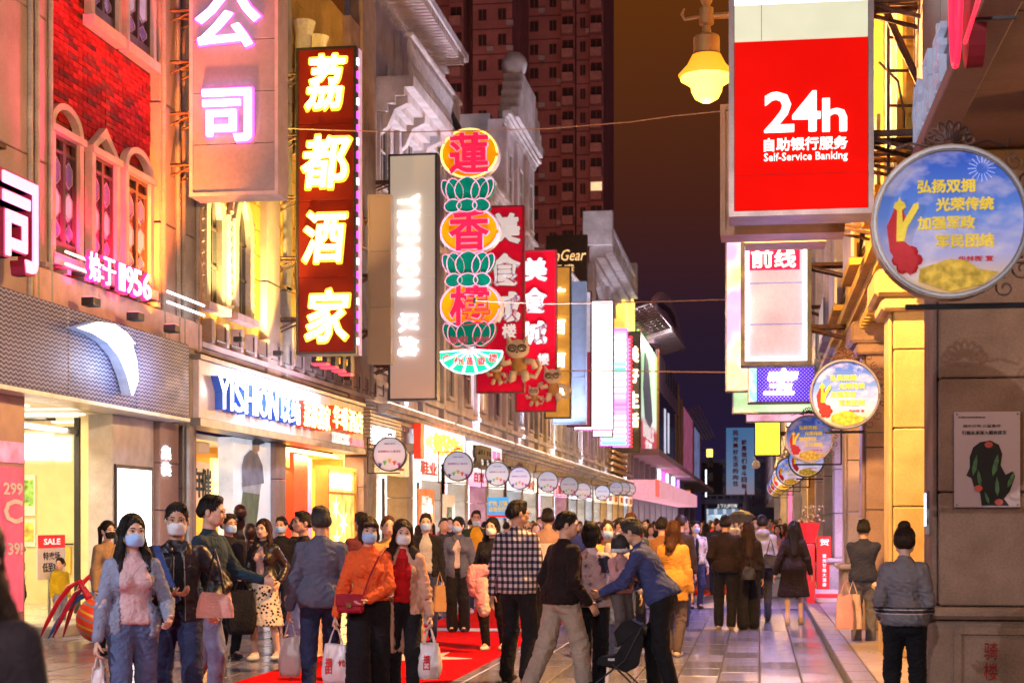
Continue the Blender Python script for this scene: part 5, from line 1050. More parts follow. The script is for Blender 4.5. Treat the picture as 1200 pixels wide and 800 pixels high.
def round_sign(x, Y, z, side, label, kind='sky', e=.75, dia=.85, detail=2, near=False, post=None):
    """side=+1: bracket arm runs to the right wall, -1 to the left"""
    t = thing('round_sign', label, 'round sign', (x, Y, z-dia/2), 'round signs on wrought iron brackets'); r_ = dia/2; n = 40 if detail > 1 else 24
    q = MB(); q.prism(ring(x, z, r_*.93, n=n), FY(Y), -.045, .045); o = q.mesh('face', None)
    # object coordinates centred on the disc
    for v in o.vertices: v.co = v.co-Vector((x, Y, z))
    fixn(o); o = link_mesh('face', o, disc_mats(kind, e), t); o.location = (0, 0, dia/2)
    q = MB(); q.strip(ring(x, z, r_, n=n), ring(x, z, r_*.925, n=n), FY(Y), -.07, .07, True); q.build('rim', metal_d if detail < 2 else mat('rim_bronze', (.22, .16, .13), rough=.35, metal=.8), t)
    if detail > 1: q = MB(); q.tube([(a, Y-.07, b) for a, b in ring(x, z, r_*.96, n=41)], .012, 5); q.build('rim_bead', metal_g, t)
    yel = mat('print_yellow', (.85, .62, .03), rough=.5, emit=.25, ecol=(1, .72, .02)); rd = mat('print_crimson', (.5, .01, .02), emit=.2, ecol=(.8, .02, .02)); yy = Y-.047
    if kind == 'sky':
        if detail > 0:
            for j, (s_, dx) in enumerate((('弘扬双拥', -.02), ('光荣传统', .08), ('加强军政', -.02), ('军民团结', .08))):
                letters(s_, yel, t, x+dx*dia/.85, z+(.245-.125*j)*dia*.95, .36*dia, .085*dia, 'Y', yy, -1, .008, .03)
            letters('华林街 宣', rd, t, x+.16*dia, z-.24*dia, .22*dia, .035*dia, 'Y', yy, -1, .006, .02)
        q = MB(); q.prism([(x+a*dia, z+b*dia) for a, b in ((-.40, -.02), (-.34, .12), (-.30, .10), (-.27, 0), (-.29, -.12), (-.24, -.16), (-.2, -.26), (-.25, -.34), (-.32, -.28), (-.38, -.18))], FY(yy), -.012, 0); q.build('ribbon_print', rd, t)
        q = MB(); q.prism([(x+a*dia, z+b*dia) for a, b in ((-.34, -.12), (-.335, .08), (-.36, .10), (-.35, .13), (-.33, .14), (-.32, .17), (-.31, .14), (-.29, .13), (-.28, .10), (-.305, .08), (-.30, .0), (-.23, .12), (-.2, .13), (-.2, .09), (-.27, -.03), (-.29, -.12))], FY(yy), -.02, -.013); q.build('column_print', yel, t)
        q = MB(); q.prism([(x+a*dia, z+b*dia) for a, b in ((-.2, -.38), (-.19, -.3), (-.1, -.27), (0, -.24), (.1, -.25), (.18, -.31), (.3, -.33), (.2, -.41), (0, -.45))], FY(yy), -.012, 0); q.build('golden_print', mat('print_gold', (.62, .40, .04), var=.5, nscale=18, emit=.3, ecol=(.8, .5, .05)), t)
        if detail > 1:
            q = MB()
            for k in range(16): a = k*2*PI/16; q.tube([(x+.2*dia+.03*math.cos(a), yy-.006, z+.34*dia+.03*math.sin(a)), (x+.2*dia+.075*math.cos(a), yy-.006, z+.34*dia+.075*math.sin(a))], .0022, 3)
            stuff(q.build('firework_print', mat('print_sky', (.5, .6, .9), emit=.4, ecol=(.5, .6, 1)), t, fix=False))
            for k in range(6): q = MB(); a = k*PI/3; q.ball((x-.27*dia+.05*math.cos(a), yy-.004, z-.24*dia+.05*math.sin(a)), (.035, .008, .035), 8); q.build('flower_print', rd, t, True)
    else:
        letters('文明城市 共建共享', mat('print_navy', (.05, .06, .3)), t, x, z+.30*dia, .34*dia, .035*dia, 'Y', yy, -1, .006, .02) if detail > 0 else None
        letters('自觉践行人人爱卫生', mat('print_mixed', (.35, .03, .25)), t, x, z+.08*dia, .66*dia, .06*dia, 'Y', yy, -1, .006, .02)
        hc = [(.06, .07, .3), (.15, .5, .1), (.7, .5, .02), (.7, .08, .04), (.4, .03, .3)]
        for k in range(5):
            hx_ = x+(-.28+.14*k)*dia; hz = z-(.33-.06*(2-abs(k-2)))*dia; q = MB(); q.ball((hx_, yy-.004, hz), (.032*dia, .008, .045*dia), 8)
            for j in range(5): a = R(40+25*j); q.tube([(hx_, yy-.005, hz), (hx_+.085*dia*math.cos(a), yy-.005, hz+.095*dia*math.sin(a))], .009*dia, 4)
            q.build('hand_print', mat('hand_%d' % k, hc[k], emit=.25, ecol=hc[k]), t)
    xb = post if post is not None else x+side*(r_+.14); q = MB(); rr_ = .014
    q.tube([(x-side*r_*.55, Y+.03, z-r_-.03), (xb, Y+.03, z-r_-.03)], .018, 6); q.build('arm', metal_d, t, fix=False); q = MB(); q.tube([(xb, Y+.03, z-r_-.03), (xb, Y+.03, z+r_*.95)], .018, 6); q.build('post', metal_d, t, fix=False)
    if side < 0: q = MB(); q.tube([(xb, Y+.03, z+r_*.95), (x-r_*.4, Y+.03, z+r_*.95)], .014, 6); q.build('top_bar', metal_d, t, fix=False)
    if detail > 0:
        q = MB(); s_ = dia
        for a, b, c_, d_, e_ in ((.47, -.30, .08, 1.4, 1), (.53, -.12, .06, 1.2, -1), (.55, .06, .07, 1.2, 1), (.50, .28, .09, 1.4, -1), (.36, -.42, .07, 1.3, 1), (.42, .40, .06, 1.3, 1)): scroll(q, x+side*a*s_, z+b*s_, Y+.03, c_*s_, PI/2, d_, e_*side, .006)
        for e_ in (-1, 1): scroll(q, x+e_*.13*s_, z+.545*s_, Y, .05*s_, PI/2 if e_ > 0 else PI/2, 1.2, e_, .007); q.tube([(x+e_*.1*s_, Y, z+.50*s_), (x+e_*.24*s_, Y, z+.53*s_), (x+e_*.36*s_, Y, z+.49*s_), (x+e_*.38*s_, Y, z+.54*s_)], .007, 5)
        stuff(q.build('scrollwork', mat('iron_brown', (.10, .05, .04), rough=.5, metal=.5), t, fix=False))
        for k in range(7):
            a = R(15+25*k); pts = petal(x+.085*s_*math.cos(a), z+(.53+.075*math.sin(a))*s_, .045*s_, .11*s_, a-PI/2); q = MB(); q.tube([(u, Y, v) for u, v in pts], .008*s_/.85, 5); q.build('shell_rib', mat('iron_brown', ()), t, fix=False)
    return t
# right hand row
XS = 1.06
def rs_at(cx, cy, r_px, side, label, kind, e, det, post=None):
    dep = .425*F/r_px; X, Y = onD(cx, dep); z = CH+(612-cy)/F*dep; return round_sign(X, Y, z, side, label, kind, e, detail=det, post=post)
rs_at(1112, 262, 90, 1, 'largest round blue sign with yellow slogans, nearest the camera at upper right', 'sky', .30, 2, post=1.75)
rs_at(990, 462, 41, 1, 'second round slogan sign, fixed to the yellow lit stone column', 'sky', .50, 2)
rs_at(948, 514, 28, 1, 'third round slogan sign, below and left of the one on the yellow column', 'sky', .25, 2)
for k, (cx, cy, r_, w) in enumerate(((945, 538, 21.5, 'half hidden directly behind the third round sign'), (926, 552, 17, 'tallest pale one of the far stack of round slogan signs'), (918, 560, 14.5, 'second from the front in the far stack of round slogan signs'), (913, 566, 12.5, 'third in the far stack of round slogan signs'), (909, 571, 11, 'last and smallest round slogan sign in the far right stack'))): rs_at(cx, cy, r_, 1, w, 'sky', .8, 1 if k < 2 else 0)
LL = [(457, 532, 20.5, 'leftmost pinkish round sign with painted hands beside the hotel entrance', .5), (537, 546, 18, 'round hands sign under the white sign with orange characters', .55), (583, 555, 14.5, 'round hands sign below the black lettered shop sign', .55), (609, 560, 13.5, 'brighter round hands sign touching its left neighbour', .85), (642, 564, 12.5, 'round hands sign alone in front of the grey pier', .55), (667, 569, 11, 'dim purple grey round hands sign of an overlapping pair', .18), (683, 575, 10, 'paler round sign overlapping the dim purple one', .5), (706, 577, 9, 'small bright round hands sign left of the timber slat front', .8), (722, 572, 8, 'first of three overlapping small round signs before the pink awning', .4), (731, 572, 7.6, 'middle of three overlapping small round signs before the pink awning', .4), (738, 573, 7.3, 'last of three overlapping small round signs before the pink awning', .4)]
for k, (cx, cy, r_, w, e) in enumerate(LL): rs_at(cx, cy, r_, -1, w, 'pale', e, 1 if k < 4 else 0)
# ================================================================ LEFT: white arcaded row, mall, towers, end of the street
def grp_building(name, label, p0, p1, ztop, m, rows, cols, win=(1.0, 1.9), zb=5.2, lit=.12, corn=True, x=XL, seed=0, glow_shop=None, pier=stone_g, sh=True, ground=True, fm=None):
    random.seed(seed); b = bldg(name, label, (YX(p0, x)+YX(p1, x))/2, x=x); ya, yb = YX(p0, x), YX(p1, x); bx(b, 'wall', m, x-.6, x-.0, ya, yb, 4.4, ztop)
    cw_ = (yb-ya)/cols; rh = (ztop-zb-.6)/rows
    for i in range(cols):
        for j in range(rows):
            yc = ya+(i+.5)*cw_; w_ = min(win[0], cw_*.6); z = zb+j*rh+.45
            window(b, yc-w_/2, yc+w_/2, z, z+min(win[1], rh*.7), X=x, lit=glass_w if random.random() < lit else None, fm=fm or stone_w, nh=1)
        bx(b, 'pilaster', m, x, x+.16, ya+i*cw_+.02, ya+i*cw_+.32, 4.8, ztop-.3, .02)
    if corn:
        cornice(b, ya, yb, ztop-.02, X=x, m=fm or stone_w); 
        for j in range(rows): bx(b, 'string_course', fm or stone_w, x, x+.2, ya, yb, zb+j*rh-.02, zb+j*rh+.14, .01)
    cornice(b, ya, yb, 4.3, X=x, m=stone_w, steps=((.25, .12), (.5, .12), (.62, .14)), dent=True, name='shop_cornice')
    if ground:
        n = max(1, int((yb-ya)/4.2)); 
        for i in range(n+1):
            y = ya+(yb-ya)*i/n
            for z0, z1 in ((0, .95), (.96, 2.3), (2.31, 3.6)): bx(b, 'pier_block', pier, x-.5, x+.12, y-.35, y+.35, z0, z1, .015)
            bx(b, 'pier_capital', stone_w, x-.5, x+.3, y-.45, y+.45, 3.61, 3.85, .03)
        bx(b, 'lintel', pier, x-.5, x+.05, ya, yb, 3.86, 4.29)
        for i in range(n):
            y0, y1 = ya+(yb-ya)*i/n+.36, ya+(yb-ya)*(i+1)/n-.36; c_, e_, n_ = (glow_shop or [((1, .9, .75), 1.2, 'w')])[i % len(glow_shop or [1])]
            bx(b, 'shop_front', mat('front_%s_%s' % (name, n_), tuple(min(.9, q) for q in c_), emit=e_, ecol=c_, var=.5, nscale=.9), x-1.0, x-.9, y0, y1, 0, 3.5)
            bx(b, 'shop_sign', mat('fsign_%s_%s' % (name, n_), tuple(min(.8, q) for q in c_[::-1]), emit=e_*.8, ecol=c_, var=.2), x-.1, x+.16, y0, y1, 2.9, 3.58, .02)
            if sh: letters(random.choice(['美食', '服饰', '鞋业', '百货', '茶饮']), mat('print_red', ()), b, (y0+y1)/2, 3.24, (y1-y0)*.6, .42, 'X', x+.17, 1, .02, .03)
            bx(b, 'display_case', metal_d, x-.88, x-.80, y0+.3, y0+.38, 0, 2.9); bx(b, 'display_case', metal_d, x-.88, x-.80, y1-.38, y1-.3, 0, 2.9)
            light('AREA', 'shop_light', (x-.2, (y0+y1)/2, 2.8), 26*e_, c_, y1-y0, (0, R(50), 0), b, .4)
    bx(b, 'added_led_line', G['softw'], x+.50, x+.56, ya+.2, yb-.2, 4.69, 4.73); light('AREA', 'cornice_fill', (x+.56, (ya+yb)/2, 4.78), (34 if ya < 95 else 14)*(yb-ya), (.90, .84, 1), yb-ya, (R(180), R(-12), 0), b, .15)  # LED line and lamp added to brighten the upper facade
    return b
W1 = ((1, .92, .82), 1.5, 'w'); P1 = ((1, .5, .7), 1.3, 'p'); O1 = ((1, .55, .2), 1.4, 'o'); C1 = ((.85, .9, 1), 1.6, 'c')
b3 = grp_building('white_building', 'white stuccoed building with a big corniced balcony behind the fashion sign', 430, 514, 15.6, plast_l, 2, 3, win=(.9, 2.0), seed=2, glow_shop=[O1, W1], lit=0)
ya, yb = YX(431, XL), YX(514, XL)
yA, yB = YX(441, XL), YX(505, XL)
# deep balcony with panelled soffit, balusters and roof slats
z = 12.5; q = MB()
for p_, h, o_ in ((.3, .2, 0), (.5, .2, .2), (.75, .22, .4), (1.0, .3, .62)): q.box(XL, XL+p_, yA, yB, z+o_, z+o_+h)
q.build('balcony', stone_w, b3, fix=False)
for k in range(4): y = yA+.2+k*(yB-yA-.6)/3; q = MB(); q.prism([(0, 0), (.8, 0), (.8, -.2), (.45, -.35), (.25, -.8), (0, -1.0)], lambda u, v, d: (XL+u, y+d, z+.44+v), 0, .3); q.build('console', stone_w, b3)
for k in range(30):
    y = yA+.1+k*(yB-yA-.2)/29; q = MB(); q.lathe([(.05, 0), (.08, .15), (.04, .4), (.08, .8), (.05, 1.0)], (XL+.88, y, z+.93), 8); q.build('baluster', stone_w, b3)
bx(b3, 'handrail', stone_w, XL+.78, XL+1.0, yA, yB, z+1.94, z+2.06, .02)
bx(b3, 'eave', stone_w, XL-.3, XL+1.1, yA-.3, yB+.5, 15.9, 16.15, .02)
for k in range(26): y = yA+k*(yB-yA)/26; bx(b3, 'roof_slat', mat('slat_pale', (.6, .5, .5)), XL-.2, XL+1.06, y, y+.14, 15.65, 15.89)
bx(b3, 'brick_strip', stone_b, XL-.1, XL+.24, YX(430, XL)-1.4, YX(430, XL), 8.5, 15, .02)
for k, y in enumerate((ya+2.0, ya+6.5)):
    q = MB(); q.tube([(XL+.1, y, 4.9), (XL+.1, y, 14)], .06, 8); q.build('drainpipe', stone_w, b3, fix=False)
# ground floor signs of this block
X = XL+.5
ws_ = thing('shop_sign', 'white lit sign with orange characters and yellow stripes over the tan shop', 'shop sign', (X, YX(520, X), 3.3)); y0, y1 = YX(497, X), YX(545, X)
bx(ws_, 'panel', G['ledw'], X-.2, X, y0, y1, 3.42, 4.42, .02); bx(ws_, 'end_panel', mat('panel_scarlet', ()), X-.2, X+.01, y0-.5, y0-.01, 3.42, 4.42)
for c, a, b_ in (('好', 509, 514), ('又', 518, 523), ('来', 527, 532)): letters(c, G['orange'], ws_, YX((a+b_)/2, X), 3.95, 1.4, .62, 'X', X+.03, 1, .08, .03, name='character')
for a, b_ in ((499, 504), (536, 541)): letters('小吃', G['amber'], ws_, YX((a+b_)/2, X), 3.95, 1.1, .5, 'X', X+.03, 1, .03, .02)
ws_ = thing('shop_sign', 'white sign with tall black characters and pink squares past the orange lettered one', 'shop sign', (X, YX(570, X), 3.3)); y0, y1 = YX(553, X), YX(588, X); bx(ws_, 'panel', mat('panel_whitelit', (.8, .76, .8), emit=.8, ecol=(1, .9, .98)), X-.2, X, y0, y1, 3.35, 4.35, .02)
for j, c in enumerate('爱巴巴'): letters(c, blk, ws_, YX(557+j*6.5, X), 3.85, 1.3, .75, 'X', X+.02, 1, .08, .05, name='character')
for j in range(2):
    for k in range(2): bx(ws_, 'pink_square', mat('square_pink', (.8, .2, .5), emit=.7, ecol=(1, .2, .6)), X+.002, X+.03, YX(577+j*5, X), YX(580.5+j*5, X), 3.5+k*.4, 3.8+k*.4)
rf = thing('roller_front', 'grey slatted shop front with white characters left of the tan vertical sign', 'shop front', (XL, YX(450, XL), 3.3)); y0, y1 = YX(434, XL+.3), YX(470, XL+.3)
for k in range(14): bx(rf, 'slat', mat('slat_grey', (.55, .55, .6), rough=.3, metal=.5), XL+.1, XL+.3, y0, y1, 3.5+k*.09, 3.565+k*.09)
letters('和润', G['white'], rf, YX(448, XL+.3), 3.85, 2.4, .45, 'X', XL+.33, 1, .04, .03)
pb = thing('poster', 'orange food poster with white lettering left of the tan doorway', 'poster', (XL+.2, YX(500, XL), .6)); y0, y1 = YX(491, XL+.2), YX(509, XL+.2); bx(pb, 'board', mat('poster_orange', (.7, .18, .05), emit=.5, ecol=(1, .25, .08), var=.3), XL+.15, XL+.2, y0, y1, .9, 2.6)
letters('澳门\n莲香楼\n手信', wpr, pb, (y0+y1)/2, 2.0, (y1-y0)*.7, .8, 'X', XL+.205, 1, .01, .02)
pb = thing('poster', 'pale poster with a dark leafy head profile on the far tan pier', 'poster', (XL+.2, YX(528, XL), .9)); y0, y1 = YX(520, XL+.2), YX(533, XL+.2); bx(pb, 'board', mat('poster_cream', (.7, .6, .5), emit=.3, ecol=(1, .8, .6)), XL+.15, XL+.2, y0, y1, 1.1, 2.5); bx(pb, 'print', mat('print_leafy', (.05, .12, .05), var=.8, nscale=9), XL+.205, XL+.215, y0+.5, y1-.5, 1.3, 2.1)
pb = thing('poster', 'blue and yellow self-service barbecue hotpot poster on a stand in the crowd', 'poster', (XL+1.2, YX(580, XL), 1.0)); Xq = XL+1.6; Yq = dep2Y(583, 52); a, b_ = onY(571, 600, Yq), onY(596, 582, Yq)
bx(pb, 'board', mat('poster_blue', (.05, .3, .6), emit=.5, ecol=(.05, .4, 1)), a[0], b_[0], Yq, Yq+.05, onY(580, 607, Yq)[1], b_[1]); letters('烤肉 火锅\n自助餐厅', mat('print_yellow', ()), pb, (a[0]+b_[0])/2, onY(583, 593, Yq)[1], .6, .35, 'Y', Yq-.002, -1, .01, .02); bx(pb, 'red_strip', mat('sale_red', ()), a[0], b_[0], Yq-.004, Yq-.001, onY(583, 606, Yq)[1], onY(583, 603, Yq)[1]); bx(pb, 'leg', metal_d, a[0]+.3, a[0]+.34, Yq+.01, Yq+.04, 0, onY(580, 607, Yq)[1])
b4 = grp_building('grey_building', 'pale grey arcade building hidden behind the lotus and red signs', 515, 588, 14, plast_l, 3, 4, seed=3, glow_shop=[W1, P1, W1], lit=.1)
b5 = grp_building('pediment_building', 'tall white building with a scrolled rooftop pediment right of the lotus sign', 589, 626, 17.6, plast_l, 4, 3, seed=4, glow_shop=[C1, W1], win=(1.1, 2.2), lit=0)
yc = YX(600, XL); q = MB()
for k in range(5): q.box(XL-.3, XL+.5, yc-1.5+.3*k, yc+6-.6*k, 17.9+.42*k, 18.32+.42*k)
q.build('pediment', stone_w, b5, fix=False); q = MB(); q.ball((XL+.1, yc, 20.4), .55, 12); q.build('finial', stone_w, b5, True)
bx(b5, 'attic', stone_w, XL-3, XL-.61, YX(592, XL), YX(625, XL), 15, 18)
b6_ = grp_building('cream_building', 'cream arcade building behind the orange and slate hanging signs', 627, 662, 13.2, plast_c, 3, 4, seed=5, glow_shop=[W1, P1, C1], lit=.15)
b7 = grp_building('white_arcade_building', 'white arcade building beneath the glowing LED signs', 663, 692, 14.5, stone_w, 3, 4, seed=6, glow_shop=[C1, W1], lit=.15)
b8 = grp_building('belvedere_building', 'white building topped by a balustraded rooftop tower with an arch', 693, 722, 13.5, stone_w, 2, 4, seed=7, glow_shop=[W1, O1], lit=.1)
ya = YX(692, XL); yt = YX(724, XL); zt = 13.8
for i in range(3): bx(b8, 'tower_pier', stone_w, XL-.5, XL+.3, ya+i*(yt-ya)/2-.5, ya+i*(yt-ya)/2+.5, zt, 17.2, .05)
for i in range(2):
    a = ya+i*(yt-ya)/2+.5; e = ya+(i+1)*(yt-ya)/2-.5; c = (a+e)/2; w_ = (e-a)/2; q = MB(); q.strip([(a, 17.2), (a, 17.19)]+[(a, 17.18)]+[(c-w_*math.cos(PI*k/8), 17.2) for k in range(9)]+[(e, 17.2)], [(a, 15), (a, 15.01)]+[(a, 15.02)]+[(c-w_*math.cos(PI*k/8), 15.2+1.6*math.sin(PI*k/8)) for k in range(9)]+[(e, 15.2)], FX(XL-.3), 0, .3); q.build('arch', stone_w, b8); bx(b8, 'arch_back', stone_g, XL-.5, XL-.45, a, e, zt, 17.1)
cornice(b8, ya-.6, yt+.6, 17.2, m=stone_w, steps=((.4, .3), (.9, .3), (1.4, .4)))
for k in range(26): y = ya+k*(yt-ya)/25; q = MB(); q.lathe([(.08, 0), (.13, .2), (.06, .6), (.12, 1.1)], (XL+1.1, y, 18.2), 6); q.build('baluster', stone_w, b8)
bx(b8, 'rail', stone_w, XL+.95, XL+1.3, ya-.6, yt+.6, 19.3, 19.55); 
for y in (ya-.4, yt+.2): bx(b8, 'rail_pier', stone_w, XL-.4, XL+1.4, y-.4, y+.4, 18.2, 20.3, .05)
b9 = grp_building('slat_building', 'dark two storey front clad in lit timber slats before the mall', 723, 739, 11.0, stone_g, 2, 4, seed=8, glow_shop=[O1, C1], lit=.3)
ysl = YX(717, XL+.5)
for k in range(14): bx(b9, 'timber_slat', mat('timber_lit', (.6, .4, .22)), XL+.2, XL+.5, ysl, ysl+14, 4.6+k*.42, 4.8+k*.42)
bx(b9, 'lit_crown', mat('crown_yellow', (.9, .7, .15), emit=2.0, ecol=(1, .65, .12), var=.5, nscale=.6), XL-.5, XL+.6, YX(722, XL), YX(735, XL), 15.4, 18.6)
bx(b9, 'crown_base', metal_d, XL-.6, XL+.7, YX(721, XL), YX(736, XL), 14.4, 15.35)
bx(b9, 'dark_tower', stone_g, XL-4, XL-.55, YX(724, XL), YX(738, XL), 11, 17.2)
# roof sign
Yg = dep2Y(660, 92); rg = thing('roof_sign', 'dark rooftop hoarding with thin gold script lettering', 'roof sign', (onD(660, 92)[0], Yg, 13)); a = onY(640, 276, Yg); b_ = onY(688, 322, Yg)
bx(rg, 'board', mat('board_dark', (.04, .025, .02)), a[0], b_[0], Yg, Yg+.3, 13, a[1]); letters('mGear', mat('gold_script', (.8, .5, .2), emit=1.1, ecol=(1, .6, .25)), rg, *onY(666, 299, Yg), 42/F*92, 13/F*92, 'Y', Yg-.02, -1, .05, -.0, .3); letters('元盛', mat('gold_script', ()), rg, *onY(660, 314, Yg), 26/F*92, 8/F*92, 'Y', Yg-.02, -1, .05, 0)
for a_ in (.2, .5, .8): bx(rg, 'post', metal_d, a[0]+(b_[0]-a[0])*a_, a[0]+(b_[0]-a[0])*a_+.15, Yg+.3, Yg+.5, 10, 18)
# ---- mall
XM = XL-.0; ml = bldg('shopping_mall', 'modern shopping mall with giant billboards and a pale curved fin on its roof', YX(780, XM)); ya, yb = YX(740, XM), YX(822, XM); grey_m = mat('mall_grey', (.16, .14, .20), rough=.5, var=.15, nscale=.3); mg2 = mat('mall_pale', (.30, .26, .34), rough=.5, var=.12, nscale=.2)
bx(ml, 'wall', grey_m, XM-14, XM-.3, ya, yb, 7.2, 17.6); bx(ml, 'soffit', mat('mall_soffit', (.45, .3, .35)), XM-2, XM+2.2, ya, yb, 7.0, 7.5)
def mp(px): return YX(px, XM)
def board(nm, a, b_, z0, z1, m, par=ml, fr=mat('frame_gold', ())):
    o = bx(par, nm, m, XM-.28, XM-.05, mp(a), mp(b_), z0, z1); 
    for y in (mp(a), mp(b_)): bx(o, 'edge_trim', fr, XM-.04, XM+.08, y-.3, y+.3, z0, z1)
    return o
def green_ad(n, l, v): s = sepn(n, l, v); return ramp(n, l, mathn(n, l, 'MULTIPLY', s[2], .05), [(.38, (.45, .05, .08)), (.52, (.5, .08, .1)), (.55, (.75, .9, .8)), (.7, (.5, .95, .5)), (.95, (.25, .85, .2))])
board('billboard', 738.5, 749, 8.0, 17.4, mat('bill_dark', (.08, .07, .06), emit=.2, ecol=(.3, .3, .4)))
board('billboard', 750, 770, 7.6, 18.2, mpat('bill_green', green_ad, col=(.5, .5, .5), emit_pat=.75))
q = MB(); q.prism([(mp(754), 13.5), (mp(756), 16.8), (mp(759), 16.4), (mp(763), 13), (mp(764), 11.2), (mp(761), 10.4), (mp(756), 11)], FX(XM-.04), 0, .1); q.build('dark_motif', mat('bill_dark', ()), ml)
letters('BIBLS', wpr, ml, mp(760), 9.9, 14, 1.2, 'X', XM-.0, 1, .05, .03); letters('优惠', wpr, ml, mp(760), 8.7, 9, .8, 'X', XM-.0, 1, .05, .02)
board('glass_bay', 771.5, 792, 7.6, 15, mat('bay_dark', (.03, .03, .05), rough=.2)); 
for k, a in enumerate((779, 783)): bx(ml, 'light_strip', mat('strip_pale', (.6, .6, .7), emit=.8, ecol=(.8, .8, 1)), XM-.04, XM+.0, mp(a), mp(a+1.4), 8.5+k, 14)
board('panel_wall', 771.5, 795, 15.2, 19.2, mg2); 
for k in range(5): bx(ml, 'slot_window', metal_d, XM-.04, XM+.02, mp(780+k*3), mp(781.4+k*3), 17, 19)
board('tile_column', 796, 799, 7.6, 18, mat('tile_warm', (.5, .35, .3)))
board('billboard', 800, 812, 8.2, 17.5, mat('bill_rose', (.35, .12, .2), emit=.35, ecol=(.6, .15, .3), var=.4, nscale=.4)); board('billboard', 813, 820, 8.2, 17, mat('bill_blue', (.18, .22, .4), emit=.35, ecol=(.3, .35, .7), var=.5, nscale=.3))
# fin
q = MB(); f_ = [onX(x, y, XM-.5) for x, y in ((764, 402), (762, 380), (764, 362), (769, 348), (775, 342), (783, 348), (790, 365), (796, 385), (799, 412))]; q.prism(f_, FX(XM-.9), 0, .6); q.build('roof_fin', mat('fin_pale', (.55, .42, .50), rough=.5), ml)
q = MB(); f_ = [onX(x, y, XM-.2) for x, y in ((771, 356), (777, 355), (786, 362), (791, 372), (793, 384), (788, 376), (783, 366), (776, 362))]; q.prism(f_, FX(XM-.28), 0, .1); q.build('fin_opening', metal_d, ml)
pgm = mat('pergola_metal', (.5, .45, .45), rough=.3, metal=.7)
for (a, b_, n_, zz) in ((738, 786, 26, 18.6), (806, 828, 16, 18.2)):
    for k in range(n_): y = mp(a)+(mp(b_)-mp(a))*k/(n_-1); q = MB(); zk = zz+(3.0*k/(n_-1) if a < 800 else 0); q.tube([(XM-1, y, zk-.5), (XM+1.7, y, zk+.3)], .09, 4); q.build('pergola_bar', pgm, ml, fix=False)
    for k in range(5): x_ = XM-.6+k*.55; q = MB(); up_ = 3.6 if a < 800 else 0; q.tube([(x_, mp(a), zz-.38+k*.16), (x_, mp(b_), zz-.38+k*.16+up_)], .06, 4); q.build('pergola_rail', pgm, ml, fix=False)
# lower storey
for k in range(12):
    a = 741+k*6.6; bx(ml, 'column', mg2, XM-.6, XM+.1, mp(a)-.5, mp(a)+.5, 0, 7.0, .05)
bx(ml, 'pink_awning', mat('awning_pink', (.8, .35, .45), emit=.6, ecol=(1, .45, .55), var=.15), XM+.3, XM+2.6, YX(734, XM), YX(792, XM), 3.5, 4.9); bx(ml, 'shop_front', G['softw'], XM-.9, XM-.8, YX(738, XM), YX(797, XM), 0, 3.4)
for k, (a, b_, m_) in enumerate(((769, 771, 'cool'), (774, 776, 'magenta'), (786, 788, 'cool'), (792, 793.5, 'violet'), (779, 780, 'wpink'))): bx(ml, 'light_column', G[m_], XM+.12, XM+.3, mp(a), mp(b_), 4.6, 6.9)
bx(ml, 'screen', mat('shop_redlit', (.7, .1, .08), emit=1.0, ecol=(1, .12, .1)), XM+2.62, XM+2.7, YX(758, XM+2), YX(762, XM+2), 3.5, 4.8)
fg = thing('wall_flag', 'orange red vertical flag sign at the end of the pink awning', 'flag', (XM+1, mp(806), 3)); Yf = dep2Y(806, 200); bx(fg, 'cloth', mat('flag_orange_glow', (.8, .2, .04), emit=.9, ecol=(1, .25, .05)), *[onY(p, 590, Yf)[0] for p in (803, 809)], Yf, Yf+.2, onY(806, 590, Yf)[1], onY(806, 575, Yf)[1]); bx(fg, 'pole', metal_g, XM-.2, onY(809, 590, Yf)[0], Yf+.2, Yf+.35, onY(806, 574.5, Yf)[1], onY(806, 573.5, Yf)[1])  # flag cloth given its own glow
tl = thing('light_tube', 'vertical blue white light tube at the far corner of the mall', 'light', (XM, mp(826), 2)); Yf = dep2Y(827, 300); bx(tl, 'tube', G['cool'], onY(826.6, 580, Yf)[0], onY(828, 580, Yf)[0], Yf, Yf+.3, onY(827, 582, Yf)[1], onY(827, 550, Yf)[1]); bx(tl, 'mount', metal_g, onY(822, 580, Yf)[0], onY(826.5, 580, Yf)[0], Yf, Yf+.3, onY(827, 566, Yf)[1], onY(827, 565, Yf)[1])
ys_ = thing('box_sign', 'small yellow lit box sign hanging beyond the mall corner', 'sign', (XM, mp(830), 10)); Yf = dep2Y(831, 310); bx(ys_, 'box', G['amber'], onY(828, 530, Yf)[0], onY(835, 530, Yf)[0], Yf, Yf+1, onY(831, 535, Yf)[1], onY(831, 526, Yf)[1]); bx(ys_, 'arm', metal_d, onY(822, 580, Yf)[0], onY(828, 580, Yf)[0], Yf, Yf+.3, onY(827, 528, Yf)[1], onY(827, 527, Yf)[1])
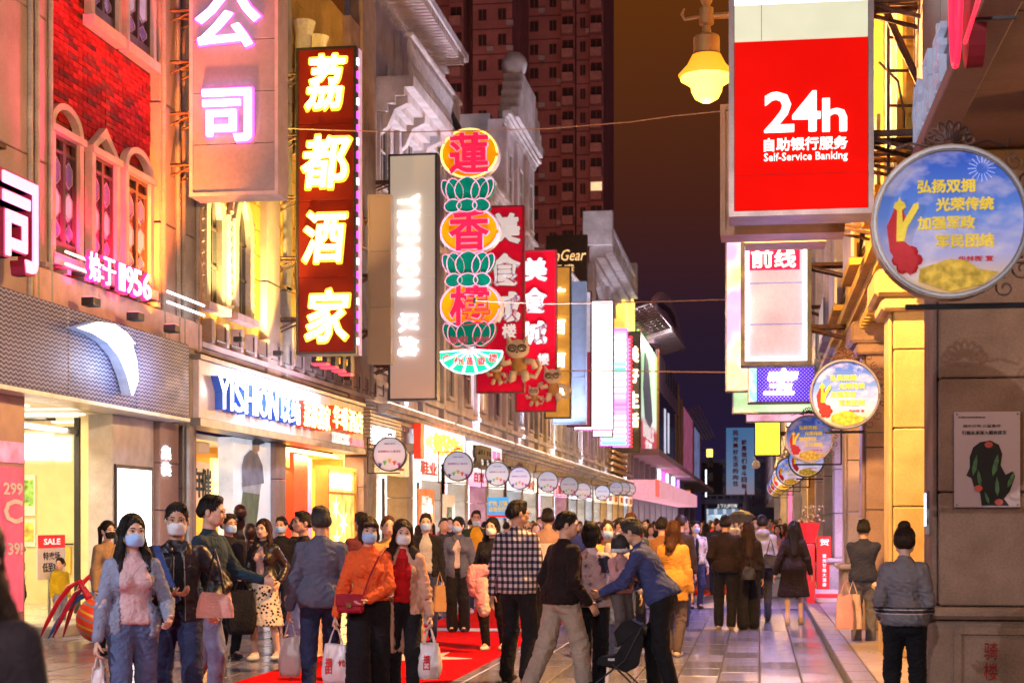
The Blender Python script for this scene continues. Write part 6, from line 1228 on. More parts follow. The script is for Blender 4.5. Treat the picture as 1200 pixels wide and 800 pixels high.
# ---- high-rise towers far behind
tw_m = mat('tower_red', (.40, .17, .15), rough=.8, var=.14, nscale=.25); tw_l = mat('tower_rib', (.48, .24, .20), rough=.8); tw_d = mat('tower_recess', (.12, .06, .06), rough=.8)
def highrise(label, Yt, spans, z1, seed):
    random.seed(seed); x0 = onY(spans[0][0], 300, Yt)[0]; t = thing('high_rise', label, 'tower block', (x0, Yt, 0)); fh = 3.0; nfl = int(z1/fh)
    for a, b_, typ in spans:
        xa, xb = onY(a, 300, Yt)[0], onY(b_, 300, Yt)[0]; of = dict(w=0, b=-1.3, g=1.6, f=-.5)[typ]
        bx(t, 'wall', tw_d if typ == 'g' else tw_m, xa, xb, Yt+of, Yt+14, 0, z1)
        nw = max(1, round((b_-a)/22)) if typ in 'wf' else 1
        for k in range(nfl):
            z = k*fh+.2
            if z < 14: continue
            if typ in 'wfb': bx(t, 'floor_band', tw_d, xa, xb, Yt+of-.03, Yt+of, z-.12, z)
            for i in range(nw):
                cx = xa+(xb-xa)*(i+.5)/nw; w_ = min(1.1, (xb-xa)/nw*.4) if typ != 'b' else (xb-xa)*.8; lit = random.random() < .018
                fr = bx(t, 'window', mat('tower_glass', (.05, .03, .03), rough=.3) if not lit else (glass_w if random.random() < .7 else mat('glass_green', (.3, .5, .4), emit=1.0, ecol=(.4, .8, .6))), cx-w_/2, cx+w_/2, Yt+of-.06, Yt+of-.001, z+1.0, z+2.3)
                if typ == 'b' or random.random() < .35:
                    if typ == 'b': q = MB(); q.prism([(cx-w_/2-.2, 0), (cx+w_/2+.2, 0), (cx+w_/2, -1.0), (cx-w_/2, -1.0)], lambda u, v, d: (u, Yt+of-.07+v, z+d), -.1, 1.0); q.build('balcony', tw_l, t)
                    else: bx(t, 'air_conditioner', mat('ac_grey', (.45, .4, .38)), cx+w_/2+.1, cx+w_/2+.9, Yt+of-.5, Yt+of-.001, z+.2, z+.8)
                if not lit: bx(fr, 'sash', tw_m, cx-.03, cx+.03, Yt+of-.1, Yt+of-.061, z+1.0, z+2.3)
    return t
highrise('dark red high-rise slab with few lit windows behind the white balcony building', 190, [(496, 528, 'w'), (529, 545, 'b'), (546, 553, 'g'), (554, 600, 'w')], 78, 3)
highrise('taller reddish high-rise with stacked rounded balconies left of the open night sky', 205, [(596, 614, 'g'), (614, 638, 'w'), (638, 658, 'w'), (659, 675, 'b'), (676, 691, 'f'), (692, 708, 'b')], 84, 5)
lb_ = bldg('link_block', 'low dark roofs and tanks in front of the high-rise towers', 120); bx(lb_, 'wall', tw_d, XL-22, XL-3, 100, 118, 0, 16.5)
for fx_, fy_ in ((XL-14, 116), (XL-8, 116)):  # rooftop lamps and cases added to light the towers
    bx(lb_, 'added_lamp_case', metal_d, fx_-.3, fx_+.3, fy_-.3, fy_+.3, 16.51, 17.0, .02); light('SPOT', 'tower_fill', (fx_, fy_, 17.3), 9000, (1, .42, .34), .3, (R(112), 0, R(6)), lb_)
bx(ml, 'added_lamp_case', metal_d, XM-3.2, XM-2.8, mp(770)-.3, mp(770)+.3, 17.61, 18.0, .02); light('POINT', 'fin_fill', (XM+2.6, mp(766), 19.0), 900, (1, .75, .85), .1, parent=ml)  # lamp and case added to brighten the fin
# ---- end of the street
Ye = dep2Y(870, 345); eb = thing('end_building', 'dim concrete building closing the end of the street behind the blue billboard', 'building', (0, Ye, 0)); em = mat('end_grey', (.16, .14, .20), rough=.7); 
def E_(px, py): return onY(px, py, Ye)
bx(eb, 'wall', em, E_(822, 0)[0], E_(960, 0)[0], Ye, Ye+10, 0, E_(870, 540)[1]); bx(eb, 'side_block', mat('end_dark', (.05, .045, .07)), E_(826, 0)[0], E_(847, 0)[0], Ye-3, Ye-.01, 0, E_(836, 545)[1]); bx(eb, 'parapet', mat('end_pale', (.3, .27, .34)), E_(822, 0)[0], E_(960, 0)[0], Ye-.4, Ye-.01, E_(870, 542)[1], E_(870, 538)[1])
for k in range(8):
    for j in range(3): bx(eb, 'window', mat('end_window', (.04, .04, .07), rough=.2), E_(829+k*14, 0)[0], E_(836+k*14, 0)[0], Ye-3.1 if k < 1 else Ye-.1, Ye-3.01 if k < 1 else Ye-.02, E_(800, 580-j*16)[1], E_(800, 570-j*16)[1])
bb = thing('billboard', 'big sky blue billboard with two columns of red characters at the end of the street', 'billboard', (E_(877, 0)[0], Ye-2, 0)); Yb = Ye-3.5
def B_(px, py): return onY(px, py, Yb)
bx(bb, 'panel', mpat('bill_sky', lambda n, l, v: ramp(n, l, mathn(n, l, 'ADD', mathn(n, l, 'MULTIPLY', sepn(n, l, v)[2], .045), mathn(n, l, 'MULTIPLY', noisen(n, l, v, .4), .18)), [(.28, (.35, .15, .05)), (.42, (.45, .35, .45)), (.6, (.25, .38, .62)), (1.0, (.10, .26, .55))]), col=(.3, .4, .6), emit_pat=.42), B_(851, 0)[0], B_(884, 0)[0], Yb, Yb+.4, B_(870, 579)[1], B_(870, 501)[1])
for k in range(9): letters('人民对美好生活的向往'[k+1], mat('print_red', ()), bb, *B_(862, 507+k*7.4), 6/F*340, 6/F*340, 'Y', Yb-.01, -1, .1, .04, name='character')
for k in range(8): letters('就是我们奋斗目标'[k], mat('print_red', ()), bb, *B_(872, 518+k*7.3), 6/F*340, 6/F*340, 'Y', Yb-.01, -1, .1, .04, name='character')
for a in (853, 868, 882): bx(bb, 'post', metal_d, B_(a, 0)[0], B_(a, 0)[0]+.3, Yb+.4, Yb+.8, 5, B_(870, 579)[1])
fb = thing('footbridge', 'dark footbridge crossing the far end of the street with white lettering', 'footbridge', (B_(870, 0)[0], Ye-10, 0)); Yf = Ye-12
def F_(px, py): return onY(px, py, Yf)
bx(fb, 'deck', mat('bridge_grey', (.14, .11, .17)), F_(822, 0)[0], F_(975, 0)[0], Yf, Yf+4, F_(870, 590)[1], F_(870, 584)[1]); bx(fb, 'handrail', mat('end_pale', ()), F_(822, 0)[0], F_(975, 0)[0], Yf-.1, Yf, F_(870, 580.5)[1], F_(870, 579.3)[1])
for k in range(14): bx(fb, 'rail_post', mat('end_pale', ()), F_(824+k*8, 0)[0], F_(825+k*8, 0)[0], Yf-.1, Yf, F_(870, 584)[1], F_(870, 580.6)[1])
for a in (826, 872, 940): bx(fb, 'pier', em, F_(a, 0)[0], F_(a+3, 0)[0], Yf+1, Yf+3, 0, F_(870, 590)[1])
cg = thing('canopy_gate', 'low market canopy with a blue patterned band and white lettering beneath the footbridge', 'canopy', (F_(847, 0)[0], Yf-4, 0)); Yc = Yf-4
bx(cg, 'band', mpat('band_blue', lambda n, l, v: ramp(n, l, mathn(n, l, 'SINE', mathn(n, l, 'MULTIPLY', sepn(n, l, v)[0], 3.5)), [(.3, (.15, .25, .4)), (.6, (.6, .65, .75))]), col=(.4, .4, .5), emit_pat=.8), onY(828, 0, Yc)[0], onY(866, 0, Yc)[0], Yc, Yc+1, onY(840, 602, Yc)[1], onY(840, 596, Yc)[1]); letters('上下九步行街', wpr, cg, *onY(852, 592.5, Yc), 24/F*330, 5/F*330, 'Y', Yc, -1, .1, .03)
bx(cg, 'lit_stall', mat('stall_cool', (.6, .7, .8), emit=.9, ecol=(.7, .85, 1), var=.5, nscale=.3), onY(828, 0, Yc)[0], onY(866, 0, Yc)[0], Yc+1, Yc+1.3, 0, onY(840, 602.5, Yc)[1])
q = MB(); cx_, cz_ = onY(874, 600, Yc+2); q.tube([(cx_, Yc+2, cz_-3), (cx_, Yc+2, cz_), (cx_, Yc+2, cz_+5)], [1.2, .8, .05], 8); sp_ = thing('spire', 'small pale pointed spire standing under the footbridge', 'spire', (cx_, Yc+2, 0)); q.build('cone', mat('end_pale', ()), sp_); bx(sp_, 'base', mat('end_pale', ()), cx_-1, cx_+1, Yc+1.2, Yc+2.8, 0, cz_-3)
# ================================================================ RIGHT: arcade columns and buildings above
for k, (yc, m_, w_, zt) in enumerate(((13.9, stone_b, 1.6, 4.7), (18.5, stone_y, 1.1, 4.4), (23.2, stone_b, 1.1, 4.4), (27.9, stone_y, 1.0, 4.4), (32.6, stone_w, 1.0, 4.4), (37.5, stone_g, 1.0, 4.4), (43, stone_w, 1.0, 4.4), (50, stone_y, 1.0, 4.4), (58, stone_g, 1.0, 4.4), (70, stone_w, 1.0, 4.4), (86, stone_w, 1.0, 4.4), (110, stone_g, 1, 4.4), (150, stone_w, 1, 4.4))):
    lab = ['brown stone arcade column nearest the camera with a poster on it', 'yellow lit stone arcade column behind the woman with a bun', 'brown arcade column just past the yellow one', 'pale green tinged arcade column past the brown one', 'white arcade column beside the red booth', 'grey arcade column beyond the red booth', 'seventh arcade column, white, toward the far end', 'yellowish slim arcade column in the far row', 'grey slim arcade column in the far row', 'white slim column before the long far gap', 'far white arcade column', 'far grey arcade column', 'farthest arcade column'][k]
    t = thing('arcade_column', lab, 'column', (XR+.5, yc, 0), 'columns of the right hand arcade'); d_ = .95
    bx(t, 'plinth', m_, XR-.10, XR+w_+.1, yc-.10, yc+d_+.1, .0, .80, .035); bx(t, 'plinth_moulding', m_, XR-.17, XR+w_+.17, yc-.17, yc+d_+.17, .803, .90, .03)
    if k < 6:
        bx(t, 'panel_border', m_, XR+.10, XR+w_-.10, yc-.125, yc-.102, .68, .74); bx(t, 'panel_border', m_, XR+.10, XR+.16, yc-.125, yc-.102, .12, .679)
    zs = [.903]+[.903+(zt-.903)*i/4 for i in range(1, 5)] if k < 8 else [.903, zt]
    stone_course(t, XR+.0, XR+w_, yc, yc+d_, zs, m_, .010)
    if k < 4: bx(t, 'corner_strip', m_, XR-.045, XR-.004, yc+.12, yc+d_-.12, .92, zt-.05, .01)
    if k: bx(t, 'capital', m_, XR-.14, XR+w_+.1, yc-.12, yc+d_+.12, zt-.45, zt-.30, .03); bx(t, 'capital', m_, XR-.22, XR+w_+.1, yc-.18, yc+d_+.18, zt-.297, zt, .04)
sealm = mat('seal_red', (.35, .02, .015), rough=.7)
sl = thing('carved_mark', 'faint red seal characters carved on the plinth of the nearest brown column', 'carving', (XR+.6, 13.7, .3))
Ys = 13.9-.11; 
for c, cy in (('骑', 762), ('楼', 786)): x, z = onY(1161, cy, Ys); letters(c, sealm, sl, x, z, .11, .14, 'Y', Ys, -1, .006, .0, name='character')
Yp = 13.9-.004; ps = thing('wall_poster', 'white poster with a leafy head profile on the nearest brown column', 'poster', (onY(1156, 540, Yp)[0], Yp, 2)); a = onY(1118, 594, Yp); b_ = onY(1195, 482, Yp)
bx(ps, 'sheet', mat('poster_white', (.62, .50, .52), rough=.5, var=.03), a[0], b_[0], Yp-.02, Yp, a[1], b_[1]); 
def pp(name, m, pl, k=0): q = MB(); q.prism([onY(x, y, Yp) for x, y in pl], FY(Yp-.022-k*.002), -.002, 0); return q.build(name, m, ps)
ink = mat('print_ink', (.015, .018, .02)); lf = mat('print_leaf', (.10, .26, .12), var=.4, nscale=30); cr_ = mat('print_coral', (.65, .12, .10))
pp('head_print', ink, [(1140, 524), (1148, 518), (1160, 516), (1170, 521), (1174, 532), (1172, 545), (1178, 556), (1186, 552), (1189, 558), (1183, 575), (1176, 584), (1182, 592), (1150, 592), (1148, 575), (1141, 570), (1138, 560), (1132, 557), (1136, 548), (1136, 535)])
for j, (cx, cy, l_, a_) in enumerate(((1142, 545, 22, 1.4), (1147, 560, 18, 1.7), (1166, 545, 24, 1.35), (1168, 570, 20, 1.6), (1184, 562, 18, 1.2), (1156, 583, 14, 1.9))):
    q = MB(); c0_ = onY(cx, cy, Yp); k_ = Yp/F; L_ = l_*k_*.55; q.prism([(c0_[0]+L_*math.cos(a_)*t_+L_*.22*w_*math.sin(a_), c0_[1]+L_*math.sin(a_)*t_-L_*.22*w_*math.cos(a_)) for t_, w_ in ((-1, 0), (-.4, 1), (.4, .8), (1, 0), (.4, -.8), (-.4, -1))], FY(Yp-.027), -.002, 0); q.build('leaf_print', lf, ps)
for cx, cy in ((1158, 521), (1146, 572), (1170, 588)): q = MB(); q.prism(ring(*onY(cx, cy, Yp), .035, .028, 8), FY(Yp-.03), -.002, 0); q.build('flower_print', cr_, ps)
letters('引领未来深入服务民生', ink, ps, *onY(1153, 507, Yp), .36, .034, 'Y', Yp-.021, -1, .003, .01); letters('城市文明 公益宣传', ink, ps, *onY(1150, 499, Yp), .30, .022, 'Y', Yp-.021, -1, .003, .0); letters('文明行动在我身边', ink, ps, *onY(1138, 489, Yp), .22, .014, 'Y', Yp-.021, -1, .003, .0)
for c_ in ((a[0]+.02, a[1]+.02), (b_[0]-.02, a[1]+.02), (a[0]+.02, b_[1]-.02), (b_[0]-.02, b_[1]-.02)): q = MB(); q.ball((c_[0], Yp-.024, c_[1]), .008, 6); q.build('pin', metal_g, ps)
ltw = thing('light_strip', 'slim white light strip on the inner corner of the nearest column', 'light', (XR-.1, 14.3, 2)); a = onX(1091, 572, XR-.1); bx(ltw, 'tube', G['cool'], XR-.085, XR-.07, 14.3, 14.33, CH-.03/1, CH+.25); bx(ltw, 'mount', metal_g, XR-.07, XR-.045, 14.28, 14.38, CH-.1, CH+.27)
# near building: brown beam with neon sign
rb1 = bldg('near_arcade_building', 'dark brown arcade building at the right edge with a red neon ring and pale letters', 10, x=XR); bm = mat('beam_brown', (.24, .14, .12), rough=.55, var=.15, nscale=1.2); bmr = mat('beam_rose', (.34, .20, .19), rough=.45, var=.2, nscale=1)
for k in range(7): bx(rb1, 'soffit_panel', bm, XR+.02, XR+6, 1+k*1.85, 2.84+k*1.85, 4.72, 4.9, .01)
for k in range(5): bx(rb1, 'ceiling_beam', bm, XR+.5, XR+5.5, 2.5+k*2.4, 2.75+k*2.4, 4.5, 4.715, .01)
for k in range(6): bx(rb1, 'fascia_panel', bmr if k % 2 == 0 else bm, XR-.12, XR+.01, 2+k*2.15, 4.14+k*2.15, 4.72, 6.1, .01)
bx(rb1, 'beam_lip', bm, XR-.22, XR+.015, 1, 14.9, 4.60, 4.715, .01); bx(rb1, 'upper_wall', bm, XR, XR+6, 1, 14.9, 6.11, 12)
bx(rb1, 'back_wall', bm, XR+4.2, XR+4.4, 1, 30, 0, 4.7)
def lz(px, py, X): return onX(px, py, X)
nr_ = thing('neon_ring', 'red neon ring sign seen edge-on under the upper right beam', 'neon sign', (XR-.3, lz(1120, 30, XR-.3)[0], 4.8)); yc, zc = lz(1120, 32, XR-.3); q = MB(); zc = 4.98
q.tube([(XR-.3, yc+.22*math.cos(a), zc+.58*math.sin(a)) for a in [2*PI*i/32 for i in range(33)]], .02, 8); q.build('neon_tube', G['lred'], nr_); q = MB(); q.tube([(XR-.28, yc+.10*math.cos(a), zc+.36*math.sin(a)) for a in [2*PI*i/32 for i in range(33)]], .015, 8); q.build('inner_tube', G['lred'], nr_); q = MB(); q.prism(ring(yc, zc, .25, .60, 32), FX(XR-.24), 0, .1); q.build('back_disc', mat('neon_backing', (.3, .01, .02)), nr_)
for c, y_ in (('H', 0), ('O', .7), ('T', 1.4), ('E', 2.1)): 
    pass
wl_ = thing('channel_lettering', 'pale metal channel letters on the beam next to the red neon ring', 'lettering', (XR-.3, 12, 4.9))
for j, c in enumerate('优品店'): letters(c, mat('letter_pale', (.35, .38, .48), rough=.3, emit=.25, ecol=(.6, .68, 1)), wl_, 14.0-j*.8, 5.05, .6, .5, 'X', XR-.14, -1, .05, .014, name='character')
q = MB(); a = lz(1148, 0, XR-.35); b_ = lz(1131, 50, XR-.35); rt = thing('neon_tube', 'straight red neon tube slanting past the red ring at the top right', 'neon light', (XR-.35, b_[0], b_[1])); q.tube([(XR-.35, b_[0]-.9, b_[1]+.1), (XR-.35, b_[0], b_[1])], .012, 8); q.build('tube', G['lred'], rt, fix=False); bx(rt, 'clip', metal_d, XR-.34, XR-.12, b_[0]-.31, b_[0]-.29, b_[1]+.03, b_[1]+.045)
light('AREA', 'neon_spill', (XR-.45, yc, zc), 12, (1, .05, .08), .5, (0, R(90), 0), nr_)
# ---- yellow lit building and its neighbours
def rbld(name, label, y0, y1, zt, m, n, rows=2, seed=0, lit=.4, lm=None, ww=1.0):
    random.seed(seed); b = bldg(name, label, (y0+y1)/2, x=XR); bx(b, 'wall', m, XR+.0, XR+6, y0, y1, 4.4, zt); bx(b, 'shop_front', mat('rfront_'+name, (.7, .5, .35), emit=.5, ecol=(1, .62, .4), var=.6, nscale=.7), XR+3.0, XR+3.2, y0, y1, 0.1, 4.4)
    cornice(b, y0, y1, 4.42, X=XR, s=-1, m=m, steps=((.08, .1), (.16, .12), (.26, .12)), name='string_course')
    cw_ = (y1-y0)/n
    for i in range(n):
        bx(b, 'pilaster', m, XR-.20, XR-.002, y0+i*cw_+.05, y0+i*cw_+.75, 4.78, zt-.4, .03); bx(b, 'pilaster_cap', m, XR-.28, XR-.002, y0+i*cw_-.02, y0+i*cw_+.82, zt-.395, zt-.1, .03)
        for j in range(rows):
            z = 5.2+j*(zt-5.2)/rows; yc = y0+i*cw_+.75+(cw_-.75)/2; w_ = min(ww, (cw_-.9)/2)
            window(b, yc-w_, yc+w_, z, z+(zt-5.2)/rows*.68, X=XR, s=-1, lit=lm if lm and random.random() < lit else None, fm=stone_w, nh=1)
            bx(b, 'balcony_rail', metal_g, XR-.32, XR-.28, yc-w_, yc+w_, z-.2, z+.5); bx(b, 'balcony_slab', m, XR-.34, XR-.17, yc-w_, yc+w_, z-.3, z-.21)
    cornice(b, y0, y1, zt, X=XR, s=-1, m=m); return b
gl_c = mat('glass_lit_cool', (.6, .6, .9), rough=.3, emit=1.3, ecol=(.75, .7, 1)); gl_p = mat('glass_lit_pink', (.8, .4, .7), rough=.3, emit=1.1, ecol=(1, .55, .85)); gl_y = mat('glass_lit_yellow', (.8, .6, .2), emit=1.2, ecol=(1, .72, .2))
rbld('ochre_building', 'ochre building above the arcade, lit orange by the street lamp', 15.0, 28.6, 13, plast_y, 3, 2, 1, .3, gl_y)
rbld('violet_lit_building', 'building with violet white lit windows past the ochre one on the right', 28.7, 45, 12, plast_l, 4, 2, 2, .8, gl_c)
rbld('pink_lit_building', 'building with pinkish lit windows behind the hanging LED signs on the right', 45.1, 70, 12.5, plast_l, 5, 2, 3, .7, gl_p)
rbld('pale_arcade_building', 'pale arcade building in the far right distance', 70.1, 120, 12, plast_c, 6, 2, 4, .4, gl_y)
rbld('far_arcade_building', 'farthest arcade building on the right before the footbridge', 120.1, 300, 12, plast_l, 8, 2, 5, .3, gl_c)
for k in range(5): t = thing('arcade_lamp', 'round ceiling lamp inside the right arcade bay %s' % ['before the brown column', 'between the brown and yellow columns', 'past the yellow column', 'by the person with pink bags', 'beside the red booth'][k], 'ceiling lamp', (XR+1.8, 11.5+k*4.7, 4.2)); q = MB(); q.lathe([(.18, 0), (.2, .05), (.12, .12)], (XR+1.8, 11.5+k*4.7, 4.2), 14); q.build('shade', G['amber'], t); light('POINT', 'lamp', (XR+1.8, 11.5+k*4.7, 4.05), 28, (1, .55, .2), .12, parent=t)
# ---- the 24 hour bank sign and its ladder truss
X_ = XR
redb = mpat('sign_red_lit', lambda n, l, v: ramp(n, l, noisen(n, l, v, .8, 2), [(.3, (.62, .003, .001)), (.7, (.75, .005, .002))]), col=(.7, .02, .01), rough=.6, spec=.04, emit_pat=.70); crm = mat('sign_cream_lit', (.62, .62, .42), rough=.35, emit=.55, ecol=(.85, .9, .62), var=.06)
t, Y, r_ = hang_sign(854, -60, 1024, 252, 14.0, 'big red and cream box sign reading 24h self-service banking at upper right', mat('sign_core', (.3, .3, .3)), mat('frame_steelwarm', (.42, .34, .32), rough=.35, metal=.6), .42, wall=XR+.2, brk=2, edge=.045)
x0, x1, z0, z1 = r_; zm = onY(940, 47, Y)[1]
bx(t, 'red_face', redb, x0+.05, x1-.05, Y-.008, Y+.010, z0+.05, zm); bx(t, 'cream_face', crm, x0+.05, x1-.05, Y-.008, Y+.010, zm+.006, onY(940, 4, Y)[1]); bx(t, 'upper_strip', G['white'], x0+.05, x1-.05, Y-.008, Y+.010, onY(940, 3, Y)[1], z1-.05)
bx(t, 'seam', mat('seam_grey', (.35, .36, .3)), onY(892, 20, Y)[0], onY(892.7, 20, Y)[0], Y-.0095, Y-.0085, zm+.006, onY(940, 4, Y)[1]); bx(t, 'seam', mat('seam_red', (.3, .0, .0)), x0+.05, x1-.05, Y-.0095, Y-.0085, onY(940, 150, Y)[1]-.4, onY(940, 150, Y)[1]-.397)
wl2 = mat('sign_white_lit', (.8, .85, .8), emit=.95, ecol=(.9, 1, .92), var=0)
for c, (cx, cy, w, h) in zip('24h', px_boxes([(913, 132, 34, 46), (945, 131, 32, 46), (978, 135, 28, 38)], Y)): letters(c, wl2, t, cx, cz := cy, w, h, 'Y', Y-.010, -1, .02, .022, name='character')
(cx, cz, w, h), = px_boxes([(944, 169, 98, 15)], Y); letters('自助银行服务', wl2, t, cx, cz, w, h, 'Y', Y-.010, -1, .02, .020); (cx, cz, w, h), = px_boxes([(944, 185, 98, 12)], Y); letters('Self-Service Banking', wl2, t, cx, cz, w, h, 'Y', Y-.010, -1, .02, .006)
tr = thing('ladder_truss', 'brown steel ladder truss bracing the red bank sign against the ochre wall', 'truss', (1.3, 14.7, 5)); Yt = 14.75
for px in (1041, 1073): a = onY(px, -60, Yt); b_ = onY(px, 210, Yt); q = MB(); q.tube([(a[0], Yt, a[1]), (b_[0], Yt, b_[1])], .016, 6); q.build('stile', metal_r, tr, fix=False)
for py in (5, 44, 83, 124, 163): a = onY(1041, py, Yt); b_ = onY(1073, py, Yt); q = MB(); q.tube([(a[0], Yt, a[1]), (b_[0], Yt, b_[1])], .014, 6); q.build('rung', metal_r, tr, fix=False)
q = MB(); a = onY(1018, -30, Yt-.1); b_ = onY(1078, 100, Yt-.1); q.tube([(a[0], Yt-.1, a[1]), (b_[0], Yt-.1, b_[1])], .035, 6); q.build('brace', metal_r, tr, fix=False)
hk = thing('hanging_hook', 'thin hooked iron rod hanging between the truss and the ochre wall', 'hook', (1.25, 15, 4.6)); q = MB(); q.tube([(*onY(1030, 73, 15)[:1], 15, onY(1030, 73, 15)[1]), (onY(1052, 95, 15)[0], 15, onY(1052, 95, 15)[1]), (onY(1059, 130, 15)[0], 15, onY(1059, 130, 15)[1]), (onY(1059, 150, 15)[0], 15, onY(1059, 150, 15)[1])], .012, 6); q.build('rod', metal_d, hk, fix=False)
t, Y, r_ = hang_sign(844, 120, 990, 274, 15.6, 'orange brown box sign mostly hidden behind the red bank sign', mat('sign_bronze', (.35, .2, .12), rough=.4), mat('frame_bronze', (.4, .22, .12), rough=.4), .4, wall=XR+.2, brk=1)
t, Y, r_ = hang_sign(873, 258, 968, 284, 18.5, 'glowing orange yellow box sign just under the red bank sign', mat('sign_amber', (.85, .5, .05), emit=1.1, ecol=(1, .52, .03), var=.15), mat('frame_bronze', ()), .5, wall=XR+.2, brk=1, edge=.03)
t, Y, r_ = hang_sign(868, 283, 951, 428, 25, 'grey box sign framed in white light with two characters on a red band', mat('sign_dimlilac', (.30, .28, .38), rough=.4, var=.12, nscale=2, emit=.40, ecol=(.7, .6, 1)), metal_d, .4, wall=XR+.2, brk=2, edge=.06, joints=2)
light('AREA', 'sign_light', ((r_[0]+r_[1])/2, Y+.15, r_[2]-.03), 70, (.5, .42, 1), 1.2, (R(-10), 0, 0), t, .05)
x0, x1, z0, z1 = r_
for a in ((x0+.07, x0+.13, z0+.07, z1-.02), (x1-.13, x1-.07, z0+.07, z1-.02), (x0+.13, x1-.13, z0+.07, z0+.13)): bx(t, 'light_tube', G['ledw'], a[0], a[1], Y-.05, Y-.015, a[2], a[3])
a = onY(877, 317, Y); b_ = onY(937, 289, Y); bx(t, 'red_band', mat('band_rose', (.8, .03, .10), emit=.8, spec=.05, ecol=(1, .01, .08)), a[0], b_[0], Y-.03, Y-.014, a[1], b_[1]); 
for c, p in (('前', (893, 303, 25, 22)), ('线', (920, 303, 25, 22))): (cx, cz, w, h), = px_boxes([p], Y); letters(c, G['softw'], t, cx, cz, w, h, 'Y', Y-.03, -1, .02, .022, name='character')
def led(n, l, v): return ramp(n, l, noisen(n, l, v, 1.1, 2), [(.3, (.3, 1, .6)), (.42, (1, .8, .4)), (.5, (1, .9, .8)), (.6, (.9, .5, 1)), (.72, (.4, .5, 1))])
def dots(n, l, v):
    s = sepn(n, l, v); a_ = mathn(n, l, 'SINE', mathn(n, l, 'MULTIPLY', s[0], 95)); b__ = mathn(n, l, 'SINE', mathn(n, l, 'MULTIPLY', s[2], 95)); return ramp(n, l, mathn(n, l, 'MULTIPLY', a_, b__), [(.35, (.05, .01, .42)), (.8, (.55, .4, 1))])
ledm = mpat('led_mixed', led, col=(.5, .5, .5), emit_pat=.95)
t, Y, r_ = hang_sign(850, 275, 940, 458, 33, 'multicoloured LED panel showing left of the framed grey sign', ledm, metal_g, .35, wall=XR, brk=1, edge=.03)
t, Y, r_ = hang_sign(876, 428, 956, 472, 29.5, 'violet dotted LED sign with one white brush character', mpat('led_violet', dots, col=(.3, .1, .6), emit_pat=1.3), metal_g, .35, wall=XR+.2, brk=1, edge=.03); (cx, cz, w, h), = px_boxes([(915, 447, 40, 30)], Y); letters('宝', G['white'], t, cx, cz, w, h, 'Y', Y-.02, -1, .02, .03, .2, name='character')
light('AREA', 'sign_light', ((r_[0]+r_[1])/2, Y+.15, r_[2]-.03), 90, (.45, .35, 1), 1.2, (R(-10), 0, 0), t, .05)
x0, x1, z0, z1 = r_; bx(t, 'side_led', mpat('led_mint', lambda n, l, v: ramp(n, l, noisen(n, l, v, 6, 1), [(.4, (.3, .9, .75)), (.6, (1, 1, 1))]), col=(.8, .8, .8), emit_pat=1.4), x0+.03, x0+.16, Y-.02, Y-.001, z0+.03, z1-.03)
t, Y, r_ = hang_sign(858, 440, 960, 484, 35, 'mint and cream LED sign below the violet one', mat('sign_mint', (.7, .9, .6), emit=.9, ecol=(.6, 1, .5), var=.3, nscale=1.5), metal_g, .35, wall=XR+.2, brk=1, edge=.03)
t, Y, r_ = hang_sign(874, 482, 958, 494, 39, 'thin pink and white lit sign under the mint one', mat('sign_blush', (.9, .5, .6), emit=.9, ecol=(1, .45, .6), var=.4, nscale=3), metal_g, .35, wall=XR, brk=1, edge=.02)
t, Y, r_ = hang_sign(884, 490, 915, 534, 43, 'bright yellow blank light box hanging at the centre right', mat('sign_lemon', (.9, .85, .05), emit=1.5, ecol=(1, .86, .05), var=.05), metal_d, .35, wall=XR, brk=1, edge=.03)
Yc_ = dep2Y(886, 46); cm = thing('security_camera', 'white dome camera on an arm under the yellow light box', 'camera', (onY(886, 545, Yc_)[0], Yc_, onY(886, 545, Yc_)[1])); x, z = onY(886, 543, Yc_); q = MB(); q.tube([(XR, Yc_, z+.25), (x, Yc_, z+.25), (x-.05, Yc_, z+.18), (x, Yc_, z+.06)], .03, 6); q.build('arm', white_pl, cm); q = MB(); q.ball((x, Yc_, z-.03), .12, 10); q.build('dome', white_pl, cm, True)
t, Y, r_ = hang_sign(921, 492, 952, 500, 40, 'narrow white lit shop sign beside the second round sign', G['softw'], metal_d, .3, wall=XR, brk=1, edge=.02)
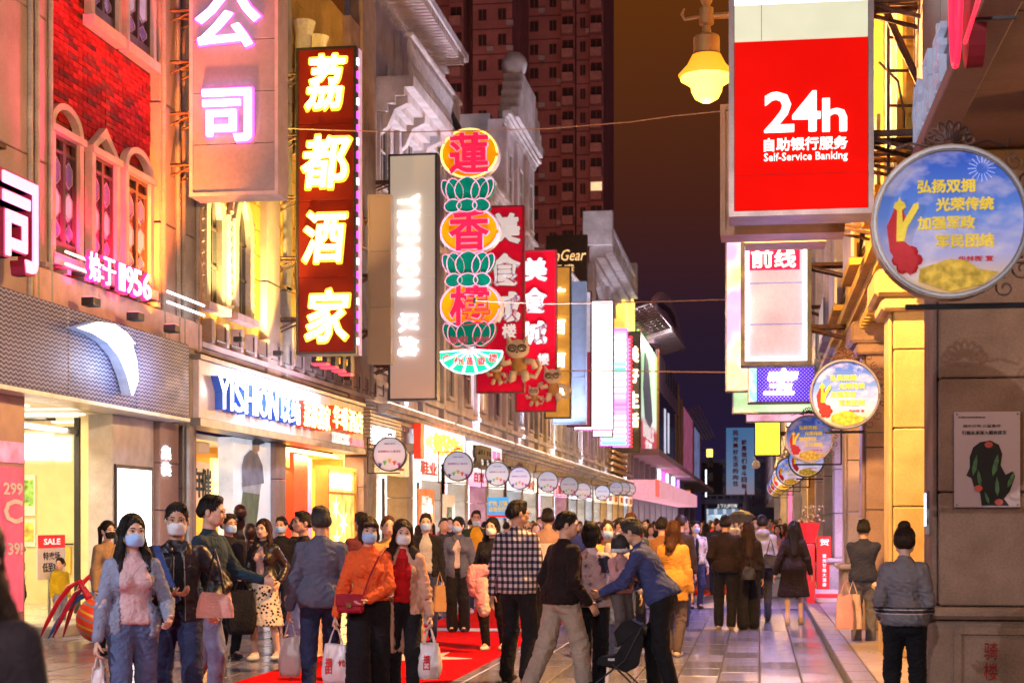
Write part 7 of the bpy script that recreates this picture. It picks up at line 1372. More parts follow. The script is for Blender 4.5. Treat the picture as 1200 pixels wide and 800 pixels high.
# ---- street lamp
def street_lamp(px, py, dep, label, pos=None, power=1.0, side=1, bc=(1, .50, .15)):
    if pos: x, Y, z = pos
    else: x, Y = onD(px, dep); z = CH+(612-py)/F*dep
    t = thing('street_lamp', label, 'street lamp', (x, Y, z), 'bell shaped wall lamps'); im = mat('lamp_iron', (.50, .28, .10), rough=.45, metal=.5)
    q = MB(); q.lathe([(.02, .98), (.035, .86), (.055, .80), (.06, .75), (.03, .70), (.07, .68), (.075, .52), (.04, .50), (.05, .42), (.12, .40), (.135, .38), (.135, .22), (.15, .20)], (x, Y, z), 24); q.build('lamp_hood', im, t); q = MB(); q.lathe([(.148, .199), (.20, .10), (.29, .0), (.28, -.02)], (x, Y, z), 24); q.build('shade', mat('shade_amber', (.8, .45, .08), emit=1.5, ecol=(1, .27, .008), var=0), t, True)
    q = MB(); q.lathe([(.26, -.005), (.265, -.05), (.20, -.09), (.16, -.12), (.155, -.17), (.12, -.24), (.05, -.28), (.005, -.285)], (x, Y, z), 24); q.build('globe', mat('lamp_globe', (1, .8, .5), emit=7, ecol=(1, .42, .03), var=0), t, True)
    q = MB(); q.tube([(x+side*.05, Y, z+.60), (x+side*(abs(XR-x)+.1 if side > 0 else 1.5), Y, z+.62)], .035, 8); q.build('arm', im, t, fix=False); q = MB(); q.tube([(x-side*.05, Y, z+.60), (x-side*.22, Y, z+.58), (x-side*.25, Y, z+.63), (x-side*.23, Y, z+.69)], [.022, .02, .018, .014], 6); q.build('scroll', im, t, fix=False)
    q = MB(); q.ball((x, Y, z+.80), .07, 10); q.build('ball', im, t, True)
    light('POINT', 'bulb', (x, Y, z-.32), (1250 if pos is None else 420)*power, bc, .03, parent=t); return t
street_lamp(828, 88, 16.6, 'glowing bell shaped street lamp on an arm left of the red bank sign')
# unseen lamp copies added, for front light and farther up the street
street_lamp(0, 0, 0, 'added unseen lamp over the street just behind the camera', (-.6, -2.5, 5.9), 1.7, bc=(1, .90, .88))
street_lamp(0, 0, 0, 'added unseen lamp on the left wall beside the camera', (-8.3, 4.5, 5.9), 1.25, -1, bc=(.86, .85, 1))
for k, Yl_ in enumerate((50, 75, 105)): street_lamp(0, 0, 0, ['added lamp hidden behind the LED signs', 'second added hidden lamp farther up the street', 'third added hidden lamp farthest up the street'][k], (.2, Yl_, 6.6), 2.2)
# ---- wires over the street
def wire(label, pts, Ya, sag=.0):
    t = thing('overhead_wire', label, 'wire', (0, Ya, 5)); P = [(*onY(px, py, Ya)[:1], Ya, onY(px, py, Ya)[1]) for px, py in pts]; q = MB(); q.tube(P, (.0075*Ya/20), 5); q.build('cable', mat('wire_pale', (.5, .3, .2), rough=.5), t, fix=False); q = MB(); q.tube([(P[0][0], Ya, P[0][2]-.08), (P[0][0], Ya, P[0][2]+.08)], .04, 6); q.build('clamp', metal_d, t)
wire('thin wire sagging across the street between the dark red sign and the street lamp', [(322, 150), (400, 153), (480, 155), (560, 153), (640, 151), (690, 147), (740, 143), (790, 136), (850, 130)], 31)
wire('lower thin wire crossing at the height of the mall roof', [(556, 352), (640, 356), (700, 355), (780, 353), (850, 351)], 46)
wire('faint lower wire in front of the mall billboards', [(600, 436), (690, 434), (760, 435), (850, 436)], 60)
# ---- booth, planter and small street things on the right
bt_ = thing('red_booth', 'red upright stand with a column of white characters beside the arcade', 'stand', (1.9, 34, 0)); Yb = dep2Y(964, 32); a = onY(957, 700, Yb); b_ = onY(974, 628, Yb); rdm = mat('booth_red_glow', (.7, .02, .02), rough=.4, emit=.35, ecol=(1, .03, .03))  # red of stand, steps and basket given its own glow
bx(bt_, 'board', rdm, a[0], b_[0], Yb, Yb+.12, .15, b_[1], .01); 
for k in range(7): letters('富贵甘煌大酒楼'[k], wpr, bt_, *onY(966, 651+k*5.6, Yb), 4.4/F*32, 4.4/F*32, 'Y', Yb-.005, -1, .01, .02, name='character')
letters('贺', wpr, bt_, *onY(966, 635, Yb), .18, .13, 'Y', Yb-.005, -1, .01, .02)
bx(bt_, 'side_box', rdm, onY(946, 0, Yb-2)[0], onY(955, 0, Yb-2)[0], Yb-2, Yb-1.5, .1, 1.2, .01)
for k in range(3): bx(bt_, 'step', rdm if k % 2 else white_pl, a[0]-.05, b_[0]+.1, Yb-1.4+k*.35, Yb-1.06+k*.35, .1, .16+k*.07)
q = MB()
for k in range(40): a_ = random.uniform(0, 6.28); rr_ = random.uniform(0, .28); q.ball((onY(958, 0, Yb)[0]-.15+rr_*math.cos(a_), Yb-.2+rr_*.5*math.sin(a_), 1.7+random.uniform(-.1, .22)), .035, 5)
fl_ = thing('flower_basket', 'basket of yellow green and pink flowers above the red stand', 'flowers', (onY(958, 0, Yb)[0]-.15, Yb-.2, 1.2)); q.build('blossoms', mat('petal_mix', (.6, .5, .2), var=.9, nscale=16), fl_)['kind'] = 'stuff'; q = MB(); q.lathe([(.10, 0), (.2, .4)], (onY(958, 0, Yb)[0]-.15, Yb-.2, 1.2), 12); q.build('basket', rdm, fl_); q = MB(); q.tube([(onY(958, 0, Yb)[0]-.15, Yb-.2, 0), (onY(958, 0, Yb)[0]-.15, Yb-.2, 1.2)], .03, 6); q.build('stem_stand', metal_g, fl_)
pn = thing('stone_planter', 'squat mossy stone planter on the paving behind the walking couple', 'planter', (.2, 36, 0)); a = gpt(900, 700); bx(pn, 'box', mat('moss_stone', (.25, .27, .2), var=.3), a[0], a[0]+.55, a[1], a[1]+.5, 0, .42, .03); bx(pn, 'rim', mat('moss_stone'), a[0]-.04, a[0]+.59, a[1]-.04, a[1]+.54, .423, .5, .02)
um = thing('open_umbrella', 'open dark grey umbrella in the crowd behind the man in the black jacket', 'umbrella', (0, 40, 0)); Yu = dep2Y(868, 42); x, z = onY(868, 612, Yu); q = MB(); q.lathe([(.02, .32), (.16, .29), (.31, .21), (.42, .1), (.47, 0), (.46, -.01), (.40, .08), (.0, .28)], (x, Yu, z), 16); q.build('canopy', mat('umbrella_grey', (.16, .16, .17), rough=.5), um, False); q = MB(); q.tube([(x, Yu, z+.4), (x, Yu, z-.55)], .009, 5); q.build('shaft', metal_g, um, fix=False)
for k in range(8): a_ = k*PI/4; q = MB(); q.tube([(x, Yu, z+.29), (x+.3*math.cos(a_), Yu+.3*math.sin(a_), z+.2), (x+.46*math.cos(a_), Yu+.46*math.sin(a_), z)], .005, 4); q.build('rib', metal_g, um, fix=False)
# more banners and shop glow in the far right arcade
for k, (px, c_) in enumerate(((941, (1, .75, .8)), (926, (1, .2, .5)), (936, (1, .5, .1)))): Yk = dep2Y(px, 60+k*12); a = onY(px-2, 650, Yk); b_ = onY(px+2.2, 555+k*20, Yk); t = thing('vertical_banner', ['tall whitish pink lit banner', 'narrow magenta lit banner', 'narrow orange lit banner'][k]+' between the far right columns', 'banner', (a[0], Yk, 0)); bx(t, 'cloth', mat('banner_lit%d' % k, tuple(min(.9, q) for q in c_), emit=.9, ecol=c_), a[0], b_[0], Yk, Yk+.06, .3, b_[1]); bx(t, 'pole', metal_g, b_[0], b_[0]+.05, Yk, Yk+.05, 0, b_[1]+.1)
# ================================================================ THE PEOPLE IN THE STREET
red_ = 0
jn = cloth('jeans_blue', (.11, .15, .30), var=.25); jn2 = cloth('jeans_navy', (.03, .04, .10), var=.25); jnl = cloth('jeans_light', (.26, .30, .46), var=.25); bk = cloth('black', (.012, .012, .016)); bk2 = cloth('black_warm', (.020, .012, .012))
nv = cloth('navy', (.025, .03, .06)); sg = cloth('slate', (.10, .11, .17)); white_s = mat('shoe_white', (.7, .68, .66), rough=.5); tan_s = mat('shoe_tan', (.45, .30, .16), rough=.6); leather = mat('leather_black', (.022, .018, .018), rough=.28, bump=.4, bscale=40)
def at(px, dep): return onD(px, dep)
def P(label, px, dep, rot, H, **k):
    x, y = at(px, dep); k.setdefault('lod', 0 if dep < 15 else 1 if dep < 23 else 2 if dep < 36 else 3)
    # rot is given as seen in the picture: 0 = facing the viewer; correct for the direction of sight
    return person(label, x, y, rot+math.degrees(math.atan2(-x, y))*1.0, H, **k)
rep = cloth('pinkish_white', (.66, .46, .48), bump=.8, bscale=60); card = cloth('cardigan', (.26, .30, .43), bump=1., bscale=90, rough=.95)
# --- front left couple
wa, la_, lb_ = P('woman in a grey blue cardigan, pink top and blue mask, front left', 155, 11.0, 12, 1.635, fem=True, skin=1, hairstyle='long', top=dict(m=rep, hem=.94, t=.008), outer=dict(name='cardigan', m=card, open_=.10, hem=.84, t=.022), bottom=dict(m=jn, w=.005), mask='blue', la=(-.10, -.12, 0), lb=(.09, .22, .04), ha=(-.27, -.10, .78), hb=(.20, -.24, .98), eb=(.4, .6, -.5), grip=(1, .6), head=(0, 0, 8), seed=3)
print_k = mpat('cloth_bomber', lambda n, l, v: ramp(n, l, noisen(n, l, v, 9, 3), [(.60, (.012, .012, .018)), (.66, (.16, .15, .15)), (.70, (.02, .02, .03))]), col=(.02, .02, .02), rough=.45, bump=.4, bscale=60)
ma, ma_a, ma_b = P('man in a dark patterned bomber jacket and white mask beside the cardigan woman', 207, 11.7, 6, 1.72, skin=2, hairstyle='short', top=dict(m=cloth('inner_black', (.01, .01, .012)), hem=.95, t=.008), outer=dict(name='jacket', m=print_k, open_=.03, hem=.86, t=.026, collar=1), bottom=dict(m=jn2), mask='white', la=(-.10, .1, 0), lb=(.10, -.2, 0), ha=(-.06, -.30, 1.08), ea=(-.8, .2, -.6), hb=(.22, -.18, 1.02), eb=(.7, .5, -.4), grip=(.9, .7), head=(4, 0, -6), fat=1.0, seed=5)
mb, mb_a, mb_b = P('tall man in a dark navy sweater turned right behind the bomber jacket man', 246, 13.4, 62, 1.80, skin=3, top=dict(m=cloth('sweater_navy', (.02, .045, .07)), hem=.88, t=.02), bottom=dict(m=jnl), ha=(-.26, -.1, .86), hb=(.15, -.38, 1.05), grip=(.6, .8), la=(-.1, -.1, 0), lb=(.1, .25, .03), head=(6, 0, 10), fat=1.01, seed=6)
P('man in black with a blue mask carrying a large black bag', 268, 19.0, 30, 1.68, skin=2, top=dict(m=bk, hem=.84, t=.03), bottom=dict(m=bk), mask='blue', ha=(-.2, -.3, 1.1), seed=7)
leo = mpat('cloth_leopard', lambda n, l, v: (lambda t: ramp(n, l, t, [(.34, (.03, .018, .015)), (.40, (.62, .50, .38)), (.7, (.70, .60, .48))]))((lambda w: (setattr(w.inputs['Scale'], 'default_value', 26), l.new(v, w.inputs['Vector']), w.outputs['Distance'])[-1])(n.new('ShaderNodeTexVoronoi'))), col=(.5, .4, .3), rough=.8, bump=.4)
wl1, _, _ = P('woman in a black leather jacket and leopard print skirt with white sneakers', 309, 18.8, -28, 1.62, fem=True, lod=1, skin=1, hairstyle='long', hair=1, top=dict(m=cloth('blush_top', (.5, .33, .3)), hem=.95, t=.004), outer=dict(name='jacket', m=leather, open_=.045, hem=.93, t=.026, collar=1), bottom=dict(m=leo, kind='skirt', len=.42, w=.20, wr=.014), shoes=white_s, ha=(-.16, -.28, 1.02), hb=(.24, -.05, .95), la=(-.1, -.05, 0), lb=(.12, .12, 0), grip=(.7, .5), seed=8)
P('man in a black jacket and blue mask behind the leopard skirt woman', 330, 22, -20, 1.66, skin=3, top=dict(m=bk, hem=.86, t=.03), bottom=dict(m=nv), mask='blue', seed=9)
P('person with an orange lit face looking left behind the grey blue shirt man', 355, 17.5, -65, 1.70, skin=2, top=dict(m=bk2, hem=.88), bottom=dict(m=jnl), shoes=tan_s, seed=10)
shg = cloth('shirt_greyblue', (.12, .135, .20)); bga, bg_a, bg_b = P('man in a grey blue shirt seen from behind, left of the orange sweater woman', 376, 14.2, 186, 1.72, skin=2, hairstyle='grey', hair=2, top=dict(m=shg, hem=.84, t=.026, wr=.014), bottom=dict(m=jn2), shoes=tan_s, la=(-.1, -.05, 0), lb=(.12, .18, 0), ha=(-.25, -.02, .80), hb=(.27, -.05, .78), grip=(.4, 1), fat=1.02, seed=11)
orw = mat('cloth_orange_knit', (.85, .13, .03), rough=.95, var=.1, bump=1., bscale=110, sheen=.1, spec=.2)
wo, wo_a, wo_b = P('woman in an orange sweater with a blue mask and a red shoulder bag', 432, 13.9, 4, 1.625, fem=True, skin=1, hairstyle='bob', hair=1, top=dict(name='sweater', m=orw, hem=.97, t=.03, wr=.012), bottom=dict(m=bk, w=.055, len=.72, t=.018), shoes=mat('shoe_black', (.02, .02, .02)), mask='blue', la=(-.1, -.12, 0), lb=(.08, .2, .02), ha=(-.30, -.05, .80), hb=(-.02, -.24, .98), eb=(.9, .1, -.4), grip=(1, .7), head=(2, 0, 6), fat=1.01, seed=12)
camel = cloth('camel_coat', (.60, .36, .25)); wc, wc_a, wc_b = P('woman in a camel coat, red top and white mask, linked with the orange sweater woman', 472, 14.1, -4, 1.60, fem=True, skin=1, hairstyle='long', hair=1, top=dict(m=cloth('red_top', (.5, .012, .015)), hem=.96, t=.006), outer=dict(name='coat', m=camel, open_=.075, hem=.50, t=.026, flare=.03, wr=.013), bottom=dict(m=bk), mask='white', la=(-.08, .12, .0), lb=(.1, -.15, 0), ha=(-.14, -.20, 1.05), hb=(.27, -.12, .76), grip=(.5, 1), head=(0, 4, 8), seed=13)
def detail(T, name, m, pts, r_, n=6):
    q = MB(); q.tube([tuple(Vector(p)) for p in pts], r_, n); link_mesh(name, q.mesh(name), m, T)
zipm = mat('zip_metal', (.5, .5, .52), rough=.3, metal=.9); btn = mat('button_brass', (.55, .35, .15), rough=.3, metal=.6); stitch = mat('stitch', (.05, .06, .12))
for k in range(5): detail(wa, 'button', btn, [(.115-.006*k, -.142, 1.24-.075*k), (.115-.006*k, -.152, 1.24-.075*k)], .008)
for e in (-1, 1): detail(ma, 'zip', zipm, [(e*.035, -.150, 1.36), (e*.04, -.172, 1.2), (e*.045, -.165, .98), (e*.045, -.160, .90)], .0028, 4)
for T in (wa, ma):
    for e in (-1, 1): detail(T, 'pocket_seam', stitch, [(e*.06, -.105, .93), (e*.10, -.098, .90), (e*.135, -.06, .885)], .0025, 4)
# --- middle ground, facing the camera
P('young man in a grey tee and open black jacket with a mask', 499, 21.6, 0, 1.70, skin=1, top=dict(m=cloth('tee_grey', (.42, .40, .42)), hem=.92, t=.006), outer=dict(name='jacket', m=bk, open_=.075, hem=.86, t=.026), bottom=dict(m=jn2), mask='blue', ha=(-.1, -.28, 1.05), seed=14)
dn = cloth('denim_grey', (.11, .12, .19)); P('girl with a ponytail in an oversized slate denim jacket and blue mask', 537, 23.6, -8, 1.66, fem=True, lod=1, skin=1, hairstyle='pony', top=dict(m=cloth('inner_cream', (.62, .5, .5)), hem=.95, t=.004), outer=dict(name='jacket', m=dn, open_=.04, hem=.80, t=.045, collar=1), bottom=dict(m=bk, w=.03), shoes=bk2, mask='blue', hb=(.28, -.12, .84), head=(0, 0, -16), fat=1.01, seed=15)
P('tall man in a yellow tee under a dark green jacket wearing glasses', 558, 28.5, 5, 1.79, skin=2, lod=1, top=dict(m=cloth('tee_mustard', (.75, .38, .02)), hem=.88, t=.010), outer=dict(name='jacket', m=cloth('green_dark', (.03, .05, .03)), open_=.10, hem=.84, t=.024), bottom=dict(m=jn2), shoes=white_s, mask='chin', glasses=1, ha=(-.12, -.3, 1.1), seed=16)
wb_, wb_a, wb_b = P('woman in a black high neck sweater and mask carrying a bundled pink coat', 577, 20.2, -20, 1.64, fem=True, lod=1, skin=1, hairstyle='long', top=dict(m=bk, hem=.86, t=.02, ), bottom=dict(m=bk), shoes=white_s, mask='white', ha=(-.20, -.26, .98), hb=(.2, -.15, .9), lb=(.1, .15, 0), seed=17)
plaid = mpat('cloth_plaid', lambda n, l, v: (lambda s: ramp(n, l, mathn(n, l, 'MULTIPLY', mathn(n, l, 'ADD', mathn(n, l, 'GREATER_THAN', mathn(n, l, 'SINE', mathn(n, l, 'MULTIPLY', mathn(n, l, 'ADD', s[0], mathn(n, l, 'MULTIPLY', s[1], .7)), 105)), .1), mathn(n, l, 'GREATER_THAN', mathn(n, l, 'SINE', mathn(n, l, 'MULTIPLY', s[2], 95)), .1)), .5), [(0, (.66, .60, .60)), (.45, (.12, .10, .13)), (.95, (.018, .014, .022))], 'CONSTANT'))(sepn(n, l, v)), col=(.3, .3, .3), rough=.85, bump=.4, bscale=120, sheen=.2)
mc, mc_a, mc_b = P('man in a black and white checked shirt with glasses walking away to the right', 606, 16.2, 152, 1.80, skin=2, top=dict(name='shirt', m=plaid, hem=.84, t=.028, wr=.014, collar=1), bottom=dict(m=bk, w=.012), shoes=bk2, glasses=1, ha=(-.26, -.10, .80), hb=(.28, -.02, .80), la=(-.13, .05, 0), lb=(.13, -.05, 0), head=(5, 0, -38), fat=1.04, seed=18)
khk = cloth('khaki', (.42, .34, .27)); P('man in a dark brown jacket and khaki trousers striding right', 658, 14.7, 122, 1.68, skin=3, hairstyle='short', top=dict(name='jacket', m=bk2, hem=.86, t=.034), bottom=dict(m=khk, w=.012, t=.018, wr=.016), shoes=tan_s, la=(-.11, -.20, 0), lb=(.08, .28, .04), ha=(-.24, -.14, .88), hb=(.26, -.05, .85), lean=4, head=(4, 0, -30), fat=1.06, seed=19)
flo = mpat('cloth_floral', lambda n, l, v: ramp(n, l, noisen(n, l, v, 7, 4), [(.36, (.03, .03, .05)), (.42, (.55, .40, .44)), (.6, (.72, .55, .55)), (.66, (.40, .12, .12)), (.7, (.6, .5, .55))]), col=(.5, .4, .4), rough=.7, bump=.4)
P('woman in a pale floral print jacket and black trousers seen from behind', 693, 14.9, 165, 1.585, fem=True, skin=1, hairstyle='bob', top=dict(name='jacket', m=flo, hem=.88, t=.036), bottom=dict(m=bk, w=.01), la=(-.09, .1, 0), lb=(.1, -.05, 0), ha=(-.24, -.15, .9), hb=(.26, -.05, .84), fat=1.02, seed=20)
blu_s = cloth('shirt_royal', (.055, .07, .20)); mo, mo_a, mo_b = P('man in a royal blue shirt with glasses bending over a small child', 776, 14.6, -105, 1.69, skin=3, hairstyle='grey', hair=2, top=dict(name='shirt', m=blu_s, hem=.90, t=.026, wr=.015, collar=1), bottom=dict(m=bk, belt=1, w=.012), glasses=1, lean=27, ha=(-.17, -.50, .92), hb=(.15, -.52, .96), ea=(-.5, .2, -.8), eb=(.5, .2, -.8), la=(-.12, -.12, 0), lb=(.13, .12, 0), grip=(.8, .8), head=(-8, 0, 0), fat=1.04, seed=21)
ch_, _, _ = P('toddler in a pink and black jacket and knit hat held up above the stroller', 727, 14.7, 40, .98, lod=1, child=True, skin=1, z=.46, hairstyle='bald', top=dict(name='jacket', m=cloth('pink_soft', (.62, .33, .33)), hem=.86, t=.04), bottom=dict(m=cloth('grey_warm', (.12, .10, .10)), t=.03), shoes=white_s, ha=(-.15, -.3, 1.25), hb=(.12, -.32, 1.3), la=(-.08, -.08, 0), seed=22, fat=1.1)
h_ = Vector(ch_.location)+Vector((0, 0, 0)); q = MB(); q.lathe([(.085, 1.0), (.088, 1.05), (.08, 1.1), (.05, 1.14), (.005, 1.155)], (ch_.location.x, ch_.location.y, .345), 16); q.build('knit_hat', mat('hat_knit', (.02, .02, .025), var=.3, bump=.8, bscale=90), ch_, True); q = MB(); q.lathe([(.09, .985), (.093, 1.0), (.09, 1.02)], (ch_.location.x, ch_.location.y, .345), 16); q.build('hat_band', mat('hat_white', (.7, .68, .7), var=.4, nscale=30), ch_, True)
P('man in a tan and white striped sweater seen from behind', 642, 22, 180, 1.77, lod=1, skin=2, top=dict(name='sweater', m=mpat('cloth_tanwhite', lambda n, l, v: ramp(n, l, mathn(n, l, 'MULTIPLY', sepn(n, l, v)[2], .5), [(0, (.62, .52, .50)), (.655, (.62, .52, .50)), (.66, (.33, .19, .14))], 'CONSTANT'), col=(.5, .4, .4), bump=.5), hem=.9, t=.03), bottom=dict(m=bk), seed=23)
mus = cloth('mustard_coat', (.62, .30, .06)); P('woman with reddish hair in a mustard coat seen from behind', 789, 19.4, 160, 1.60, fem=True, skin=1, hairstyle='mid', hair=3, top=dict(name='coat', m=mus, hem=.70, t=.034, flare=.02), bottom=dict(m=cloth('taupe', (.12, .09, .10))), shoes=white_s, la=(-.08, .06, 0), lb=(.1, -.1, 0), seed=24)
bei = mpat('cloth_beigeprint', lambda n, l, v: ramp(n, l, noisen(n, l, v, 14, 3), [(.45, (.55, .50, .40)), (.6, (.22, .20, .16))]), col=(.5, .4, .3)); P('man with a mask in a cream patterned jacket over jeans', 815, 30, 18, 1.61, lod=1, skin=1, top=dict(m=bk, hem=.9, t=.004), outer=dict(name='jacket', m=bei, open_=.03, hem=.86, t=.03), bottom=dict(m=jn2), mask='blue', seed=25)
P('man in a dark jacket just left of the cream jacket man', 800, 28.5, 100, 1.68, lod=2, skin=2, top=dict(m=cloth('umber', (.12, .06, .03)), hem=.85, t=.03), bottom=dict(m=jn2), seed=26)
pur = cloth('tracksuit', (.12, .10, .32)); P('girl in a purple blue tracksuit with white print on her back', 827, 38, 175, 1.56, fem=True, lod=2, skin=1, hairstyle='mid', top=dict(m=pur, hem=.9, t=.03), bottom=dict(m=pur, w=.02, t=.02), shoes=white_s, la=(-.05, .1, 0), lb=(.08, -.1, 0), seed=27)
P('man in a black jacket and trousers walking away arm in arm', 850, 24.4, 178, 1.69, lod=1, skin=2, top=dict(name='jacket', m=bk2, hem=.84, t=.036), bottom=dict(m=bk, w=.018), shoes=tan_s, la=(-.09, .05, 0), lb=(.1, -.12, 0), hb=(.2, -.12, .95), fat=1.02, seed=28)
P('long haired woman in black with a cross-body bag walking beside the black jacket man', 877, 24.4, 184, 1.60, fem=True, lod=1, skin=1, hairstyle='long', hair=1, top=dict(name='jacket', m=bk2, hem=.92, t=.03), bottom=dict(m=bk, w=.04), shoes=bk2, la=(-.08, -.05, 0), lb=(.09, .1, 0), seed=29)
P('man in a grey hoodie with a dark shoulder bag right of the long haired woman', 893, 26.2, 186, 1.70, lod=1, skin=2, top=dict(m=cloth('grey_light', (.34, .33, .35)), hem=.86, t=.03, hood=True), bottom=dict(m=cloth('charcoal', (.05, .05, .06))), lb=(.1, .2, .03), seed=30)
P('woman in a long black coat with bare calves walking away', 930, 25.5, 182, 1.60, fem=True, lod=1, skin=1, hairstyle='long', top=dict(name='coat', m=bk2, hem=.46, t=.036, flare=.07, wr=.014), bottom=dict(m=bk, kind='skirt', len=.6, w=.14), shoes=tan_s, la=(-.12, -.08, 0), lb=(.1, .12, 0), ha=(-.28, -.05, .84), hb=(.30, .05, .84), seed=31)
P('woman facing us in a pink top holding a phone at chest height', 911, 38, 0, 1.53, fem=True, lod=2, skin=1, hairstyle='long', top=dict(m=cloth('pink_print', (.6, .3, .35)), hem=.9), bottom=dict(m=bk), ha=(-.08, -.26, 1.1), hb=(.08, -.26, 1.1), seed=32)
nb_, nb_a, nb_b = P('person in navy with grey trousers and pink bags half hidden by the stone column', 1012, 20.6, 178, 1.62, lod=1, skin=2, top=dict(m=nv, hem=.88, t=.03), bottom=dict(m=cloth('trouser_grey', (.13, .13, .16)), w=.01), ha=(.25, -.04, .82), hb=(-.0, 0, .8), seed=33)
bom = mpat('cloth_varsity', lambda n, l, v: ramp(n, l, mathn(n, l, 'MULTIPLY', sepn(n, l, v)[2], .5), [(0, (.14, .13, .15)), (.447, (.55, .45, .48)), (.453, (.02, .02, .03)), (.461, (.55, .45, .48)), (.467, (.02, .02, .03)), (.475, (.16, .14, .16))], 'CONSTANT'), col=(.2, .2, .2), rough=.5, bump=.3)
P('woman with a bun in a grey varsity jacket at the right, back to us', 1060, 12.5, 178, 1.55, fem=True, lod=0, skin=1, hairstyle='bun', hair=1, top=dict(name='jacket', m=bom, hem=.88, t=.034, wr=.014), bottom=dict(m=bk, t=.013), ha=(-.18, -.16, .92), hb=(.19, -.16, .93), la=(-.10, .0, 0), lb=(.10, .02, 0), head=(6, 0, 0), seed=34)
# --- left shop front
P('little boy in a yellow hooded jacket and jeans by the shop step', 70, 24.3, 25, 1.03, lod=1, child=True, skin=1, top=dict(name='jacket', m=cloth('yellow_olive', (.55, .42, .02)), hem=.86, t=.04, hood=True), bottom=dict(m=jnl, t=.03), shoes=white_s, la=(-.12, -.05, 0), lb=(.12, .12, 0), fat=1.1, seed=35, head=(0, 0, -50))
P('woman in a tan jacket and black mask behind the cardigan woman', 126, 19.6, 35, 1.60, fem=True, lod=1, skin=1, hairstyle='pony', top=dict(m=cloth('tan', (.36, .23, .12)), hem=.85, t=.03), bottom=dict(m=bk), mask='black', seed=36)
P('shop visitor in an olive yellow coat beside the left pillar', 19, 25.5, 80, 1.62, fem=True, lod=2, skin=1, hairstyle='mid', top=dict(m=cloth('olive_coat', (.35, .27, .08)), hem=.6, t=.03), bottom=dict(m=bk), seed=37)
P('dark out of focus shopper with long hair at the bottom left corner', -34, 4.3, 150, 1.60, fem=True, lod=0, skin=1, hairstyle='long', hair=1, top=dict(name='coat', m=cloth('coat_blackrose', (.03, .02, .025)), hem=.7, t=.04), bottom=dict(m=bk), seed=38, fat=1.15)
# --- second line of faces
mid = [('young man in a light tee with his hair lit yellow by the hotel entrance', 352, 24, -30, 1.66, False, 'short', (.5, .4, .3), None), ('man in a black tee with his back to us before the red panel', 346, 22.5, 170, 1.64, False, 'short', (.02, .02, .02), None),
 ('man in a dark maroon jacket looking left beyond the orange sweater woman', 424, 19, -150, 1.70, False, 'short', (.10, .02, .03), None), ('woman with glasses and a yellow top behind the orange sweater woman', 455, 18, 10, 1.66, True, 'pony', (.55, .30, .08), None), ('woman in black between the orange and camel women', 470, 16.5, -20, 1.62, True, 'mid', (.02, .02, .02), None),
 ('man in black behind the ponytail girl', 527, 31, 0, 1.68, False, 'short', (.03, .03, .03), 'white'), ('man looking down at his phone behind the denim jacket girl', 520, 27, 20, 1.66, False, 'short', (.04, .04, .05), None),
 ('woman in a dark coat with a mask between the checked shirt and striped sweater men', 628, 27, 10, 1.58, True, 'mid', (.02, .02, .04), 'blue'), ('man in a grey coat beyond the striped sweater man', 655, 30, 160, 1.66, False, 'short', (.1, .1, .1), None), ('woman in a yellow top and pale mask behind the floral jacket woman', 712, 19, 5, 1.61, True, 'pony', (.6, .36, .08), 'blue'),
 ('woman in a pale patterned top with her mask under the chin', 728, 18.5, 5, 1.64, True, 'pony', (.4, .33, .33), 'chin'), ('man in blue with a pale mask just left of the bending man', 739, 20, -10, 1.70, False, 'short', (.05, .06, .1), 'blue'), ('brown haired man behind the shoulder of the bending man', 776, 22, 160, 1.66, False, 'short', (.3, .14, .05), None), ('tall man behind the mustard coat woman', 797, 25, 165, 1.70, False, 'short', (.06, .04, .04), None),
 ('man in a grey shirt beside the checked shirt man', 633, 33, -5, 1.70, False, 'short', (.3, .3, .35), 'white'), ('woman in white by the bookshop posters', 610, 38, 0, 1.6, True, 'mid', (.5, .5, .5), 'blue'), ('man in dark blue behind the floral jacket woman', 672, 26, 20, 1.68, False, 'short', (.03, .04, .1), 'blue'), ('woman in red behind the toddler', 700, 28, -8, 1.6, True, 'long', (.4, .03, .03), 'white'),
 ('girl in violet beyond the mustard coat woman', 806, 36, 170, 1.57, True, 'mid', (.2, .12, .3), None), ('man in a black cap coat right of the purple tracksuit girl', 840, 36, 180, 1.68, False, 'short', (.05, .05, .05), None), ('man in white near the planter', 902, 44, 0, 1.66, False, 'short', (.6, .6, .6), 'blue'), ('dark haired woman behind the long black coat', 944, 34, 0, 1.6, True, 'long', (.05, .05, .06), None)]
for i, (lab, px, dep, rot, H, fem, hs_, c_, mk) in enumerate(mid): P(lab, px, dep, rot, H, fem=fem, lod=2 if dep < 26 else 3, skin=i % 4, hairstyle=hs_, hair=(0, 1, 0, 3)[i % 4], top=dict(m=cloth('mid%d' % i, c_), hem=.86, t=.026), bottom=dict(m=(bk, jn2, jn, nv)[i % 4]), mask=mk, seed=50+i, lb=(.1, .15*(i % 3), 0), ha=(-.2, -.2, .95) if i % 3 == 0 else None)
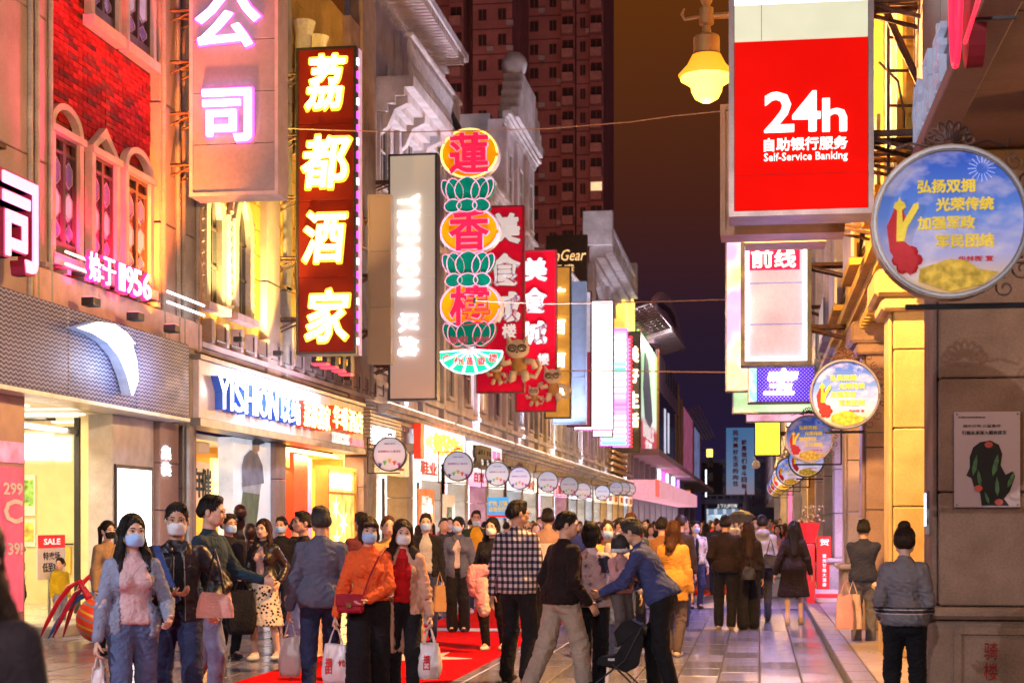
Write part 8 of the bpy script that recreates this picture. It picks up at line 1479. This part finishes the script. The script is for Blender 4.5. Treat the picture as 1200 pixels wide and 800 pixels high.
# --- far crowd: copies of eight figures with their own clothes
protos = []
random.seed(21)
for i in range(8):
    x_, y_ = onD(700, 60+i); fem = i % 2 == 1
    t, _, _ = person('proto', x_, y_, 0 if i < 4 else 180, 1.66 if not fem else 1.58, fem=fem, lod=3, skin=i % 4, hairstyle=('short', 'long', 'grey', 'mid')[i % 4], hair=i % 2, top=dict(m=cloth('far%d' % i, (.05, .05, .05)), hem=.86, t=.03), bottom=dict(m=bk), mask=('white', None, 'blue', None)[i % 4] if i < 4 else None, seed=80+i, lb=(.1, .2, 0) if i % 3 else (.1, 0, 0)); protos.append(t)
cols = [('black', (.015, .015, .02)), ('white', (.6, .58, .6)), ('navy', (.03, .04, .12)), ('red', (.5, .03, .03)), ('grey', (.2, .2, .22)), ('yellow', (.6, .4, .05)), ('pink', (.6, .3, .35)), ('olive', (.12, .13, .05)), ('light blue', (.25, .38, .6)), ('brown', (.16, .08, .04)), ('violet', (.22, .12, .38)), ('orange', (.6, .22, .04))]
places = [(500, 'by the left shop signs'), (560, 'left of the hotpot poster'), (620, 'behind the checked shirt man'), (680, 'before the pink awning'), (740, 'below the mall'), (790, 'under the mall corner'), (840, 'under the footbridge'), (880, 'below the blue billboard'), (915, 'by the far right arcade'), (945, 'close to the far right columns')]
used = {}
n = 0; spots = []
for dep in [34, 37, 40, 43, 46, 50, 54, 58, 63, 68, 74, 80, 88, 96, 106, 118, 132, 150]:
    xa, xb = -8.6, 1.0
    k_ = 11 if dep < 60 else 14
    for j in range(k_):
        X = xa+(xb-xa)*(j+random.random())/k_; Yq = dep+random.uniform(-1.4, 1.4); v = inview(X, Yq)
        if v and 480 < v[0] < 960: spots.append((X, Yq, v))
first = set()
for X, Yq, v in spots:
    i = random.randrange(8) if Yq < 90 else random.randrange(4, 8); src = protos[i]; cn, cc = random.choice(cols if random.random() < .6 else cols[:5]); pl_ = min(places, key=lambda p: abs(p[0]-v[0]))[1]
    face = 'facing us' if i < 4 else 'seen from behind'; who = ['man', 'long haired woman', 'grey haired man', 'woman'][i % 4]; band = 'near rows' if Yq < 45 else 'middle rows' if Yq < 65 else 'far rows' if Yq < 100 else 'last rows'
    for _ in range(14):
        lab = '%s in %s %s, %s, %s' % (who, cn, face, band, pl_)
        if lab not in used: break
        cn, cc = random.choice(cols); i = random.randrange(8) if Yq < 90 else random.randrange(4, 8); src = protos[i]; face = 'facing us' if i < 4 else 'seen from behind'; who = ['man', 'long haired woman', 'grey haired man', 'woman'][i % 4]
    used[lab] = 1
    if i not in first: c = src; first.add(i); ch = list(src.children)
    else:
        c = src.copy(); COL.objects.link(c); ch = []
        for o in src.children: p_ = o.copy(); COL.objects.link(p_); p_.parent = c; ch.append(p_)
    c.name = 'person'; c.location = (X, Yq, 0); c.rotation_euler = (0, 0, random.uniform(-.5, .5)+(PI if i >= 4 else 0)); c['label'] = lab; c['category'] = 'person'; c['group'] = 'shoppers of the far crowd'; s_ = random.uniform(.94, 1.05); c.scale = (s_, s_, s_)
    for o in ch:
        if o.name.startswith('shirt'): o.material_slots[0].link = 'OBJECT'; o.material_slots[0].material = cloth('crowd_'+cn.replace(' ', '_'), cc)
for i, t in enumerate(protos):
    if i not in first:
        for o in list(t.children): bpy.data.objects.remove(o)
        bpy.data.objects.remove(t)
# ================================================================ BAGS AND OTHER CARRIED THINGS
plas = mat('plastic_white', (.72, .68, .70), rough=.3, var=.06, bump=.8, bscale=14, trans=0.0)
def bag(label, c, w, h, d, m, rot=0, handle=None, txt=None, tm=None, soft=True, name='shopping_bag', cat='shopping bag', seed=1, hl=.16, taper=.8):
    """sagging bag hanging below c (the hand)"""
    c = Vector(c); t = thing(name, label, cat, (c.x, c.y, c.z), None, R(rot)); q = MB(); rs = np.random.RandomState(seed); n = 20; rings = 9
    f = lambda u, v, s_: (u, v, s_)
    top = -hl; P_l = []
    for i in range(rings):
        k = i/(rings-1); z = top-h*k; ww = w/2*(taper+(1-taper)*min(1, k*1.6)); dd = d/2*(.35+.65*min(1, k*1.8)) if soft else d/2
        if soft and k > .8: ww *= 1-(k-.8)*1.0; dd *= 1-(k-.8)*1.2
        for j in range(n):
            a = 2*PI*j/n; ca, sa = math.cos(a), math.sin(a); e = .45; x = ww*math.copysign(abs(ca)**e, ca); y = dd*math.copysign(abs(sa)**e, sa)
            wv = .012*math.sin(a*5+k*6+seed)*(1 if soft else .2); P_l.append((x*(1+wv*4)+rs.randn()*.002, y+wv, z+(.012*math.sin(a*3+seed) if i == 0 else 0)))
    q.v = P_l
    for i in range(rings-1):
        for j in range(n): q.f.append((i*n+j, i*n+(j+1) % n, (i+1)*n+(j+1) % n, (i+1)*n+j))
    q.f.append(tuple(range((rings-1)*n, rings*n)))
    me = q.mesh('bag_body'); fixn(me); link_mesh('bag_body', me, m, t, soft)
    for e in (-1, 1): q = MB(); q.tube([(-w*.25, e*d*.15, top+.0), (-w*.12, e*d*.08, top+hl*.6), (0, e*.01, top+hl+.01), (w*.12, e*d*.08, top+hl*.6), (w*.25, e*d*.15, top)], handle or .006, 6); me = q.mesh('handle'); link_mesh('handle', me, m if handle is None else leather, t)
    if txt:
        for j, (s_, u, v, ws, hs) in enumerate(txt):
            vv, ff = glyphs(s_, .03, 0); lo = vv.min(0); hi = vv.max(0); uu = vv-(lo+hi)/2; q = MB(); q.v = [(float(u+a*ws/(hi[0]-lo[0])), float(-d/2*(1.0)-.006-b_*.004), float(top-h*v+b*hs/(hi[1]-lo[1]))) for a, b, b_ in uu]; q.f = ff; link_mesh('lettering', q.mesh('lettering'), tm or mat('print_red', ()), t)
    return t
redp = mat('print_bagred', (.65, .02, .03), rough=.5)
bag('white plastic bag with red lettering held by the orange sweater woman', wo_a, .24, .34, .14, plas, 6, txt=[('福', -.05, .42, .06, .07), ('田', -.05, .62, .06, .07), ('优', .06, .45, .06, .06)], tm=redp, seed=2)
bag('white plastic bag with red characters held by the camel coat woman', wc_b, .20, .30, .15, plas, -6, txt=[('福', .0, .42, .06, .07), ('田', .0, .62, .06, .07)], tm=redp, seed=3)
bag('thin white plastic bag hanging from the hand of the cardigan woman', la_, .10, .24, .08, plas, 10, seed=4, hl=.1)
bag('white plastic bag carried by the grey blue shirt man', bg_b, .20, .34, .12, plas, 10, seed=5)
x, y = at(283, 18.6); bag('large limp black carrier bag of the man in black', (x, y, .98), .34, .50, .16, bk, 20, seed=6)
x, y = at(252, 11.45); bag('pink leather tote with black and white handles under the bomber jacket man\'s arm', (x, y, 1.40), .26, .17, .10, mat('leather_pink', (.72, .36, .30), rough=.4, bump=.2), 10, handle=.010, soft=False, name='tote_bag', cat='handbag', seed=7, hl=.30)
x, y = at(412, 11.2); x = wo.location.x-.09; y = wo.location.y-.27
sb = thing('shoulder_bag', 'small deep red shoulder bag with a gold clasp on the orange sweater woman', 'handbag', (x, y, .84)); rl_ = mat('leather_red', (.35, .012, .03), rough=.3, bump=.2)
bx(sb, 'bag_body', rl_, x-.115, x+.115, y-.04, y+.04, .84, 1.0, .02); bx(sb, 'flap', rl_, x-.118, x+.118, y-.052, y-.041, .90, 1.0, .005); bx(sb, 'clasp', mat('brass', (.7, .5, .2), rough=.25, metal=1), x-.02, x+.02, y-.062, y-.053, .89, .93)
q = MB(); q.tube([(x+.11, y, .99), (x+.16, y+.03, 1.15), (x+.22, y+.10, 1.31), (x+.25, y+.22, 1.39), (x+.2, y+.36, 1.30)], .008, 6); q.build('strap', rl_, sb, fix=False)
st = thing('cross_strap', 'blue sling strap across the bomber jacket man\'s chest', 'bag strap', tuple(ma.location)); x, y = ma.location.x, ma.location.y; q = MB()
q.prism([(x-.11, 1.43), (x-.06, 1.44), (x+.10, 1.05), (x+.05, 1.02)], FY(y-.195), 0, .02); q.build('webbing', cloth('strap_blue', (.05, .08, .25)), st)
for k, (dx, c_) in enumerate(((-.05, (.62, .33, .33)), (.12, (.62, .45, .38)))): x, y = at(990+k*10, 20.1); bag(['pinker paper bag carried by the half hidden person at the stone column', 'beige paper bag beside the pink one at the stone column'][k], (x, y+.1*k, .86), .22, .42, .12, mat('paper_bag%d' % k, c_, rough=.7, bump=.3, bscale=20), 0, soft=False, seed=9+k)
x, y = at(562, 19.6); pk = thing('pink_coat_bundle', 'bundle of pink and cream coats hanging over the arm of the black sweater woman', 'coat', (x, y, .8)); f = Field(axes((-.35, -.3, -.5), (.35, .3, .3), .018)); f.cap((-.12, 0, .1), (.1, 0, .12), .10, .08, .06); f.cap((-.16, -.03, .0), (-.13, 0, -.2), .09, .07, .06); f.cap((0, 0, 0), (.03, 0, -.36), .09, .11, .06)
P_, Q_ = f.net(); P_ = smooth_pts(P_, Q_, 1); P_ = P_+vnormals(P_, Q_)*(wrinkle(P_, 4, 40)*.02)[:, None]; o = link_mesh('pink_cloth', to_mesh('pink_cloth', P_, Q_), cloth('coat_pink', (.80, .32, .34)), pk); o.location = (0, 0, .16); pk.scale = (.62, .62, .8)
f = Field(axes((-.3, -.3, -.6), (.35, .3, .3), .018)); f.cap((.05, .04, .05), (.08, .04, -.42), .09, .12, .06); P_, Q_ = f.net(); P_ = P_+vnormals(P_, Q_)*(wrinkle(P_, 9, 40)*.018)[:, None]; o = link_mesh('cream_cloth', to_mesh('cream_cloth', P_, Q_), cloth('coat_cream', (.66, .48, .40)), pk); o.location = (0, 0, .12)
x, y = at(508, 20.2); bag('brown paper carrier held by the young man in the grey tee', (x+.1, y-.1, .98), .16, .32, .1, mat('paper_brown', (.42, .24, .10), rough=.8), 20, soft=False, seed=12)
x, y = at(885, 24.2); bag('small black cross-body bag on the long haired woman in black', (x-.1, y-.22, 1.14), .20, .18, .08, leather, 0, handle=.006, soft=False, name='handbag', cat='handbag', seed=13, hl=.2)
x, y = at(903, 25.9); bag('dark leather shoulder bag on the grey hoodie man', (x, y-.12, 1.34), .26, .20, .10, leather, 0, handle=.008, soft=False, name='handbag', cat='handbag', seed=14, hl=.25)
# stroller
x, y = at(724, 14.6); sr = thing('stroller', 'black folding stroller in front of the bending man', 'stroller', (x, y, 0)); sr.scale = (.74, .74, .74); stf = mat('stroller_fabric', (.015, .015, .018), rough=.8)
for nm, pts in (('seat_shell', [(-.24, .46), (.12, .36), (.24, .42), (.33, .78), (.27, .86), (.10, .74), (-.02, .56), (-.22, .53)]), ('hood', [(.02, .66), (-.03, .84), (.05, .95), (.18, .99), (.30, .93), (.34, .80), (.27, .865), (.11, .75)])):
    q = MB(); q.prism(pts, lambda u, v, d: (x+u, y+d, v), -.21, .21); q.build(nm, stf, sr)
bx(sr, 'stripe', mat('hat_white', ()), x-.10, x-.02, y-.213, y+.213, .50, .53)
for e in (-.22, .22):
    q = MB(); q.tube([(x-.36, y+e, .14), (x+.1, y+e, .50), (x+.30, y+e, .90), (x+.36, y+e, .93)], .011, 6); q.build('frame_tube', metal_d, sr, fix=False); q = MB(); q.tube([(x+.30, y+e, .12), (x-.05, y+e, .46)], .011, 6); q.build('frame_tube', metal_d, sr, fix=False)
    for dx in (-.36, .30): o = None; q = MB(); q.strip([(x+dx+u, .085+v) for u, v in ring(0, 0, .085, n=18)], [(x+dx+u, .085+v) for u, v in ring(0, 0, .055, n=18)], FY(y+e), -.02, .02, True); o = q.build('wheel', mat('tyre', (.03, .03, .03)), sr); q = MB(); q.tube([(x+dx, y+e-.025, .085), (x+dx, y+e+.025, .085)], .018, 8); q.build('hub', metal_g, o)
q = MB(); q.tube([(x+.36, y-.22, .93), (x+.38, y, .94), (x+.36, y+.22, .93)], .016, 8); q.build('handle', stf, sr, fix=False); q = MB(); q.tube([(x-.33, y-.2, .2), (x-.33, y+.2, .2)], .03, 6); q.build('footrest', stf, sr)
# bronze statue pair by the poster
brz = mat('bronze', (.07, .045, .04), rough=.35, metal=.8, var=.3, nscale=12)
x, y = at(281, 24.5); s1 = thing('bronze_statue', 'bronze statue of a bowed standing figure before the model poster', 'statue', (x, y, 0)); f = Field(axes((-.4, -.5, .6), (.5, .4, 1.95), .02))
f.ell((.08, -.22, 1.76), (.10, .12, .12)); f.cap((-.02, 0, 1.45), (.05, -.12, 1.65), .10, .07, .05); f.cap((-.12, .05, 1.42), (.16, -.02, 1.42), .09, .09, .05); f.cap((0, .03, 1.4), (0, .05, .95), .16, .15, .08); f.cap((.16, 0, 1.4), (.2, -.2, 1.12), .06, .05); f.cap((.2, -.2, 1.12), (0, -.34, 1.2), .05, .04); f.cap((-.14, 0, 1.4), (-.2, -.1, 1.1), .06, .05); f.cap((-.2, -.1, 1.1), (-.02, -.32, 1.1), .05, .04); f.cap((0, .04, .95), (0, .04, .62), .17, .2)
P_, Q_ = f.net(); link_mesh('figure', to_mesh('figure', P_, Q_), brz, s1); bx(s1, 'pedestal', stone_g, x-.3, x+.3, y-.3, y+.3, 0, .66, .03)
x, y = at(294, 23.6); s2 = thing('bronze_statue', 'smaller bronze head and bust in front of the bowed statue', 'statue', (x, y, 0)); f = Field(axes((-.3, -.3, .9), (.3, .3, 1.65), .018)); f.ell((0, -.03, 1.47), (.095, .11, .13)); f.cap((0, 0, 1.3), (0, 0, 1.4), .06, .06); f.cap((-.16, 0, 1.22), (.16, 0, 1.22), .08, .08, .06); f.cap((0, 0, 1.2), (0, 0, 1.0), .15, .12, .06); P_, Q_ = f.net(); link_mesh('figure', to_mesh('figure', P_, Q_), brz, s2); bx(s2, 'pedestal', stone_g, x-.15, x+.15, y-.15, y+.15, 0, 1.0, .02)
# toy streamers and striped ball on the ground
cx_, cy_ = gpt(112, 752); ty = thing('streamer_toy', 'striped orange and blue ball toy trailing red and blue ribbons on the paving', 'toy', (cx_, cy_, 0)); q = MB(); q.ball((cx_, cy_, .30), (.26, .26, .30), 20)
q.build('ball', mpat('toy_stripes', lambda n, l, v: ramp(n, l, mathn(n, l, 'FRACT', mathn(n, l, 'MULTIPLY', mathn(n, l, 'ADD', sepn(n, l, v)[2], mathn(n, l, 'MULTIPLY', sepn(n, l, v)[0], .4)), 5)), [(0, (.75, .07, .02)), (.45, (.05, .35, .4)), (.55, (.75, .10, .02)), (.85, (.7, .5, .05))], 'CONSTANT'), col=(.6, .1, .05), rough=.35), ty, True)
for k, (c_, h_, dx) in enumerate((((.5, .01, .03), .82, -.75), ((.45, .01, .05), .72, -.60), ((.03, .15, .45), .62, -.68), ((.6, .02, .03), .88, -.5))):
    q = MB(); pts = [(cx_-.05, cy_+.05*k, .45+.1*k)]+[(cx_+dx*t_, cy_+.05*k, h_*math.sin(PI*(.35+.6*t_))+.0) for t_ in (.3, .5, .7, .9, 1.05)]
    q.tube([(a, b, max(c, .03)) for a, b, c in pts], [.03, .04, .04, .035, .03, .01], 7); q.build('ribbon', mat('ribbon_%d' % k, c_, rough=.35), ty, True)
# traces of extra small things: cones of the crowd stalls
# ================================================================ HAZE of the lamplit air
if HAZE:
    hz = MB().box(-60, 40, -15, 330, -1.4, 60).build('haze', None, None, fix=False); hz['kind'] = 'stuff'; hm = bpy.data.materials.new('haze'); hm.use_nodes = True; nt = hm.node_tree; nt.nodes.clear(); o_ = nt.nodes.new('ShaderNodeOutputMaterial'); pv_ = nt.nodes.new('ShaderNodeVolumePrincipled'); pv_.inputs['Color'].default_value = (.95, .9, .9, 1); pv_.inputs['Density'].default_value = HAZE; pv_.inputs['Anisotropy'].default_value = .3; nt.links.new(pv_.outputs[0], o_.inputs['Volume']); hz.data.materials.append(hm)
